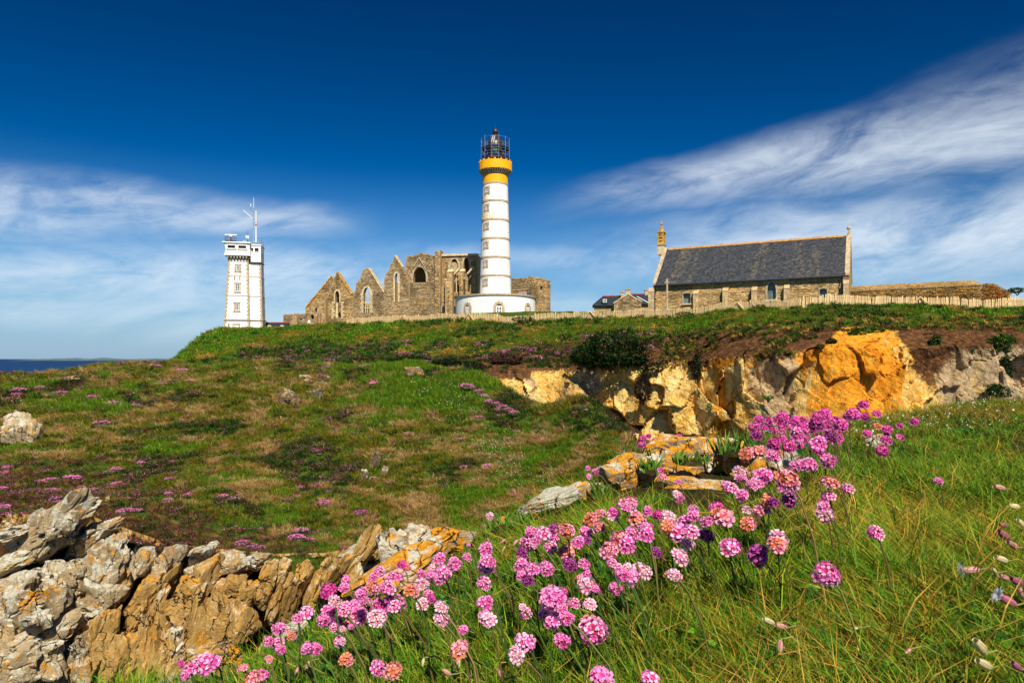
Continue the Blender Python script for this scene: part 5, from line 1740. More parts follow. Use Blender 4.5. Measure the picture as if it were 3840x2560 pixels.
obj('porch_roof', MB().add([(hx(262), -2.0, hz(712)), (hx(380), -2.0, hz(640)), (hx(496), -2.0, hz(704)), (hx(262), 2.0, hz(712)), (hx(380), 2.0, hz(640)), (hx(496), 2.0, hz(704))], [(0, 1, 4, 3), (1, 2, 5, 4)]), M['newslate'], gw)
for zx, zt3, w_ in ((382, 598, 0.75), (347, 600, 0.5)):
    c_ = obj('chimney', MB().box((hx(zx), -1.5 if zx == 382 else 2.5, (hz(650) + hz(zt3)) / 2), (w_ * 1.1, 0.7, hz(zt3) - hz(660))).box((hx(zx), -1.5 if zx == 382 else 2.5, hz(zt3)), (w_ * 1.35, 0.9, 0.16)), M['trim'], hb)
    obj('chimney_pot', MB().rod((hx(zx), -1.5 if zx == 382 else 2.5, hz(zt3)), (hx(zx), -1.5 if zx == 382 else 2.5, hz(zt3 - 14)), 0.16, 0.1, 8), M['redridge'], c_)
hb2 = thing('slate_roofed_house', 'stone house half hidden behind the left corner of the chapel', 'house', P(2180 + 520 / 2.219, 1172, 127), R(-6))
h2z = lambda zy: (HY - 820 - zy / 2.219) / F * 127 - hb2.location[2]
h2x = lambda zx: (zx - 520) * 127 / F / 2.219
obj('wall', MB().box((h2x(560), 3, (h2z(712) - 1) / 2), (h2x(700) - h2x(430), 5.6, h2z(712) + 1)), M['mortar'], hb2)
rf = obj('roof', MB().add([(h2x(425), -0.3, h2z(712)), (h2x(705), -0.3, h2z(712)), (h2x(705), 3, h2z(614)), (h2x(412), 3, h2z(614)), (h2x(705), 6.2, h2z(712)), (h2x(425), 6.2, h2z(712))], [(0, 1, 2, 3), (3, 2, 4, 5), (0, 3, 5), (1, 4, 2)]), M['newslate'], hb2)
obj('ridge_tile', MB().rod((h2x(412), 3, h2z(614)), (h2x(705), 3, h2z(614)), 0.13, n=6), M['redridge'], rf)
obj('roof_flashing', MB().rod((h2x(470), 1.9, h2z(640)), (h2x(558), -0.25, h2z(702)), 0.09, n=5), M['frame'], rf)
obj('chimney', MB().box((h2x(556), 3, (h2z(660) + h2z(580)) / 2), (0.8, 0.7, h2z(580) - h2z(660))).box((h2x(556), 3, h2z(580)), (1.05, 0.9, 0.2)), M['trim'], hb2)

# ------------------------------------------------------------------ long field wall right of the chapel
wA = np.array([(3150 - CX) / F * 84, 84.0])
wB = np.array([(3690 - CX) / F * 76, 76.0])
wth = math.atan2(wB[1] - wA[1], wB[0] - wA[0])
ff = Frame(wA, wth, 5.0)
fw = thing('field_wall', 'long ochre lichened stone wall with sloping cap right of the chapel', 'wall', (wA[0], wA[1], 5.0), wth)


def fz(zx, zy, y=0.0):
    return ff.uz(3040 + zx / 2.94, 1000 + zy / 2.94, y)


OCH = [(0.575, 0.345, 0.086), (0.460, 0.253, 0.063), (0.644, 0.414, 0.138), (0.380, 0.218, 0.069), (0.598, 0.310, 0.052), (0.529, 0.391, 0.184)]
(ua, _), (ub, _) = fz(380, 250), fz(1885, 200)
lw = [(ua, -2.0), (ub, -2.0), fz(1885, 192), fz(435, 262), (ua, fz(380, 264)[1])]
wall_part(fw, 'wall_face', lw, [], 0.9, OCH, 0.32, 0.11, 0, 71)
cap_t, cap_b = [fz(1812, 146, 0.6), fz(435, 216, 0.6)], None
mb = MB()
u0, z0 = fz(435, 262); u1, z1 = fz(1885, 192)
u0 = ua
ut0, zt0 = fz(435, 216, 0.7); ut1, zt1 = fz(1812, 146, 0.7)
ut0 = ua
zt_avg0 = zt0
cp = obj('wall_cap', MB().add([(u0, -0.1, z0 - 0.02), (u1, -0.1, z1 - 0.02), (ut1, 0.7, zt1), (ut0, 0.7, zt0), (u1, 1.6, z1 - 0.02), (u0, 1.6, z0 - 0.02), (u0, -0.1, z0 - 0.14), (u1, -0.1, z1 - 0.14)], [(0, 1, 2, 3), (3, 2, 4, 5), (1, 4, 2), (0, 3, 5), (6, 7, 1, 0)]), M['mortar'], fw)
sm = stonework([(0, 0), (u1 - u0 - 0.4, 0), (u1 - u0 - 1.6, 1), (0, 1)], [], 0.36, 0.11, (0.01, 0.04), OCH, 0, 73)
Lc = u1 - u0
sm.v = [(u0 + a, -0.1 + 0.8 * c_ + b, (z0 - 0.02) * (1 - a / Lc) + (z1 - 0.02) * a / Lc + c_ * ((zt0 - z0) * (1 - a / Lc) + (zt1 - z1) * a / Lc) - b * 0.6) for a, b, c_ in sm.v]
obj('masonry', sm, M['masonry'], cp, col=True, kind='stuff')
bk = [fz(1870, 300), fz(2215, 300), fz(2200, 268), fz(2120, 235), fz(2060, 200), fz(2010, 182), fz(1940, 180), fz(1870, 192)]
bk[0] = (bk[0][0], -2); bk[1] = (bk[1][0], -2)
wall_part(fw, 'broken_end', rough(bk[1:], 79, 0.1, 0.5) + [bk[0]], [], 1.0, [(0.42, 0.18, 0.03), (0.30, 0.13, 0.03), (0.52, 0.26, 0.05)], 0.26, 0.12, 0.05, 75, (0.03, 0.12))

# ------------------------------------------------------------------ paling fence
fpx = np.array([4300, 3840, 3400, 3000, 2700, 2400, 2100, 1700, 1500, 1420, 1350, 1300])
fpY = np.array([59.5, 62, 65, 68, 75, 82, 89, 97, 104, 108, 112, 115])
fpt = np.array([[(a - CX) / F * b, b] for a, b in zip(fpx, fpY)])
seg = np.r_[0, np.cumsum(np.hypot(*np.diff(fpt, axis=0).T))]
TOT = seg[-1]


def fence_at(s_):
    return np.array([np.interp(s_, seg, fpt[:, 0]), np.interp(s_, seg, fpt[:, 1])])


fn = thing('paling_fence', 'long chestnut paling fence of pale split stakes along the plateau edge', 'fence', (fpt[0][0], fpt[0][1], 5.0))
fo = np.array(fn.location)
ss = np.arange(0, TOT, 0.128)
pts = np.array([fence_at(q) for q in ss])
zg_ = far_z(pts[:, 0], pts[:, 1])
pale_meshes = []
for k_ in range(5):
    w_, h, tp = random.uniform(0.070, 0.095), random.uniform(0.94, 1.05), random.uniform(-0.03, 0.03)
    mb = MB().add([(-w_ / 2, -0.015, -0.3), (w_ / 2, -0.015, -0.3), (w_ / 2, 0.02, -0.3), (-w_ / 2, 0.02, -0.3), (-w_ / 2 + tp, -0.015, h - 0.1), (w_ / 2 + tp, -0.015, h - 0.1), (w_ / 2 + tp, 0.02, h - 0.1), (-w_ / 2 + tp, 0.02, h - 0.1), (tp, 0, h)],
                  [(0, 1, 5, 4), (1, 2, 6, 5), (2, 3, 7, 6), (3, 0, 4, 7), (4, 5, 8), (5, 6, 8), (6, 7, 8), (7, 4, 8)])
    me = mb.mesh('pale')
    me.materials.append(M['wood'])
    pale_meshes.append(me)
rest = MB()
cnt = 0
for i, (q, z) in enumerate(zip(pts, zg_)):
    lean = random.gauss(0, 0.035)
    px = CX + F * q[0] / q[1]
    yaw = math.atan2(*(fence_at(ss[i] + 0.3) - fence_at(ss[i] - 0.3))[::-1])
    if px < 3850 and cnt < 300:
        o = bpy.data.objects.new('pale', random.choice(pale_meshes))
        C.objects.link(o)
        o.parent = fn
        o.location = (q[0] - fo[0], q[1] - fo[1], z - fo[2])
        o.rotation_euler = (0, lean, yaw + pi)
        cnt += 1
    else:
        m_ = Matrix.Translation((q[0] - fo[0], q[1] - fo[1], z - fo[2])) @ Matrix.Rotation(yaw + pi, 4, 'Z') @ Matrix.Rotation(lean, 4, 'Y')
        me = random.choice(pale_meshes)
        rest.add([m_ @ v.co for v in me.vertices], [tuple(p_.vertices) for p_ in me.polygons])
obj('pale_run', rest, M['wood'], fn, kind='stuff')
for hh in (0.3, 0.75):                                   # twisted wires
    obj('wire', MB().path([(q[0] - fo[0], q[1] - fo[1] - 0.03, z - fo[2] + hh) for q, z in list(zip(pts, zg_))[::12]], 0.006, 4), M['steel'], fn)
for s_ in np.arange(1.5, TOT, 2.9):
    q = fence_at(s_)
    z = far_z(q[:1], q[1:])[0]
    obj('fence_post', MB().rod((0, 0, -0.4), (random.uniform(-.05, .05), 0, 1.14), 0.075, 0.065, 7), M['wood'], fn, loc=(q[0] - fo[0], q[1] - fo[1] + 0.08, z - fo[2]))
for px in (3448, 3790, 2763, 2212, 1757, 1510, 1343):     # raking struts
    s_ = np.interp(-px, -(CX + F * pts[:, 0] / pts[:, 1]), ss)
    q = fence_at(s_)
    z = far_z(q[:1], q[1:])[0]
    d = fence_at(s_ + 0.5) - fence_at(s_ - 0.5)
    for sg in (-1, 1):
        if px in (3790, 1510, 1343) and sg < 0:
            continue
        obj('strut', MB().rod((0, 0, 0.95), (d[0] * sg * 0.95, d[1] * sg * 0.95 - 0.1, -0.1), 0.055, n=6), M['wood'], fn, loc=(q[0] - fo[0], q[1] - fo[1] - 0.12, z - fo[2]))
# short run of paling left of the signal tower
f2 = thing('paling_fence', 'short run of pale paling fence left of the signal tower', 'fence', P(770, 1262, 138))
s13 = 138 / F
for i in range(46):
    xx = (i - 4) * 0.105
    wz = P(770 + xx / s13, 1262, 138)
    z = far_z(np.array([wz[0]]), np.array([138.0]))[0] - f2.location[2]
    o = bpy.data.objects.new('pale', pale_meshes[i % 5])
    C.objects.link(o); o.parent = f2
    o.location = (xx, 0, z - 0.1); o.rotation_euler = (0, random.gauss(0, 0.04), 0)
obj('fence_post', MB().rod((0, 0, -0.4), (0, 0, 1.6), 0.12, n=7), M['corbel'], f2, loc=((858 - 770) * s13, 0, far_z(np.array([P(858, 1262, 138)[0]]), np.array([138.0]))[0] - f2.location[2]))


# ================================================================== rocks
_ico = {}


def ico(sub):
    if sub not in _ico:
        bm = bmesh.new()
        bmesh.ops.create_icosphere(bm, subdivisions=sub, radius=1)
        _ico[sub] = (np.array([v.co[:] for v in bm.verts]), [tuple(v.index for v in f.verts) for f in bm.faces])
        bm.free()
    return _ico[sub]


def rock_mesh(seed, dims, tilt=0.0, sub=4, ncut=11, boxy=0.7, rough_=0.05, frac=1.0):
    """angular stone: a ball cut by random planes, stretched to dims (half sizes), tilted in the picture plane"""
    r = np.random.default_rng(seed)
    d, f = ico(sub)
    nrm = r.normal(0, 1, (ncut, 3)); nrm /= np.linalg.norm(nrm, axis=1)[:, None]
    ax = np.array([[1, 0, 0], [-1, 0, 0], [0, 1, 0], [0, -1, 0], [0, 0, 1], [0, 0, -1]], float)
    ax = ax + r.normal(0, 0.22, ax.shape); ax /= np.linalg.norm(ax, axis=1)[:, None]
    nn = np.r_[nrm, ax]
    dist = np.r_[r.uniform(0.72, 1.1, ncut), r.uniform(boxy, boxy + 0.25, 6)]
    dt = d @ nn.T
    rad = np.where(dt > 1e-3, dist[None] / np.maximum(dt, 1e-3), 9).min(1)
    v = d * np.minimum(rad, 1.5)[:, None]
    v = v * (1 + fbm(v * 1.7 + seed, seed, 4)[:, None] * rough_ * 4 + fbm(v * 6 + seed, seed + 5, 3)[:, None] * rough_ * 1.6)
    if sub >= 3:                                          # fracture the faces into blocks
        sd = r.normal(0, 0.75, (int(14 + 10 * sub), 3))
        q = v * np.array([1.0, 1.0, 0.75]) + np.stack([fbm(v * 2.2 + 9 * k_ + seed, seed + k_, 3) for k_ in range(3)], 1) * 0.5
        i1, e1, e2 = cells(q, sd)
        hh = r.normal(0, 0.055, len(sd)); gg = r.normal(0, 0.10, (len(sd), 3))
        dd = hh[i1] + ((q - sd[i1]) * gg[i1]).sum(1) - 0.075 * np.clip(1 - (e2 - e1) / 0.10, 0, 1) ** 2
        v = v * (1 + frac * dd)[:, None]
    v = v * np.array(dims)
    m_ = np.array(Matrix.Rotation(R(tilt), 3, 'Y') @ Matrix.Rotation(r.uniform(-0.4, 0.4), 3, 'Z'))
    v = v @ m_.T
    me = bpy.data.meshes.new('rock')
    me.from_pydata(v.tolist(), [], f)
    return me


# rock face under the headland turf
cpx = np.linspace(-420, 1900, 420)
epx = np.array([-420, -300, 0, 300, 600, 1000, 1200, 1400, 1700, 1900])
epy = np.array([1975, 1965, 1955, 1965, 2070, 2105, 2100, 2060, 2100, 2100])
epY = np.array([14.6, 15.0, 15.5, 16.5, 16.8, 17.7, 18.4, 19.6, 19.6, 19.4])
nv = 110
V = np.zeros((len(cpx), nv, 3))
for i, px in enumerate(cpx):
    a = P(px, np.interp(px, epx, epy), np.interp(px, epx, epY))
    a = a + np.array([0, 0.55, 0.05])
    for j in range(nv):
        k_ = j / (nv - 1)
        V[i, j] = a + np.array([0, -0.55 * min(1, k_ * 8) - 9 * k_ * 0.16, -9.0 * k_ - 0.0])
p = V.reshape(-1, 3)
rot = np.array(Matrix.Rotation(R(-14), 3, 'Y'))
d1, c1 = blocks(p, 0.85, (0.7, 1.0, 2.6), 0.26, 0.26, 0.9, 0.16, 121, rot)
d2, c2 = blocks(p, 0.36, (0.8, 1.0, 2.0), 0.06, 0.16, 0.16, 0.16, 122, rot)
rp = np.clip(np.tile(np.linspace(0, 1, nv), len(cpx)) / 0.05, 0, 1)
p = p + np.array([0.1, -0.98, 0.1]) * ((d1 + d2 + fbm(p * 2.5, 131, 4) * 0.22) * rp)[:, None]
M['face'] = rockmat('ochre_rock_face', (0.15, 0.075, 0.02), (0.54, 0.33, 0.10), (0.72, 0.53, 0.25), -0.03, -0.01, 1.4)
face = obj('rock_face', grid_mesh('rock_face', p.reshape(V.shape), smooth=False), M['face'], kind='structure')
facePY = lambda px: np.interp(px, epx, epY)

stones = [  # enlargement x, y, w, h, tilt, material, how far it stands out
    (300, 215, 400, 250, -38, 'p', .5), (95, 235, 130, 90, -20, 'p', .3), (545, 245, 260, 130, -32, 'p', .3), (640, 400, 190, 330, 6, 'p', .7), (640, 590, 135, 230, 10, 'p', .8),
    (150, 640, 420, 360, -30, 'p', .9), (425, 520, 190, 290, 5, 'p', .6), (860, 385, 85, 160, 12, 'p', .5), (940, 430, 85, 160, 8, 'p', .3), (988, 395, 46, 120, -8, 'p', .2),
    (55, 420, 150, 120, -25, 'p', .3), (50, 540, 140, 110, -10, 'p', .4), (420, 730, 170, 180, 0, 'p', .9), (210, 870, 340, 200, -20, 'p', 1.1), (450, 930, 210, 430, 6, 'p', .9), (80, 1010, 300, 280, -15, 'p', 1.2),
    (540, 665, 105, 140, 8, 'p', .7), (500, 400, 70, 90, 20, 'p', .3), (735, 480, 60, 260, 10, 'p', .4), (370, 660, 110, 120, -20, 'p', .6), (250, 1020, 200, 260, 0, 'p', 1.0), (10, 760, 160, 300, 5, 'p', .9),
    (600, 860, 140, 320, 8, 'o', .7), (690, 960, 150, 340, 5, 'o', .6), (860, 600, 110, 250, 22, 'o', .4), (925, 640, 70, 200, 22, 'o', .3), (1000, 510, 50, 160, 20, 'o', .2),
    (1120, 620, 165, 220, 4, 'o', .6), (1065, 830, 125, 180, 8, 'p', .7), (1245, 470, 90, 190, 8, 'o', .5), (1205, 345, 130, 90, -30, 'p', .4), (1350, 405, 145, 130, -8, 'p', .5), (1505, 390, 95, 95, 0, 'p', .4),
    (1310, 710, 150, 310, 3, 'o', .6), (1425, 780, 110, 230, 4, 'o', .65), (1390, 530, 120, 110, 20, 'o', .5), (1465, 600, 80, 170, 14, 'o', .45), (1580, 470, 80, 120, 6, 'o', .4), (1565, 590, 80, 150, 16, 'o', .4),
    (1665, 450, 80, 120, 16, 'o', .35), (1640, 620, 80, 260, 18, 'o', .3), (1725, 610, 60, 240, 18, 'o', .25), (1785, 465, 90, 100, 14, 'o', .3), (1840, 570, 70, 200, 20, 'o', .25), (1905, 520, 60, 190, 22, 'o', .25),
    (2150, 325, 95, 280, 30, 'o', .5), (2045, 420, 50, 130, 28, 'o', .3), (2050, 352, 100, 45, -22, 'p', .3), (1960, 470, 60, 160, 24, 'o', .3), (2080, 480, 70, 180, 26, 'o', .3),
    (980, 970, 120, 300, 4, 'o', .5), (880, 900, 110, 380, 3, 'o', .45), (1205, 820, 55, 320, 3, 'o', .5), (1110, 1000, 170, 220, 0, 'o', .5), (1150, 450, 90, 70, -15, 'p', .35), (1260, 900, 120, 120, 10, 'o', .4), (1290, 1010, 160, 240, 0, 'o', .4),
    (790, 720, 70, 200, 25, 'o', .3), (1000, 720, 60, 220, 14, 'o', .3), (780, 980, 110, 320, 6, 'o', .4)]
for k_, (zx, zy, w_, h, tl, m_, pr) in enumerate(stones):
    px, py = zx / 1.568, 1850 + zy / 1.568
    Yc = facePY(px) - (0.35 if m_ == 'p' else 0.55) - pr * 0.6 - max(0, (py - 2060)) / F * 16 * 0.16
    c_ = P(px, py, Yc)
    s_ = Yc / F / 1.568 / 2
    me = rock_mesh(200 + k_, (w_ * s_ * (1.32 if m_ == 'p' else 1.16), max(0.45, min(w_, h) * s_ * 1.1), h * s_ * (1.02 if m_ == 'p' else 1.2)), tl, 5 if w_ * h > 30000 else 4, boxy=0.74, rough_=0.03, frac=1.4 if m_ == 'p' else 1.2)
    obj('rock', me, M['rock_pale' if m_ == 'p' else 'rock_ochre'], face, loc=c_)
r = random.Random(5)
for k_ in range(70):                                      # smaller fill between the big ones
    zx = r.uniform(760, 2000); zy = r.uniform(430, 1100)
    px, py = zx / 1.568, 1850 + zy / 1.568
    Yc = facePY(px) - 0.15 - max(0, (py - 2060)) / F * 16 * 0.16
    s_ = Yc / F / 1.568 / 2
    w_, h = r.uniform(25, 60), r.uniform(70, 190)
    obj('rock', rock_mesh(400 + k_, (w_ * s_, 0.3, h * s_), r.uniform(4, 22), 2, boxy=0.72), M['rock_ochre'], face, loc=P(px, py, Yc))


def hit(zf, px, py, y0, y1, n=600):
    """distance at which the sight line through a pixel meets a ground surface"""
    Yv = np.linspace(y0, y1, n)
    q = zf((px - CX) / F * Yv, Yv) - (HY - py) / F * Yv
    i = np.argmax(q > 0)
    return Yv[i] if (q > 0).any() else y1


outc = [(60, 1625, 140, 170, -10, 'pale lichened boulder at the left edge of the headland'), (1072, 1490, 80, 95, 20, 'pale-topped rock in the bare patch high on the headland'), (1190, 1478, 70, 55, -10, 'low grey rock in the bare patch high on the headland'),
        (1140, 1418, 60, 34, 0, 'dark flat rock on the headland crest above the bare patch'), (1208, 1420, 60, 46, 10, 'brown rock on the headland crest right of the flat rock'),
        (1400, 1735, 52, 110, 12, 'upright split grey rock in the middle of the headland slope'), (1362, 1785, 34, 80, -6, 'thin pointed rock left of the upright split rock'), (1440, 1770, 34, 60, 8, 'small pale rock right of the upright split rock'), (1400, 1800, 60, 40, 0, 'low stone at the foot of the upright split rock'),
        (1556, 1390, 80, 44, 0, 'low grey rock beside the bright green patch on the crest'), (264, 1418, 90, 24, -6, 'long flat pale rock on the left skyline of the headland'), (1218, 1372, 34, 52, 40, 'slanting rock below the plateau slope'), (400, 1872, 18, 26, 0, 'single small yellow stone on the brown heath'),
        (1100, 1505, 60, 40, 0, 'small lichened stone below the pale-topped rock'), (1368, 1372, 60, 22, 0, 'flat stone on the crest near the slope foot')]
for k_, (px, py, w_, h, tl, lab) in enumerate(outc):
    Yc = hit(hl_z, px, py + h * 0.3, 17, 60)
    s_ = Yc / F / 2
    c_ = P(px, py, Yc)
    obj('boulder', rock_mesh(600 + k_, (w_ * s_ * 1.0, w_ * s_ * 0.8, h * s_ * 1.0), tl, 4, boxy=0.6), M['rock_pale' if k_ == 0 else 'rock_dark' if 'yellow' not in lab else 'rock_ochre'], label=lab, cat='rock', group='rocks on the headland', loc=c_ + np.array([0, h * s_ * 0.5, -h * s_ * 0.15]))

fgr = [(2610, 1735, 520, 180, 4, 2.15, 'rock_orange', 'big orange lichened rock below the yellow cliff'), (2350, 1775, 230, 150, -18, 2.02, 'rock_orange', 'orange lichened rock with grey left flank beside the big orange rock'),
       (2640, 1850, 330, 120, 0, 1.86, 'rock_orange', 'dark grey rock with orange crust in front of the big orange rock'), (2800, 1745, 190, 130, 10, 2.02, 'rock_orange', 'orange grey rock right of the big orange rock'), (2920, 1745, 260, 100, 6, 2.05, 'rock_white', 'white lichened rock under the dense thrift clump'),
       (3290, 1655, 120, 44, -4, 2.7, 'rock_white', 'small white rock in the grass right of the thrift clump'),
       (1480, 2150, 500, 120, -27, 1.52, 'rock_orange', 'long sloping orange and white lichened slab'), (1480, 2050, 140, 110, -10, 1.62, 'rock_white', 'smooth grey stone behind the sloping slab'), (1570, 2025, 130, 110, 0, 1.64, 'rock_white', 'rounded grey stone with yellow crust behind the slab'), (1700, 2030, 160, 100, -8, 1.60, 'rock_orange', 'orange crusted stone at the top of the sloping slab'),
       (790, 2490, 240, 100, -18, 1.16, 'rock_orange', 'orange lichened stone at the bottom left of the bank'), (650, 2550, 170, 70, -25, 1.12, 'rock_white', 'white lichened stone at the lower left corner of the bank'),
       (2040, 1880, 260, 50, -24, 1.80, 'rock_white', 'narrow pale stone ledge at the brink between slab and orange rocks'), (2190, 1840, 140, 60, -16, 1.90, 'rock_orange', 'small orange stone beside the pale ledge'), (1880, 1960, 90, 44, -20, 1.70, 'rock_orange', 'little orange stone at the brink above the slab'), (1090, 2360, 120, 50, -25, 1.30, 'rock_white', 'small white stone at the brink below the slab')]
for k_, (px, py, w_, h, tl, Yc, m_, lab) in enumerate(fgr):
    s_ = Yc / F / 2
    obj('boulder', rock_mesh(700 + k_, (w_ * s_ * 1.08, max(h, w_ * 0.45) * s_, h * s_ * 1.15), tl, 5 if w_ > 200 else 4, boxy=0.66, rough_=0.07), M[m_], label=lab, cat='rock', group='rocks along the brink of the bank', loc=P(px, py, Yc))


# ================================================================== vegetation
hidden = {}


def col_of(name, objs):
    c_ = bpy.data.collections.new(name)
    for o in objs:
        c_.objects.link(o)
    return c_


def jit(c_, a=0.25):
    g_ = 1 + random.uniform(-a, a) * 1.5
    return tuple(max(0.0, x * g_ * (1 + random.uniform(-a, a) * 0.4)) for x in c_)


def tuft(name, n, hmin, hmax, width, spread, lean, cols, seg=2, wind=(-0.25, 0.0), flat=0.0, specks=None):
    mb = MB()
    for i in range(n):
        a = random.uniform(0, 2 * pi)
        rr_ = spread * math.sqrt(random.random())
        b = Vector((rr_ * cos(a), rr_ * sin(a), -0.02 * hmax))
        h = random.uniform(hmin, hmax)
        aa = a + random.gauss(0, 0.9)
        d = Vector((cos(aa) * lean + wind[0], sin(aa) * lean + wind[1], 0)) * h * random.uniform(0.5, 1.3)
        w_ = width * random.uniform(0.7, 1.3)
        side = Vector((-sin(aa + random.gauss(0, 1)), cos(aa + random.gauss(0, 1)), 0)).normalized() * w_ / 2
        zt = h * (1 - flat * random.random())
        m1 = b + d * 0.32 + Vector((0, 0, zt * 0.60))
        tp = b + d + Vector((0, 0, zt))
        vs = [b - side, b + side, m1 + side * 0.8, m1 - side * 0.8, tp]
        c_ = jit(random.choice(cols))
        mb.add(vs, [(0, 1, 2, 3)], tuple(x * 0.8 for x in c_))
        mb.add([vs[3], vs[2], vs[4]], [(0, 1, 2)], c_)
        if specks and random.random() < specks[0]:
            s_ = specks[1] * random.uniform(0.6, 1.2)
            q = Matrix.Rotation(random.uniform(0, 6), 3, 'Z') @ Matrix.Rotation(random.gauss(0, 0.6), 3, 'X')
            mb.add([tp + q @ Vector(v) * s_ for v in ((1, 0, 0.2), (0.3, 0.9, 0.3), (-0.8, 0.6, 0.2), (-0.8, -0.6, 0.25), (0.3, -0.9, 0.2), (0, 0, -0.5))], [(0, 1, 2, 3, 4), (1, 0, 5), (3, 2, 5), (4, 3, 5)], jit(random.choice(specks[2]), 0.12))
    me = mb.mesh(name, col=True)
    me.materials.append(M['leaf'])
    return bpy.data.objects.new(name, me)


def clover(name, n, size, spread, hmax, cols):
    mb = MB()
    for i in range(n):
        a = random.uniform(0, 2 * pi)
        rr_ = spread * math.sqrt(random.random())
        c_ = Vector((rr_ * cos(a), rr_ * sin(a), random.uniform(0.15, 1) * hmax))
        q = Matrix.Rotation(random.uniform(0, 6.3), 3, 'Z') @ Matrix.Rotation(random.gauss(0.3, 0.4), 3, 'X')
        s_ = size * random.uniform(0.6, 1.3)
        cc = jit(random.choice(cols))
        for k_ in range(3):
            qq = q @ Matrix.Rotation(k_ * 2.09, 3, 'Z')
            mb.add([c_ + qq @ Vector(v) * s_ for v in ((0, 0, 0), (0.45, 0.35, 0.1), (0.30, 0.95, 0.05), (-0.30, 0.95, 0.05), (-0.45, 0.35, 0.1))], [(0, 1, 2, 3, 4)], cc)
        mb.add([Vector((c_.x, c_.y, 0)) + Vector((0.001, 0, 0)), Vector((c_.x, c_.y, 0)) - Vector((0.001, 0, 0)), c_], [(0, 1, 2)], (0.05, 0.10, 0.02))
    me = mb.mesh(name, col=True)
    me.materials.append(M['leaf'])
    return bpy.data.objects.new(name, me)


def scatter(name, label, cat, coll, pts, scl, idx, seed=0, tilt=0.15, rots=None):
    """one object whose geometry nodes set a member of a collection on every vertex"""
    r = np.random.default_rng(seed)
    n = len(pts)
    me = bpy.data.meshes.new(name)
    me.vertices.add(n)
    me.vertices.foreach_set('co', np.asarray(pts, np.float32).ravel())
    rot_ = np.c_[r.normal(0, tilt, n), r.normal(0, tilt, n), r.normal(0, 0.5, n)] if rots is None else rots
    a = me.attributes.new('rot', 'FLOAT_VECTOR', 'POINT'); a.data.foreach_set('vector', rot_.astype(np.float32).ravel())
    a = me.attributes.new('scl', 'FLOAT', 'POINT'); a.data.foreach_set('value', np.asarray(scl, np.float32))
    a = me.attributes.new('idx', 'INT', 'POINT'); a.data.foreach_set('value', np.asarray(idx, np.int32))
    o = obj(name, me, None, label=label, cat=None, kind='stuff')
    ng = bpy.data.node_groups.new(name, 'GeometryNodeTree')
    ng.interface.new_socket('Geometry', in_out='INPUT', socket_type='NodeSocketGeometry')
    ng.interface.new_socket('Geometry', in_out='OUTPUT', socket_type='NodeSocketGeometry')
    N = ng.nodes.new
    gi, go = N('NodeGroupInput'), N('NodeGroupOutput')
    ci = N('GeometryNodeCollectionInfo')
    ci.inputs['Collection'].default_value = coll
    ci.inputs['Separate Children'].default_value = True
    ci.inputs['Reset Children'].default_value = True
    ip = N('GeometryNodeInstanceOnPoints')
    ip.inputs['Pick Instance'].default_value = True

    def na(nm, ty):
        q = N('GeometryNodeInputNamedAttribute')
        q.data_type = ty
        q.inputs['Name'].default_value = nm
        return q.outputs['Attribute']
    L = ng.links.new
    er = N('FunctionNodeEulerToRotation')
    L(na('rot', 'FLOAT_VECTOR'), er.inputs[0])
    L(gi.outputs[0], ip.inputs['Points'])
    L(ci.outputs[0], ip.inputs['Instance'])
    L(na('idx', 'INT'), ip.inputs['Instance Index'])
    L(er.outputs[0], ip.inputs['Rotation'])
    L(na('scl', 'FLOAT'), ip.inputs['Scale'])
    L(ip.outputs[0], go.inputs[0])
    md = o.modifiers.new('scatter', 'NODES')
    md.node_group = ng
    return o


NG = [(0.13, 0.28, 0.010), (0.08, 0.20, 0.008), (0.24, 0.36, 0.014), (0.045, 0.12, 0.006), (0.36, 0.40, 0.02)]
GRN = [(0.080, 0.175, 0.008), (0.050, 0.125, 0.006), (0.15, 0.24, 0.010), (0.030, 0.080, 0.005), (0.21, 0.26, 0.014)]
LUSH = [(0.11, 0.31, 0.008), (0.07, 0.22, 0.007), (0.19, 0.39, 0.012), (0.045, 0.145, 0.007)]
DARK = [(0.020, 0.065, 0.006), (0.032, 0.090, 0.008), (0.014, 0.044, 0.006), (0.05, 0.115, 0.010)]
STRAW = [(0.56, 0.30, 0.045), (0.66, 0.42, 0.09), (0.40, 0.19, 0.025), (0.52, 0.36, 0.08), (0.60, 0.28, 0.03)]
OLIVE = [(0.25, 0.21, 0.016), (0.34, 0.23, 0.022), (0.17, 0.16, 0.012), (0.40, 0.24, 0.03)]
HEATH = [(0.10, 0.042, 0.020), (0.17, 0.070, 0.030), (0.060, 0.028, 0.016), (0.20, 0.095, 0.045), (0.08, 0.06, 0.018)]
PINK = [(0.78, 0.22, 0.52), (0.66, 0.14, 0.42), (0.86, 0.36, 0.64), (0.52, 0.10, 0.34)]
WHITE = [(0.80, 0.78, 0.68), (0.72, 0.70, 0.56)]

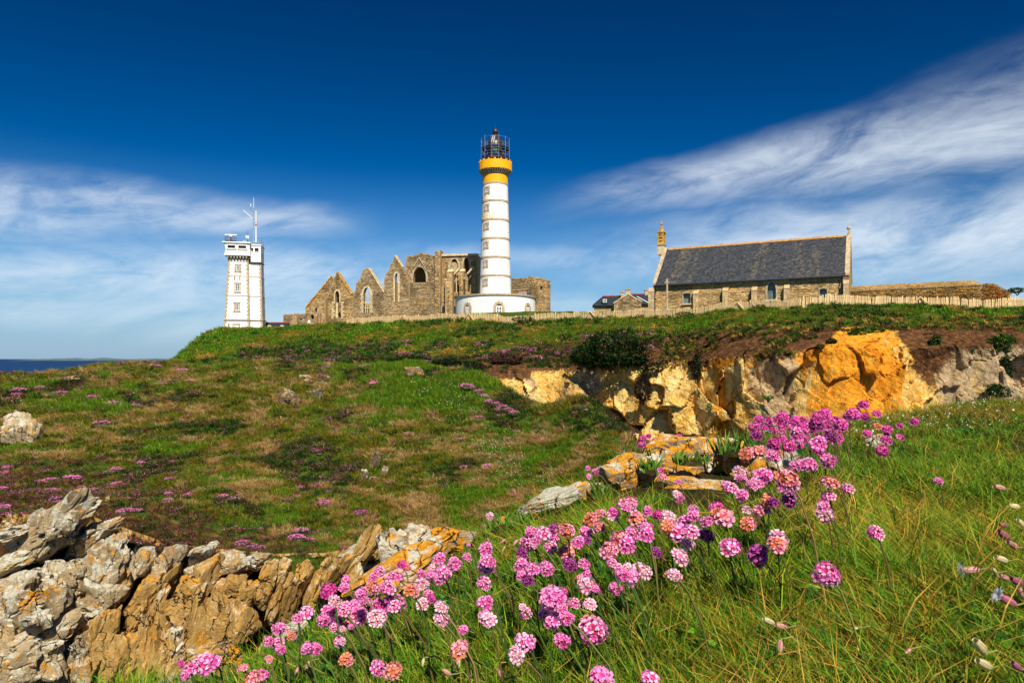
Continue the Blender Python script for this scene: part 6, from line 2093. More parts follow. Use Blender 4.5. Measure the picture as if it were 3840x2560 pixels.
# ---- headland cover. order of the members is alphabetical
mid = [tuft('a_green', 46, 0.10, 0.24, 0.016, 0.20, 0.55, GRN + [(0.22, 0.26, 0.012), (0.30, 0.24, 0.016)]), tuft('b_green', 46, 0.08, 0.20, 0.018, 0.22, 0.75, GRN + OLIVE), tuft('c_lush', 50, 0.10, 0.22, 0.017, 0.20, 0.5, LUSH + NG), tuft('d_straw', 44, 0.12, 0.26, 0.016, 0.20, 0.95, [(0.52, 0.33, 0.13), (0.62, 0.43, 0.20), (0.40, 0.23, 0.09), (0.50, 0.30, 0.10)], flat=0.5),
       tuft('e_olive', 44, 0.10, 0.22, 0.017, 0.22, 0.8, OLIVE + STRAW[:1], flat=0.3), tuft('f_heath', 44, 0.06, 0.16, 0.022, 0.22, 0.9, HEATH, flat=0.3), tuft('g_heath_bloom', 44, 0.06, 0.16, 0.022, 0.2, 0.8, HEATH + DARK, specks=(0.35, 0.022, PINK + [(0.4, 0.12, 0.25)])),
       tuft('h_white', 40, 0.10, 0.20, 0.016, 0.2, 0.6, LUSH + GRN, specks=(0.18, 0.018, WHITE)), tuft('i_dark', 46, 0.08, 0.18, 0.02, 0.22, 0.8, DARK)]
N_ = 34000
ya = 15.5 * (52 / 15.5) ** rng.random(N_)
xa = (rng.uniform(-330, 2480, N_) - CX) / F * ya
za = hl_z(xa, ya)
ok = edge_dist(xa, ya, edge_hl) < 0.15
xa, ya, za = xa[ok], ya[ok], za[ok]
ea, lu, qx, qy = hl_fields(xa, ya)
u_ = rng.random(len(xa))
n3 = fbm(p2(xa, ya, 1.3), 81, 3)
n4 = fbm(p2(xa, ya, 0.45), 85, 4)
idx = np.where(u_ < 0.26, 0, np.where(u_ < 0.60, 1, np.where(u_ < 0.82, 4, 8)))
lu = lu + 0.30 * np.exp(-(((qx - 1450) / 260) ** 2 + ((qy - 1400) / 40) ** 2))  # lusher tufts on the knoll crest, its sunlight put into their colour
idx = np.where(lu > 0.12, np.where(u_ < 0.75, 2, 0), idx)
straw = (n3 + n4 * 0.5 > 0.085)
idx = np.where(straw & (lu < 0.35), np.where(u_ < 0.62, 3, 4), idx)
idx = np.where((n4 < -0.08) & ~straw, np.where(u_ < .5, 8, np.where(u_ < .94, 5, 6)), idx)
bare = ea > 0.24
idx = np.where(bare, np.where(u_ < 0.62, 5, np.where(u_ < 0.74, 6, np.where(u_ < 0.90, 4, 8))), idx)
idx = np.where((rng.random(len(xa)) < 0.03 + 0.06 * np.clip((900 - qx) / 900, 0, 1)) & (lu < 0.3), 6, idx)
wz_ = np.exp(-(((qx - 1750 - (qy - 1560) * 0.9) / 150) ** 2)) * ((qy > 1430) & (qy < 1850))
idx = np.where((wz_ * (0.55 + n3) > 0.38) & (rng.random(len(xa)) < 0.30), 7, idx)
sc_ = rng.uniform(0.55, 1.15, len(xa)) * np.clip(ya / 26, 0.7, 1.35)
keepm = ~(bare & (rng.random(len(xa)) < 0.55))
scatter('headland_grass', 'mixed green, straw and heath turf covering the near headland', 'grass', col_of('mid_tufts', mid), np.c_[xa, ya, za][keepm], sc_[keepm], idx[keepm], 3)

# ---- plateau slope cover
fart = [tuft('a_green', 36, 0.15, 0.42, 0.05, 0.34, 0.6, GRN + LUSH[:2]), tuft('b_lush', 36, 0.15, 0.40, 0.05, 0.34, 0.5, LUSH), tuft('c_olive', 36, 0.15, 0.40, 0.05, 0.34, 0.8, OLIVE + GRN[:2], flat=.3), tuft('d_straw', 34, 0.15, 0.4, 0.05, 0.3, 0.9, STRAW, flat=.5), tuft('e_dark', 36, 0.2, 0.5, 0.07, 0.36, 0.7, DARK), tuft('f_thrift', 40, 0.12, 0.28, 0.05, 0.36, 0.6, HEATH + GRN, specks=(0.8, 0.055, PINK)), tuft('g_heath', 36, 0.1, 0.35, 0.06, 0.36, 0.9, HEATH, flat=.3)]
N_ = 26000
ya = 53 * (140 / 53) ** rng.random(N_)
xa = (rng.uniform(560, 4000, N_) - CX) / F * ya
za = far_z(xa, ya)
ef = -edge_dist(xa, ya, edge_far)
infence = np.interp(CX + F * xa / ya, fpx[::-1], fpY[::-1])
qx = CX + F * xa / ya
qy = HY - F * za / ya
ok = (ef > -0.2) & ((ya < infence + 2) | (qx < 1300))
ok &= ~((qx > 840) & (qx < 1120) & (ya > 139))
xa, ya, za, ef, qx, qy, infence = [q[ok] for q in (xa, ya, za, ef, qx, qy, infence)]
u_ = rng.random(len(xa))
n1 = fbm(p2(xa, ya, 0.10), 91, 4); n2 = fbm(p2(xa, ya, 0.35), 95, 3)
idx = np.where(u_ < 0.6, 0, 2)
idx = np.where(n1 + 0.5 * n2 > 0.10, np.where(u_ < .7, 1, 0), idx)
idx = np.where(n2 < -0.13, np.where(u_ < .6, 3, 2), idx)
idx = np.where((n1 < -0.12) & (u_ < 0.5), 4, idx)
idx = np.where((rng.random(len(xa)) < 0.35) & (np.abs(ya - infence) < 3), np.where(u_ < .5, 4, 1), idx)
b_ = (ef < 3.5) & (qx > 1780)
idx = np.where(b_, np.where(u_ < .35, 6, np.where(u_ < .55, 4, np.where(u_ < .8, 3, 0))), idx)
pk = (ef < 4.2) & (qx > 1750) & (qx < 2500) & (n2 > 0.0) & (rng.random(len(xa)) < 0.45)
idx = np.where(pk, 5, idx)
lo_ = (qy + n2 * 120 > 1306) & (qx > 900) & (qx < 1850)
idx = np.where(lo_ & (rng.random(len(xa)) < 0.92), np.where(u_ < .07, 5, np.where(u_ < .5, 6, 4)), idx)
scatter('plateau_grass', 'wind-combed grass and thrift on the slope below the fence', 'grass', col_of('far_tufts', fart), np.c_[xa, ya, za], rng.uniform(0.6, 1.35, len(xa)) * np.clip(ya / 80, 0.75, 1.3), idx, 5)

# ---- plants clinging to the earth above the cliff
ii = rng.integers(0, len(soil), 5200); jj = (rng.random(5200) ** 1.3 * 44).astype(int)
pp = CV[ii, jj]
qx = CX + F * pp[:, 0] / pp[:, 1]
n2 = fbm(pp * 0.45, 141, 3)
ok = (n2 + np.where(qx < 2700, 0.10, -0.03) - 0.30 * bell(qx, 3280, 150) - 0.004 * jj > -0.02)
pp, qx, jj2 = pp[ok], qx[ok], jj[ok]
u_ = rng.random(len(pp))
idx = np.where(u_ < .40, 6, np.where(u_ < .70, 4, np.where(u_ < .85, 0, 3)))
idx = np.where((qx < 2480) & (u_ > .86) & (jj2 < 22), 5, np.where((qx < 2300) & (u_ > .5), 4, idx))
scatter('cliff_top_plants', 'heath, thrift and grass clinging to the earth above the cliff', 'plants', bpy.data.collections['far_tufts'], pp, rng.uniform(0.5, 1.1, len(pp)) * 0.8, idx, 9, 0.5)

# ---- foreground bank cover
SG = [(0.50, 0.27, 0.035), (0.62, 0.40, 0.07), (0.34, 0.16, 0.02), (0.56, 0.30, 0.03), (0.44, 0.34, 0.05)]
W0 = (-0.05, 0)
near = [tuft('a_green', 38, 0.010, 0.036, 0.0016, 0.028, 1.2, NG + LUSH + GRN, wind=W0, flat=0.3), tuft('b_green', 38, 0.010, 0.032, 0.0018, 0.030, 1.5, LUSH + NG, wind=W0, flat=0.4), tuft('c_straw', 30, 0.012, 0.040, 0.0013, 0.030, 2.3, SG, wind=W0, flat=0.85), tuft('d_mixed', 38, 0.010, 0.038, 0.0015, 0.030, 1.7, NG + LUSH[:2] + SG[:3], wind=W0, flat=0.5),
        clover('e_clover', 30, 0.0062, 0.028, 0.016, [(0.025, 0.13, 0.010), (0.045, 0.20, 0.012), (0.015, 0.085, 0.014), (0.08, 0.26, 0.015)]), tuft('f_white', 34, 0.010, 0.036, 0.002, 0.03, 1.0, OLIVE + NG, wind=W0, specks=(0.20, 0.0030, WHITE)), tuft('g_dark', 38, 0.010, 0.036, 0.0018, 0.030, 1.2, DARK + GRN, wind=W0, flat=0.3), tuft('h_tall', 14, 0.04, 0.085, 0.0017, 0.025, 0.8, NG + SG[:2], wind=(-0.15, 0))]
N_ = 27000
ra = 0.52 * (6.5 / 0.52) ** (rng.random(N_) ** 1.15)
ta = rng.uniform(R(-44), R(52), N_)
xa, ya = ra * np.sin(ta), ra * np.cos(ta)
ok = edge_dist(xa, ya, edge_bk) > -0.10
xa, ya, ra = xa[ok], ya[ok], ra[ok]
za = bk_z(xa, ya)
qx, qy = CX + F * xa / ya, HY - F * za / ya
ok = np.ones(len(xa), bool)
for (px, py, w_, h, tl, Yc, m_, lab) in fgr:              # no turf on or close before the bare rocks
    ok &= ~(((np.abs(qx - px) < w_ * 0.5) & (np.abs(ya - Yc) < w_ * 0.5 * Yc / F + 0.05)) | ((np.abs(qx - px) < w_ * 0.46) & (qy - 75 < py + h * 0.38) & (qy > py - h) & (ya < Yc)))
xa, ya, ra, za = xa[ok], ya[ok], ra[ok], za[ok]
u_ = rng.random(len(xa))
n1 = fbm(p2(xa, ya, 1.6), 101, 4); n2 = fbm(p2(xa, ya, 5), 105, 3)
idx = np.where(u_ < 0.40, 0, np.where(u_ < .70, 1, np.where(u_ < .85, 6, 3)))
idx = np.where(n1 + 0.6 * n2 > 0.095, np.where(u_ < .45, 2, 3), idx)
idx = np.where((n1 < -0.07) & (u_ < .7), np.where(u_ < .45, 4, 6), idx)
qx, qy = CX + F * xa / ya, HY - F * za / ya
lowr = (qx > 2300) & (qy > 2250) & (rng.random(len(xa)) < 0.5)
idx = np.where(lowr, np.where(u_ < .28, 2, np.where(u_ < .62, 4, np.where(u_ < .8, 1, 3))), idx)
idx = np.where((qx < 2300) & (qy < 2150) & (rng.random(len(xa)) < 0.6), np.where(u_ < .6, 3, 2), idx)
ed = edge_dist(xa, ya, edge_bk)
idx = np.where((ed < 0.9 * (ya / 4) ** 1.5) & (qx > 3000) & (ya > 2.6) & (rng.random(len(xa)) < .30), 5, idx)
idx = np.where(rng.random(len(xa)) < 0.045, 7, idx)
sc_ = rng.uniform(0.7, 1.2, len(xa)) * np.clip(ra / 1.0, 0.85, 1.2)
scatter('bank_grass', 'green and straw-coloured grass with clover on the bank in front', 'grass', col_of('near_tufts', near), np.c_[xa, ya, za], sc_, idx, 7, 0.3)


# ---- shrubs
def shrub(px, py, w_, h, Y, label, cols, n=1400, leaf=0.13, specks=None, hang=False, name='shrub'):
    c_ = P(px, py + h / 2, Y)
    s_ = Y / F / 2
    ax_ = np.array([w_ * s_, max(0.6, min(w_, h) * s_ * 0.8), h * s_])
    t_ = thing(name, label, 'shrub', c_, group='shrubs along the cliff top')
    r = np.random.default_rng(int(px * 7 + py))
    mb = MB()
    d = r.normal(0, 1, (n, 3)); d /= np.linalg.norm(d, axis=1)[:, None]
    rad = r.uniform(0.55, 1.0, n) ** 0.5 * (0.78 + 0.9 * fbm(d * 1.9 + px, int(py), 3))
    pt = d * rad[:, None] * ax_ + np.array([0, 0, ax_[2]])
    for q in pt:
        if q[2] < -0.1 * ax_[2]:
            continue
        L = leaf * r.uniform(0.6, 1.4)
        m_ = Matrix.Rotation(r.uniform(0, 6.3), 3, 'Z') @ Matrix.Rotation(r.normal(0, 0.8), 3, 'X')
        cc = jit(random.choice(cols), 0.35)
        if specks and r.random() < specks[0]:
            cc = random.choice(specks[1]); L *= 0.55
        mb.add([Vector(q) + m_ @ Vector(v) * L for v in ((0, -0.6, 0), (0.35, 0, 0.1), (0, 0.7, 0), (-0.35, 0, 0.1))], [(0, 1, 2, 3)], cc)
    obj('foliage', mb, M['leaf'], t_, col=True)
    mb = MB()
    for k_ in range(7):
        a = r.uniform(0, 6.3)
        mb.path([(0, 0, -0.2), (cos(a) * ax_[0] * 0.3, sin(a) * ax_[1] * 0.3, ax_[2] * 0.7), (cos(a) * ax_[0] * 0.6, sin(a) * ax_[1] * 0.6, ax_[2] * 1.3)], [0.05, 0.035, 0.01], 5)
    obj('stem', mb, M['corbel'], t_)


VD = [(0.010, 0.040, 0.006), (0.018, 0.060, 0.008), (0.030, 0.085, 0.012), (0.006, 0.024, 0.005)]
VP = [(0.030, 0.016, 0.016), (0.060, 0.022, 0.030), (0.020, 0.028, 0.010), (0.045, 0.030, 0.016)]
BG = [(0.05, 0.14, 0.010), (0.09, 0.20, 0.014), (0.03, 0.09, 0.008), (0.14, 0.24, 0.02)]
shrub(2310, 1312, 330, 165, 65.6, 'dense dark green shrub draped over the cliff top', VD, 5200, 0.20)
shrub(2190, 1335, 140, 110, 65.6, 'left lobe of dark evergreen scrub beside the draped shrub', VD, 2200, 0.18)
shrub(2490, 1390, 200, 110, 64.5, 'dark purplish creeper hanging right of the draped shrub', VP + VD, 3000, 0.18, (0.10, [(0.5, 0.42, 0.25)]))
shrub(2410, 1460, 76, 130, 63.2, 'narrow reddish creeper hanging down the pale rock', VP, 1500, 0.15)
shrub(2610, 1375, 50, 120, 62.2, 'dark ivy strip on the cliff left of the cream rock wedge', VD + VP, 900, 0.15)
shrub(1690, 1362, 170, 46, 70.0, 'dark purple scrub on the slope behind the headland shoulder', VP + VD, 1800, 0.2)
shrub(1540, 1350, 190, 34, 73.0, 'low dark scrub behind the crest of the headland', VP + VD, 1700, 0.2)
shrub(1380, 1348, 150, 28, 76.0, 'small dark scrub left of the low dark scrub behind the crest', VD + HEATH, 1200, 0.2)
shrub(1790, 1390, 130, 90, 67.6, 'dark scrub at the left end of the cliff', VP + VD, 1800, 0.18)
shrub(1900, 1345, 170, 46, 68.6, 'low brown purple scrub above the left cliff rock', VP + HEATH, 1500, 0.16, (0.12, PINK))
shrub(1860, 1440, 60, 50, 66.0, 'small yellow-green bush at the left foot of the cliff', LUSH, 600, 0.13)
shrub(3510, 1300, 70, 110, 53.5, 'green bush growing in the brown gully of the cliff', VD + BG[:1], 1300, 0.14)
shrub(3760, 1300, 150, 130, 52.0, 'broad leafy green bush on the right cliff', VD + BG[:2], 2600, 0.14)
shrub(3770, 1380, 60, 120, 51.2, 'trailing bush below the broad bush on the right cliff', VD, 1200, 0.13)
shrub(3745, 1465, 120, 70, 50.5, 'round dark bush at the foot of the right cliff', VD, 1500, 0.12)
shrub(3260, 1245, 190, 50, 56.5, 'grassy green mat hanging over the top of the orange scar', BG + VD[:2], 1600, 0.14)
shrub(3120, 1278, 50, 26, 55.6, 'small dark tuft left of the orange scar', VD, 400, 0.11)
shrub(3075, 1300, 36, 26, 55.2, 'tiny green tuft on the brown earth above the grey rock', VD, 300, 0.10)
shrub(3420, 1358, 36, 30, 53.8, 'small green tuft right of the orange scar', VD, 300, 0.10)
shrub(2850, 1158, 80, 40, 70.0, 'leafy green bush against the fence under the arched window', BG, 900, 0.13)
shrub(2745, 1166, 70, 30, 72.0, 'low bright bush against the fence left of the arched window', BG, 600, 0.13)
shrub(2570, 1180, 90, 34, 77.0, 'low bush by the fence under the first chapel window', BG, 700, 0.13)
shrub(2770, 1222, 44, 44, 66.5, 'dark bush on the slope below the chapel', VD, 500, 0.13)
shrub(1960, 1196, 110, 24, 90.0, 'low dark bush by the fence right of the round base', VD + BG, 700, 0.15)
shrub(1300, 1236, 60, 36, 108, 'dark bush where the fence ends before the ruin', VD + BG, 600, 0.17)
shrub(1105, 1246, 50, 26, 127, 'small bush at the foot of the low ruin wall', BG, 400, 0.17)
shrub(3815, 1088, 90, 26, 73.0, 'green hedge top beyond the broken wall end', BG + VD, 700, 0.13)
shrub(2660, 1530, 30, 60, 58.0, 'green plants growing in a crack of the cream cliff', VD + BG, 300, 0.10)
shrub(2880, 1490, 60, 20, 54.0, 'thin moss ledge on the ochre cliff', BG, 300, 0.10)

# ---- thrift cushions on the headland
cush = []
for v_ in range(4):
    mb = MB().lathe([(1.05, -0.15), (0.95, 0.12), (0.7, 0.30), (0.35, 0.40), (0.0, 0.43)], 12, col=(0.05, 0.07, 0.02))
    for i in range(90):
        a = random.uniform(0, 2 * pi); rr_ = math.sqrt(random.random())
        z = 0.42 * math.sqrt(max(0, 1 - rr_ ** 2)) + random.uniform(0, 0.16)
        c_ = Vector((rr_ * cos(a), rr_ * sin(a), z))
        s_ = random.uniform(0.07, 0.13)
        q = Matrix.Rotation(random.uniform(0, 6), 3, 'Z')
        cc = jit(random.choice([PINK, PINK, PINK[:2] + [(0.45, 0.12, 0.22)], PINK][v_]), 0.2)
        mb.add([c_ + q @ Vector(v) * s_ for v in ((1, 0, 0), (0, 1, 0.2), (-1, 0, 0), (0, -1, 0.1), (0, 0, 0.8))], [(0, 1, 4), (1, 2, 4), (2, 3, 4), (3, 0, 4)], cc)
    for i in range(70):
        a = random.uniform(0, 2 * pi); rr_ = random.uniform(0.3, 1.12)
        b = Vector((rr_ * cos(a), rr_ * sin(a), -0.1)); tp = b + Vector((cos(a) * 0.15, sin(a) * 0.15, random.uniform(0.2, 0.5)))
        sd = Vector((-sin(a), cos(a), 0)) * 0.06
        mb.add([b - sd, b + sd, tp], [(0, 1, 2)], jit(random.choice(HEATH + DARK + GRN)))
    me = mb.mesh('thrift_cushion', col=True)
    me.materials.append(M['petal'])
    cush.append(me)
prom = [(714, 1425, 56, 22, 'bright pink thrift mound below the headland skyline'), (684, 1385, 54, 18, 'pink thrift mound on the headland skyline near the sea'), (425, 1508, 80, 28, 'wide pink thrift mound on the left of the headland'), (353, 1483, 66, 24, 'pink thrift mound just left of the wide mound'), (225, 1472, 60, 12, 'thin strip of pink thrift on the yellow grass'),
        (72, 1460, 62, 16, 'pink thrift strip at the far left skyline'), (60, 1474, 50, 26, 'reddish thrift mound at the far left skyline'), (385, 1580, 80, 30, 'red-pink thrift patch on the left slope'), (510, 1518, 60, 20, 'pale pink thrift patch right of the wide mound'), (620, 1436, 50, 16, 'small pink thrift mound below the skyline'), (578, 1372, 50, 10, 'thrift strip on the skyline beside the sea'),
        (1408, 1432, 48, 28, 'pink thrift mound at the left of the bright green patch'), (1752, 1440, 60, 30, 'pink thrift mound on the right shoulder of the headland'), (1530, 1622, 54, 26, 'pale thrift mound below the bright green patch'), (1824, 1742, 50, 30, 'thrift mound low on the right hillock'), (1131, 1823, 36, 20, 'round pink thrift mound in the middle of the lower slope'), (1108, 1857, 44, 28, 'thrift mound just below the round pink mound'),
        (630, 1870, 46, 28, 'bright thrift mound on the brown lower slope'), (632, 1845, 36, 20, 'thrift mound behind the bright mound on the brown slope'), (528, 1730, 34, 20, 'little thrift mound at the edge of the brown heath'), (1743, 1746, 40, 20, 'thrift mound left of the low right hillock mound'), (265, 1785, 80, 40, 'large brownish thrift mound on the dark heath'), (659, 2124, 46, 28, 'vivid pink thrift cushion above the rock face'), (900, 2070, 20, 14, 'tiny thrift cushion on top of the rock face'), (922, 2128, 24, 24, 'thrift cushion in a cleft of the rock face'), (690, 2170, 24, 22, 'faded thrift cushion in the gully of the rocks'), (445, 2150, 20, 18, 'red thrift cushion on the pale rock slab')]
for px, py, wd in ((1795, 1462, 50), (1815, 1480, 46), (1838, 1500, 50), (1862, 1508, 46), (1885, 1520, 50), (1905, 1530, 46), (1930, 1542, 44), (1870, 1530, 40), (1770, 1448, 40)):
    prom.append((px, py, wd, wd * .55, 'pink thrift, %s from left in the drift down the right shoulder of the headland' % 'second third fourth sixth seventh eighth ninth fifth first'.split()[len(prom) - 27]))
hlz = hl_z
for k_, (px, py, w_, h, lab) in enumerate(prom):
    rockside = py > 2060
    Yc = 16.4 + px / 1000 if rockside else hit(hlz, px, py + h * 0.4, 17, 60)
    c_ = P(px, py + h * 0.4, Yc)
    o = obj('thrift_cushion', cush[2 if 'red' in lab else (0, 1, 3)[k_ % 3]], None, label=lab, cat='thrift', group='thrift cushions on the headland', loc=c_)
    o.scale = (w_ * Yc / F / 2, w_ * Yc / F / 2 * 0.9, max(h, w_ * .4) * Yc / F * 0.9)
    o.rotation_euler = (0, 0, random.uniform(0, 6))
ORD = 'first second third fourth fifth sixth seventh eighth ninth tenth eleventh twelfth thirteenth fourteenth fifteenth sixteenth seventeenth eighteenth nineteenth twentieth'.split()
TENS = {2: 'twenty', 3: 'thirty', 4: 'forty', 5: 'fifty'}


def ordinal(i):
    i += 1
    if i <= 20:
        return ORD[i - 1]
    t_, u_ = divmod(i, 10)
    return TENS[t_] + '-' + ORD[u_ - 1] if u_ else {3: 'thirtieth', 4: 'fortieth', 5: 'fiftieth'}[t_]


nn, tries, small = 0, 0, []
while len(small) < 190 and tries < 4000:
    tries += 1
    Yc = 16.8 * (44 / 16.8) ** random.random()
    px = random.uniform(0, 2280)
    x = (px - CX) / F * Yc
    if edge_dist(np.array([x]), np.array([Yc]), edge_hl)[0] > -0.3:
        continue
    z = hl_z(np.array([x]), np.array([Yc]))[0]
    py = HY - F * z / Yc
    if not 1380 < py < 2080:
        continue
    if fbm(np.array([[x * 0.3, Yc * 0.3, 0.0]]), 111, 3)[0] < -0.10 + 0.12 * (px > 900):
        continue
    small.append((px, py, x, Yc, z))
COLS = ((0, 420, 'far left'), (420, 860, 'left'), (860, 1400, 'middle'), (1400, 2400, 'right'))
ROWS = ((0, 1480, 'upper'), (1480, 1640, 'mid-height'), (1640, 1800, 'lower'), (1800, 3000, 'lowest'))
for x0, x1, cn in COLS:
    for y0, y1, rn in ROWS:
        for k_, (px, py, x, Yc, z) in enumerate(sorted(q for q in small if x0 <= q[0] < x1 and y0 <= q[1] < y1)):
            o = obj('thrift_cushion', cush[random.choice((0, 1, 2, 3))], None, label='small pink thrift cushion, %s from left on the %s %s headland slope' % (ordinal(k_), rn, cn), cat='thrift', group='small thrift cushions on the headland', loc=(x, Yc, z))
            s_ = random.uniform(0.10, 0.24)
            o.scale = (s_ * 1.2, s_, s_ * random.uniform(0.5, 0.9)); o.rotation_euler = (0, 0, random.uniform(0, 6))


# ================================================================== flowers on the bank
def floret_mesh(name, inner, outer, n=5):
    mb = MB()
    for k_ in range(n):
        q = Matrix.Rotation(2 * pi * k_ / n, 3, 'Z')
        w0, w1, w2 = 0.10, 0.30, 0.36
        v = [q @ Vector(c_) for c_ in ((-w0, 0.05, -0.25), (w0, 0.05, -0.25), (w1, 0.55, 0.0), (-w1, 0.55, 0.0), (w2 * 0.95, 0.88, 0.12), (0, 1.02, 0.10), (-w2 * 0.95, 0.88, 0.12))]
        mb.add(v, [(0, 1, 2, 3)], inner)
        mb.add([v[3], v[2], v[4], v[5], v[6]], [(0, 1, 2, 3, 4)], outer)
    me = mb.mesh(name, col=True)
    me.materials.append(M['petal'])
    return me


FL = {'pink': [floret_mesh('floret', (0.70, 0.06, 0.30), (0.94, 0.38, 0.72)), floret_mesh('floret', (0.70, 0.07, 0.36), (0.92, 0.27, 0.64)), floret_mesh('floret', (0.62, 0.04, 0.18), (0.95, 0.56, 0.80))],
      'magenta': [floret_mesh('floret', (0.50, 0.015, 0.20), (0.88, 0.15, 0.54)), floret_mesh('floret', (0.44, 0.01, 0.15), (0.80, 0.09, 0.44)), floret_mesh('floret', (0.58, 0.04, 0.28), (0.92, 0.36, 0.72))],
      'faded': [floret_mesh('floret', (0.62, 0.10, 0.10), (0.90, 0.40, 0.42)), floret_mesh('floret', (0.58, 0.13, 0.05), (0.82, 0.32, 0.18)), floret_mesh('floret', (0.60, 0.08, 0.20), (0.92, 0.46, 0.66))],
      'pale': [floret_mesh('floret', (0.80, 0.26, 0.30), (0.95, 0.72, 0.84)), floret_mesh('floret', (0.75, 0.20, 0.36), (0.94, 0.62, 0.80))],
      'dark': [floret_mesh('floret', (0.16, 0.01, 0.06), (0.52, 0.10, 0.42)), floret_mesh('floret', (0.14, 0.008, 0.05), (0.44, 0.08, 0.38))]}  # darker florets: shade from neighbouring heads put into the petal colour
CORE = {}
for k_, c_ in (('pink', (0.30, 0.015, 0.06)), ('magenta', (0.24, 0.01, 0.05)), ('faded', (0.42, 0.10, 0.02)), ('pale', (0.5, 0.10, 0.06)), ('dark', (0.09, 0.008, 0.03))):
    v, f = ico(2)
    mb = MB().add(v * np.array([0.60, 0.60, 0.50]), f, c_)
    for i in range(9):                                   # papery bracts under the head
        a = 2 * pi * i / 9
        mb.add([(0.22 * cos(a - .3), 0.22 * sin(a - .3), -0.56), (0.22 * cos(a + .3), 0.22 * sin(a + .3), -0.56), (0.62 * cos(a), 0.62 * sin(a), -0.22)], [(0, 1, 2)], (0.40, 0.20, 0.09))
    me = mb.mesh('flower_head', col=True)
    me.materials.append(M['petal'])
    CORE[k_] = me


def head_layout(n, r):
    out = []
    for i in range(n):
        z = 1 - (i + 0.5) / n * 1.42
        a = i * 2.39996 + r.uniform(-0.2, 0.2)
        rr_ = math.sqrt(max(0, 1 - z * z))
        d = Vector((rr_ * cos(a), rr_ * sin(a), z * 0.86)) + Vector((r.gauss(0, .07), r.gauss(0, .07), r.gauss(0, .07)))
        q = d.normalized().to_track_quat('Z', 'Y').to_matrix() @ Matrix.Rotation(r.uniform(0, 6.3), 3, 'Z')
        out.append((d * r.uniform(0.50, 0.84), q, r.uniform(0.28, 0.60)))
    return out


JOINED = {}
for kind in FL:
    for v_ in range(3):
        r = random.Random(hash((kind, v_)) % 1000 if False else 17 * v_ + len(kind))
        mb = MB()
        cols = []
        src = CORE[kind]
        ca = src.color_attributes['col'].data
        for p_ in src.polygons:
            mb.add([src.vertices[i].co for i in p_.vertices], [tuple(range(len(p_.vertices)))], tuple(ca[p_.loop_start].color[:3]))
        for d, q, s_ in head_layout(20, r):
            fm = r.choice(FL[kind])
            ca2 = fm.color_attributes['col'].data
            for p_ in fm.polygons:
                mb.add([d + q @ (fm.vertices[i].co * s_) for i in p_.vertices], [tuple(range(len(p_.vertices)))], tuple(ca2[p_.loop_start].color[:3]))
        me = mb.mesh('flower_head', col=True)
        me.materials.append(M['petal'])
        JOINED[kind, v_] = me
M['stem'] = leafmat('flower_stem', 0.15, 0.6, 0.2)

A_ = [(545, 735, 130), (685, 705, 95), (605, 830, 120), (990, 575, 100), (935, 625, 80), (1140, 615, 120), (1190, 508, 85), (1525, 450, 110), (1660, 515, 120), (1765, 445, 80), (1925, 370, 125), (1940, 525, 150), (1915, 675, 120), (1920, 845, 135), (1930, 970, 130), (1455, 540, 70), (1440, 600, 90), (1365, 590, 85), (1555, 585, 150),
      (1275, 745, 130), (1370, 680, 120), (1425, 770, 85), (1365, 855, 105), (1540, 885, 120), (1540, 985, 140, 'pale'), (840, 770, 110), (935, 720, 130), (1060, 720, 140), (1130, 830, 160), (985, 840, 90), (880, 840, 110), (780, 860, 120), (810, 960, 160), (675, 920, 100), (545, 930, 130), (505, 1000, 110), (610, 1020, 100, 'dark'), (720, 1040, 100), (975, 985, 180, 'pale'),
      (345, 945, 125), (110, 1065, 110), (25, 1185, 90), (95, 1205, 110), (350, 1235, 100), (435, 1250, 120), (640, 1185, 95), (705, 1345, 115, 'faded'), (980, 1420, 130), (1110, 1440, 150, 'faded'), (1735, 1075, 85), (1700, 1260, 155, 'faded'), (2285, 940, 95), (2210, 1300, 160), (2280, 1200, 170), (1965, 80, 70), (1780, 335, 40), (670, 1075, 60)]
B_ = [(215, 220, 95), (200, 320, 150), (260, 300, 90), (310, 240, 130), (410, 200, 110, 'dark'), (520, 210, 150, 'faded'), (385, 360, 130), (630, 310, 110), (700, 215, 100), (700, 285, 85, 'dark'), (755, 120, 140, 'faded'), (830, 60, 90), (820, 180, 110), (940, 65, 115), (1060, 10, 110), (1145, 120, 160, 'faded'), (1240, 35, 95), (1260, 165, 60), (1110, 240, 120), (1230, 240, 140), (1000, 290, 160, 'faded'), (905, 390, 150, 'faded'),
      (525, 400, 150, 'faded'), (560, 510, 130, 'dark'), (130, 410, 100, 'dark'), (130, 510, 120), (240, 550, 130), (185, 650, 100, 'dark'), (360, 545, 110), (500, 745, 70), (410, 830, 220), (410, 1000, 130), (530, 980, 130), (330, 950, 100), (740, 1070, 220, 'faded'), (490, 1180, 140), (705, 690, 150), (700, 590, 90), (640, 620, 60), (730, 860, 110, 'pale'), (790, 730, 80, 'dark'), (1320, 400, 100, 'dark'),
      (1080, 620, 160), (1185, 570, 170, 'pale'), (965, 720, 110), (980, 550, 100), (1060, 530, 80), (1485, 600, 120), (1530, 440, 150), (1420, 160, 120), (1500, 220, 180), (1620, 220, 130), (1560, 130, 120), (1600, 330, 110), (1330, 70, 90), (1640, 70, 110), (1770, 130, 120), (1760, 260, 130, 'dark'), (1900, 90, 190, 'faded'), (1850, 10, 120), (1970, 360, 160), (2130, 150, 140), (2120, 30, 90), (2250, 30, 140, 'faded'), (2220, 430, 190, 'dark'), (840, 1510, 190), (1260, 1510, 160)]
C_ = [(170, 300, 180), (590, 60, 140), (1040, 235, 130), (620, 600, 225)]
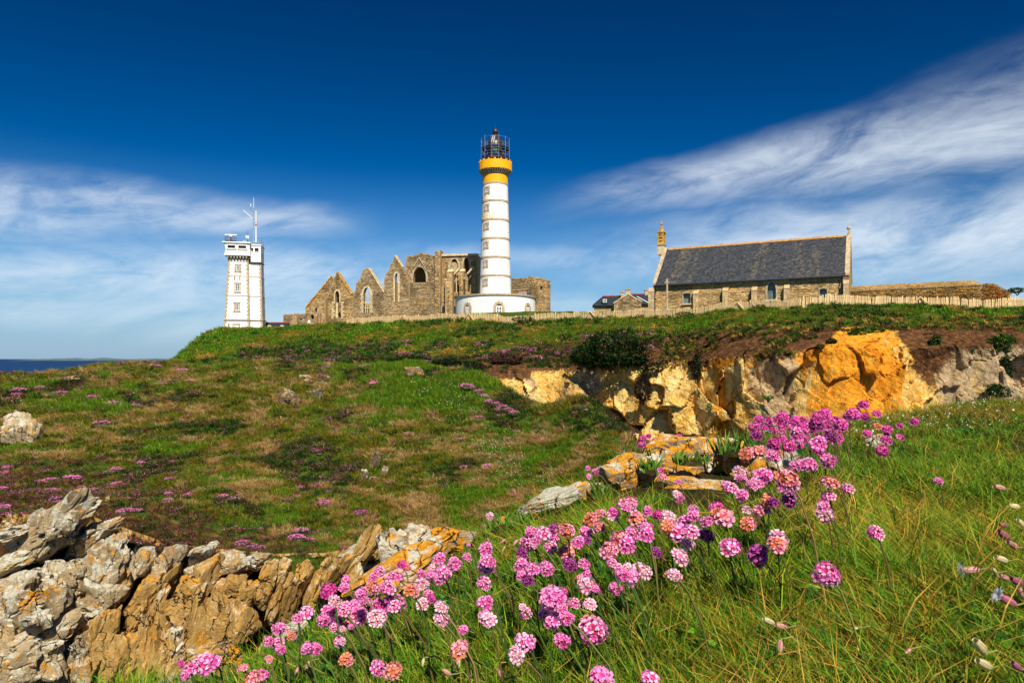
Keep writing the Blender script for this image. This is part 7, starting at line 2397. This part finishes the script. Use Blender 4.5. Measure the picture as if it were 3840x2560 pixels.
D_ = [(495, 455, 60), (545, 435, 50), (600, 475, 55), (490, 515, 75), (575, 515, 55), (670, 480, 55), (700, 445, 65), (670, 795, 75), (805, 838, 55), (75, 750, 60), (15, 790, 50), (1520, 295, 85), (1475, 355, 90), (1610, 300, 80), (1490, 430, 100, 'dark'), (1560, 360, 80), (1680, 300, 100), (1730, 270, 100), (1720, 340, 70), (1640, 385, 70), (1720, 390, 70), (1770, 340, 80), (1830, 330, 110), (1840, 285, 80), (1900, 360, 90), (1905, 300, 80), (1975, 330, 90), (2030, 280, 110), (2025, 345, 110, 'dark'), (2135, 275, 90), (2120, 330, 100), (2200, 290, 80), (2240, 340, 120), (2140, 400, 80), (2200, 380, 80),
      (1850, 425, 130, 'pink'), (1930, 400, 70), (1650, 500, 110), (1720, 460, 90), (1790, 525, 100), (1910, 460, 80), (2030, 500, 140, 'pink'), (2045, 560, 100), (2160, 440, 100, 'dark'), (2190, 480, 90), (2230, 455, 60), (2080, 480, 70), (1420, 590, 130, 'faded'), (1525, 570, 130, 'faded'), (1645, 615, 120, 'pink'), (1885, 520, 60),
      (1355, 750, 110), (1360, 810, 100), (1565, 775, 140), (1500, 850, 120), (1835, 700, 100), (1945, 685, 150), (1770, 800, 200, 'faded'), (1780, 890, 160), (1780, 990, 130, 'dark'), (1650, 1020, 110, 'dark'), (1265, 900, 120), (1370, 950, 110), (2145, 845, 150), (2130, 970, 120), (2080, 1050, 110), (2100, 1130, 120), (2300, 905, 110), (365, 1030, 150, 'faded'), (815, 975, 90)]
G_ = [(772, 2488, 80), (715, 2505, 50), (679, 2486, 26), (812, 2478, 35), (700, 2530, 40), (912, 2502, 36), (948, 2540, 60), (985, 2530, 45), (1010, 2470, 30)]
E_ = [(930, 275, 90), (845, 355, 110), (805, 375, 80), (955, 380, 75), (900, 385, 55), (1050, 355, 70), (1380, 425, 75), (1065, 470, 80, 'faded'), (1145, 490, 85), (1255, 460, 65), (970, 530, 70), (1135, 585, 100), (1255, 560, 70), (1140, 540, 45), (1100, 680, 105), (1600, 950, 70)]
heads = []
for (ox, oy), L in (((1000, 1900), A_), ((1900, 1900), B_), ((2840, 1900), C_), ((2200, 1450), D_), ((2840, 1400), E_)):
    for q in L:
        heads.append((ox + q[0] / 2.352, oy + q[1] / 2.352, q[2] / 2.352, q[3] if len(q) > 3 else None))

heads += [q + (None,) for q in G_]
r = random.Random(77)
for q in list(heads):                                     # further heads crowding behind the listed ones
    if r.random() < 0.42 and q[1] < 2420 and q[0] < 3170 and 24 < q[2]:
        heads.append((q[0] + r.gauss(0, 34), q[1] + r.uniform(-34, 22), q[2] * r.uniform(0.7, 0.95), None))


def cluster(px, py):
    if px > 2780 and py < 1700 and px < 3170:
        return ('top row of dense clump below cliff' if py < 1590 else 'middle row of dense clump below cliff' if py < 1632 else 'low row of dense clump below cliff')
    if px >= 3160 and py < 1720:
        return 'loose group right of dense clump'
    if py < 1830 and px < 2600:
        return 'few behind the orange rock'
    if px < 1180:
        return 'lower left corner of the bank'
    if px < 1480 and py < 2260:
        return 'left slope clump, back rows'
    if px < 1480 and py < 2400:
        return 'left slope clump, front rows'
    if px < 1780 and py < 2260:
        return 'clump under the sloping slab'
    if px < 1900:
        return 'upright line and strays left of centre'
    if py > 2330:
        return 'front row along the bottom edge'
    if px < 2230 and py < 2140:
        return 'centre clump, left part'
    if px < 2480 and py < 2140:
        return 'centre clump, middle part'
    if px < 2720 and py < 2140:
        return 'centre clump, right part'
    if px < 2720:
        return 'front flowers of the centre clump'
    if px < 2990 and py < 1900:
        return 'group in front of the grey and white rocks'
    if px < 2990:
        return 'right flowers beside the centre clump'
    return 'scattered ones on the right grass'


KW = {'pink': 'pink', 'magenta': 'magenta', 'faded': 'orange-centred fading', 'pale': 'pale pink', 'dark': 'shaded purple'}
groups = {}
for i, hd in enumerate(heads):
    groups.setdefault(cluster(hd[0], hd[1]), []).append(i)
labels = {}
for g_, L in groups.items():
    for k_, i in enumerate(sorted(L, key=lambda i: heads[i][0])):
        labels[i] = (g_, k_)


def place_on_bank(px, py, hgt, lo=0.45, hi=5.5):
    """distance where the sight line passes hgt above the bank"""
    Yv = np.linspace(lo, hi, 500)
    x = (px - CX) / F * Yv
    dz_ = (HY - py) / F * Yv - bk_z(x, Yv, False)
    i = np.argmax(dz_ < hgt) if (dz_ < hgt).any() else len(Yv) - 1
    return Yv[i]


for i, (px, py, sz_, kd) in enumerate(heads):
    r = random.Random(i)
    cl_, rank = labels[i]
    up_ = py < 1700
    kind = kd or ('magenta' if up_ else r.choices(['pink', 'faded', 'magenta', 'pale'], [0.66, 0.13, 0.07, 0.14])[0])  # upper clump: its backlit, darker tone is put into magenta petals
    Yc = place_on_bank(px, py, r.uniform(0.075, 0.125) if not up_ else r.uniform(0.07, 0.12))
    Yc = min(max(Yc, 0.55), 0.026 * F / sz_ * 1.15)
    rad = sz_ / 2 * Yc / F * 1.22
    c_ = P(px, py, Yc)
    bx, by = c_[0] + r.uniform(0.0, 0.045) + 0.01, Yc + r.uniform(-0.025, 0.03)
    gz = float(bk_z(np.array([bx]), np.array([by]))[0])
    gz = max(gz, c_[2] - 0.22)
    size = 'large ' if sz_ > 62 else 'small ' if sz_ < 34 else ''
    lab = '%s%s thrift, %s from left, %s' % (size, KW[kind], ordinal(rank), cl_)
    t_ = thing('thrift_flower', lab, 'flower', (bx, by, gz), group='thrift flowers on the bank')
    top = Vector((c_[0] - bx, c_[1] - by, c_[2] - gz))
    mid_ = Vector((top.x * 0.30 + r.uniform(-.006, .006), top.y * 0.3, top.z * 0.55))
    m2 = Vector((top.x * 0.68, top.y * 0.68, top.z * 0.85))
    sr = 0.00115
    obj('stem', MB().path([(0, 0, -0.01), mid_, m2, top], [sr * 1.15, sr, sr, sr * 1.1], 5, jit(r.choice([(0.08, 0.13, 0.02), (0.12, 0.14, 0.03), (0.05, 0.09, 0.02), (0.16, 0.11, 0.04)]), .2)), M['stem'], t_, col=True)
    big = sz_ > 60
    h_ = obj('flower_head', CORE[kind] if big else JOINED[kind, i % 3], None, t_, loc=top)
    h_.scale = (rad * r.uniform(0.9, 1.12), rad * r.uniform(0.9, 1.1), rad * r.uniform(0.72, 1.02))
    td = top.normalized()
    h_.rotation_euler = (r.uniform(0.0, 0.75), r.gauss(-0.1, 0.3), r.uniform(0, 0.8))
    if big:
        for d, q, s_ in head_layout(22, r):
            o = bpy.data.objects.new('floret', r.choice(FL[kind]))
            C.objects.link(o)
            o.parent = h_
            o.location = d
            o.rotation_euler = q.to_euler()
            o.scale = (s_, s_, s_)

# ---- sea campion: inflated calyces, a few with white petals
cal = []
for c1, c2 in (((0.62, 0.36, 0.28), (0.46, 0.16, 0.22)), ((0.66, 0.60, 0.34), (0.50, 0.36, 0.22)), ((0.42, 0.14, 0.22), (0.30, 0.06, 0.14))):
    mb = MB()
    prof = [(0.06, -1.0), (0.30, -0.86), (0.42, -0.4), (0.44, 0.1), (0.36, 0.6), (0.24, 0.9), (0.27, 1.0)]
    n = 20
    for j in range(len(prof) - 1):
        for k_ in range(n):
            a0, a1 = 2 * pi * k_ / n, 2 * pi * (k_ + 1) / n
            (r0, z0), (r1, z1) = prof[j], prof[j + 1]
            mb.add([(r0 * cos(a0), r0 * sin(a0), z0), (r0 * cos(a1), r0 * sin(a1), z0), (r1 * cos(a1), r1 * sin(a1), z1), (r1 * cos(a0), r1 * sin(a0), z1)], [(0, 1, 2, 3)], c2 if k_ % 4 == 0 else c1)
    me = mb.mesh('calyx', smooth=True, col=True)
    me.materials.append(M['petal'])
    cal.append(me)
mb = MB()
for v in (((0, 0, 0), (0.35, 0.5, 0.15), (0.42, 1.0, 0.1), (0.12, 0.95, 0.12), (0, 0.62, 0.1), (-0.12, 0.95, 0.12), (-0.42, 1.0, 0.1), (-0.35, 0.5, 0.15)),):
    mb.add(v, [(0, 1, 2, 3, 4), (0, 4, 5, 6, 7)], (0.90, 0.90, 0.90))
PET = mb.mesh('petal', col=True)
PET.materials.append(M['petal'])
camp = [  # crop origin, x, y, length, direction of the mouth in the picture (deg, 0 = up, 90 = left), petals, colour
    ((2840, 1900), 1880, 555, 150, 95, 1, 0, 'open white campion with pink calyx, leftmost of those on the right edge'), ((2840, 1900), 2150, 460, 140, 70, 0, 1, 'yellow-green campion bud above the open white flower'), ((2840, 1900), 2170, 158, 90, 80, 0, 2, 'small pink campion bud at the top of the right edge group'), ((2840, 1900), 2172, 245, 140, 55, 0, 2, 'plump pink campion bud below the small pink one'), ((2840, 1900), 2250, 335, 130, 60, 0, 0, 'slanting campion bud under the plump pink bud'),
    ((2840, 1900), 2180, 620, 110, 70, 0, 0, 'pink campion bud right of the open white flower'), ((2840, 1900), 2290, 655, 150, 65, 0, 2, 'purple campion bud at the right edge'), ((2840, 1900), 2200, 820, 170, 60, 1, 2, 'purple campion with white petals at the right edge'), ((2840, 1900), 2315, 740, 110, 20, 0, 0, 'pale pink campion bud touching the right edge'), ((2840, 1900), 2090, 560, 70, 40, 0, 1, 'thin green campion bud beside the pink bud'),
    ((2840, 1900), 100, 1005, 120, 62, 0, 1, 'pale campion bud lying in the grass, left of a pair'), ((2840, 1900), 210, 1050, 120, 70, 0, 0, 'pale campion bud lying in the grass, right of a pair'), ((2840, 1900), 200, 1230, 120, 170, 0, 0, 'drooping pale campion bud below the pair'), ((2840, 1900), 860, 1068, 60, 80, 0, 1, 'tiny campion bud in the clover'), ((2840, 1900), 1330, 1270, 70, 120, 0, 0, 'small faded campion bud on the straw'),
    ((2840, 1900), 1965, 1230, 190, 40, 0, 1, 'large yellow campion bud at the lower right'), ((2840, 1900), 2000, 1385, 180, 60, 0, 1, 'large pale campion bud below the yellow one'), ((2840, 1900), 2285, 1400, 130, 50, 0, 2, 'pink campion bud in the lower right corner'), ((2840, 1400), 2135, 1005, 120, 75, 0, 0, 'pinkish campion bud highest on the right edge'), ((2840, 1400), 2260, 1170, 120, 80, 0, 1, 'yellow-green campion bud below the highest bud'), ((2840, 1400), 2325, 1320, 110, 45, 0, 1, 'green campion bud cut by the right edge'),
    ((1000, 1900), 1690, 1380, 90, 175, 0, 1, 'hanging pale campion bud under the orange-centred flower'), ((1000, 1900), 1590, 1455, 90, 50, 0, 0, 'pink campion bud left of the hanging bud'), ((1000, 1900), 2065, 1475, 110, 25, 0, 0, 'pink campion bud near the bottom centre'), ((1000, 1900), 1380, 1365, 65, 170, 0, 1, 'slim cream campion bud in the front grass'), ((1000, 1900), 265, 1455, 75, 170, 0, 0, 'pale campion bud at the bottom left'), ((1000, 1900), 360, 1400, 85, 165, 0, 0, 'pinkish campion bud right of the bottom left bud'),
    ((1000, 1900), 1955, 292, 50, 20, 0, 0, 'small campion bud in the straw above the upright line of thrift'), ((1000, 1900), 2085, 300, 50, 130, 0, 0, 'second small campion bud in the straw by the slab'), ((1000, 1900), 2195, 312, 60, 140, 0, 0, 'third small campion bud beside the centre clump'), ((1000, 1900), 2090, 368, 45, 150, 0, 1, 'lowest of the small campion buds in the straw')]
for k_, ((ox, oy), x, y, L, ang, pet, cm, lab) in enumerate(camp):
    r = random.Random(900 + k_)
    px, py, Ls = ox + x / 2.352, oy + y / 2.352, L / 2.352
    Yc = max(0.5, place_on_bank(px, py, 0.045, 0.45, 4))
    c_ = P(px, py, Yc)
    half = Ls / 2 * Yc / F
    a = R(ang)
    ax_ = Vector((-sin(a), -0.25 if not pet else 0.15, cos(a))).normalized()
    bx, by = c_[0] + 0.03 + 0.02 * sin(a), Yc + 0.02
    gz = float(bk_z(np.array([bx]), np.array([by]))[0])
    t_ = thing('campion_flower', lab, 'flower', (bx, by, gz), group='sea campion on the bank')
    rel = Vector(c_) - Vector((bx, by, gz))
    base = rel - ax_ * half
    obj('stem', MB().path([(0, 0, -0.01), (base.x * 0.4 + 0.012, base.y * 0.4, max(base.z * 0.7, 0.004)), (base.x * 0.8 + 0.006, base.y * 0.8, base.z * 0.98 + 0.002), base], [0.0013, 0.0012, 0.001, 0.001], 5, (0.20, 0.22, 0.05)), M['stem'], t_, col=True)
    cx_ = obj('calyx', cal[cm], None, t_, loc=rel)
    cx_.scale = (half * 1.0, half * 1.0, half)
    cx_.rotation_euler = ax_.to_track_quat('Z', 'Y').to_euler()
    if pet:
        for j in range(5):
            o = obj('petal', PET, None, t_, loc=rel + ax_ * half * 0.95)
            o.scale = (half * 0.9,) * 3
            q = ax_.to_track_quat('Z', 'Y').to_matrix() @ Matrix.Rotation(2 * pi * j / 5 + 0.4, 3, 'Z')
            o.rotation_euler = q.to_euler()

# ---- fleshy green succulents on the brink rocks
for px, py, w_, h, Yc, lab in ((2770, 1650, 170, 90, 2.0, 'tall fleshy green succulent on the orange rock beside the thrift clump'), (2590, 1708, 120, 46, 2.0, 'fleshy succulent tuft in the middle of the orange rock'), (2440, 1735, 60, 60, 1.94, 'small succulent tuft on the left of the orange rock'), (1900, 1945, 150, 60, 1.66, 'row of succulent fingers on the pale ledge'), (2420, 1700, 110, 60, 2.02, 'dark moss cushion under the thrift behind the orange rock'), (2260, 1830, 70, 60, 1.84, 'succulent tuft at the left end of the orange rocks')):
    t_ = thing('succulent_plant', lab, 'plant', P(px, py + h / 2, Yc), group='succulents on the rocks')
    s_ = Yc / F
    mb = MB()
    for i in range(46):
        a = random.uniform(0, 6.3)
        b = Vector((random.uniform(-.5, .5) * w_ * s_, random.uniform(-.3, .3) * w_ * s_ * 0.5, -0.005))
        hh = h * s_ * random.uniform(0.45, 1.15)
        tp = b + Vector((cos(a) * hh * 0.5, sin(a) * hh * 0.5, hh))
        rr_ = 0.0032 * random.uniform(.7, 1.2)
        mb.path([b, b.lerp(tp, 0.5) + Vector((0, 0, hh * 0.08)), tp], [rr_, rr_ * 0.95, rr_ * 0.2], 5, jit(random.choice([(0.10, 0.22, 0.02), (0.16, 0.28, 0.03), (0.06, 0.13, 0.015)] if 'moss' not in lab else VD)))
    obj('leaves', mb, M['stem'], t_, col=True)
    obj('root_mat', MB().lathe([(0.0, -0.01), (w_ * s_ * 0.40, -0.008), (w_ * s_ * 0.3, 0.004), (0, 0.008)], 14), M['bank'], t_)

# ---- walker by the low ruin wall
pt = P(1159, 1228, 127.0)
gz = float(far_z(np.array([pt[0]]), np.array([pt[1]]))[0])
gz = max(gz, pt[2] - 0.75)
pw = thing('person', 'distant walker in white top and red trousers by the low ruin wall', 'person', (pt[0], pt[1], gz))
sk = [((0, 0, 0.95), .15), ((0, 0, 1.2), .15), ((0, 0, 1.42), .16), ((0, 0, 1.52), .06), ((0, -.01, 1.66), .10), ((0, 0, 1.74), .07), ((-.09, 0, .9), .09), ((-.10, -.02, .5), .065), ((-.10, .02, .08), .045), ((-.10, -.10, .03), .04),
      ((.09, 0, .9), .09), ((.12, .03, .5), .065), ((.13, .10, .08), .045), ((.13, -.02, .03), .04), ((-.2, 0, 1.40), .055), ((-.26, .02, 1.12), .045), ((-.25, -.08, .88), .035), ((-.25, -.10, .80), .03), ((.2, 0, 1.40), .055), ((.26, .02, 1.12), .045), ((.25, -.08, .88), .035), ((.25, -.10, .80), .03)]
ed = [(0, 1), (1, 2), (2, 3), (3, 4), (4, 5), (0, 6), (6, 7), (7, 8), (8, 9), (0, 10), (10, 11), (11, 12), (12, 13), (2, 14), (14, 15), (15, 16), (16, 17), (2, 18), (18, 19), (19, 20), (20, 21)]
me = bpy.data.meshes.new('body')
me.from_pydata([q[0] for q in sk], ed, [])
bo = obj('body', me, None, pw)
md = bo.modifiers.new('skin', 'SKIN')
me.skin_vertices.new() if not me.skin_vertices else None
for v, q in zip(me.skin_vertices[0].data, sk):
    v.radius = (q[1], q[1] * 0.8)
me.skin_vertices[0].data[0].use_root = True
bo.modifiers.new('sub', 'SUBSURF').levels = 1
bo.modifiers['sub'].render_levels = 1


def b_person(n, bs):
    z = n.xyz(objc(n))[2]
    c_ = n.mix(n.step(z, 0.93, 0.97), (0.42, 0.05, 0.05), (0.80, 0.79, 0.77))
    n.set(bs.inputs['Base Color'], n.mix(n.step(z, 1.50, 1.53), c_, n.mix(n.step(z, 1.68, 1.70), (0.50, 0.30, 0.20), (0.05, 0.03, 0.02))))


me.materials.append(material('walker_clothes', b_person, 0.8))
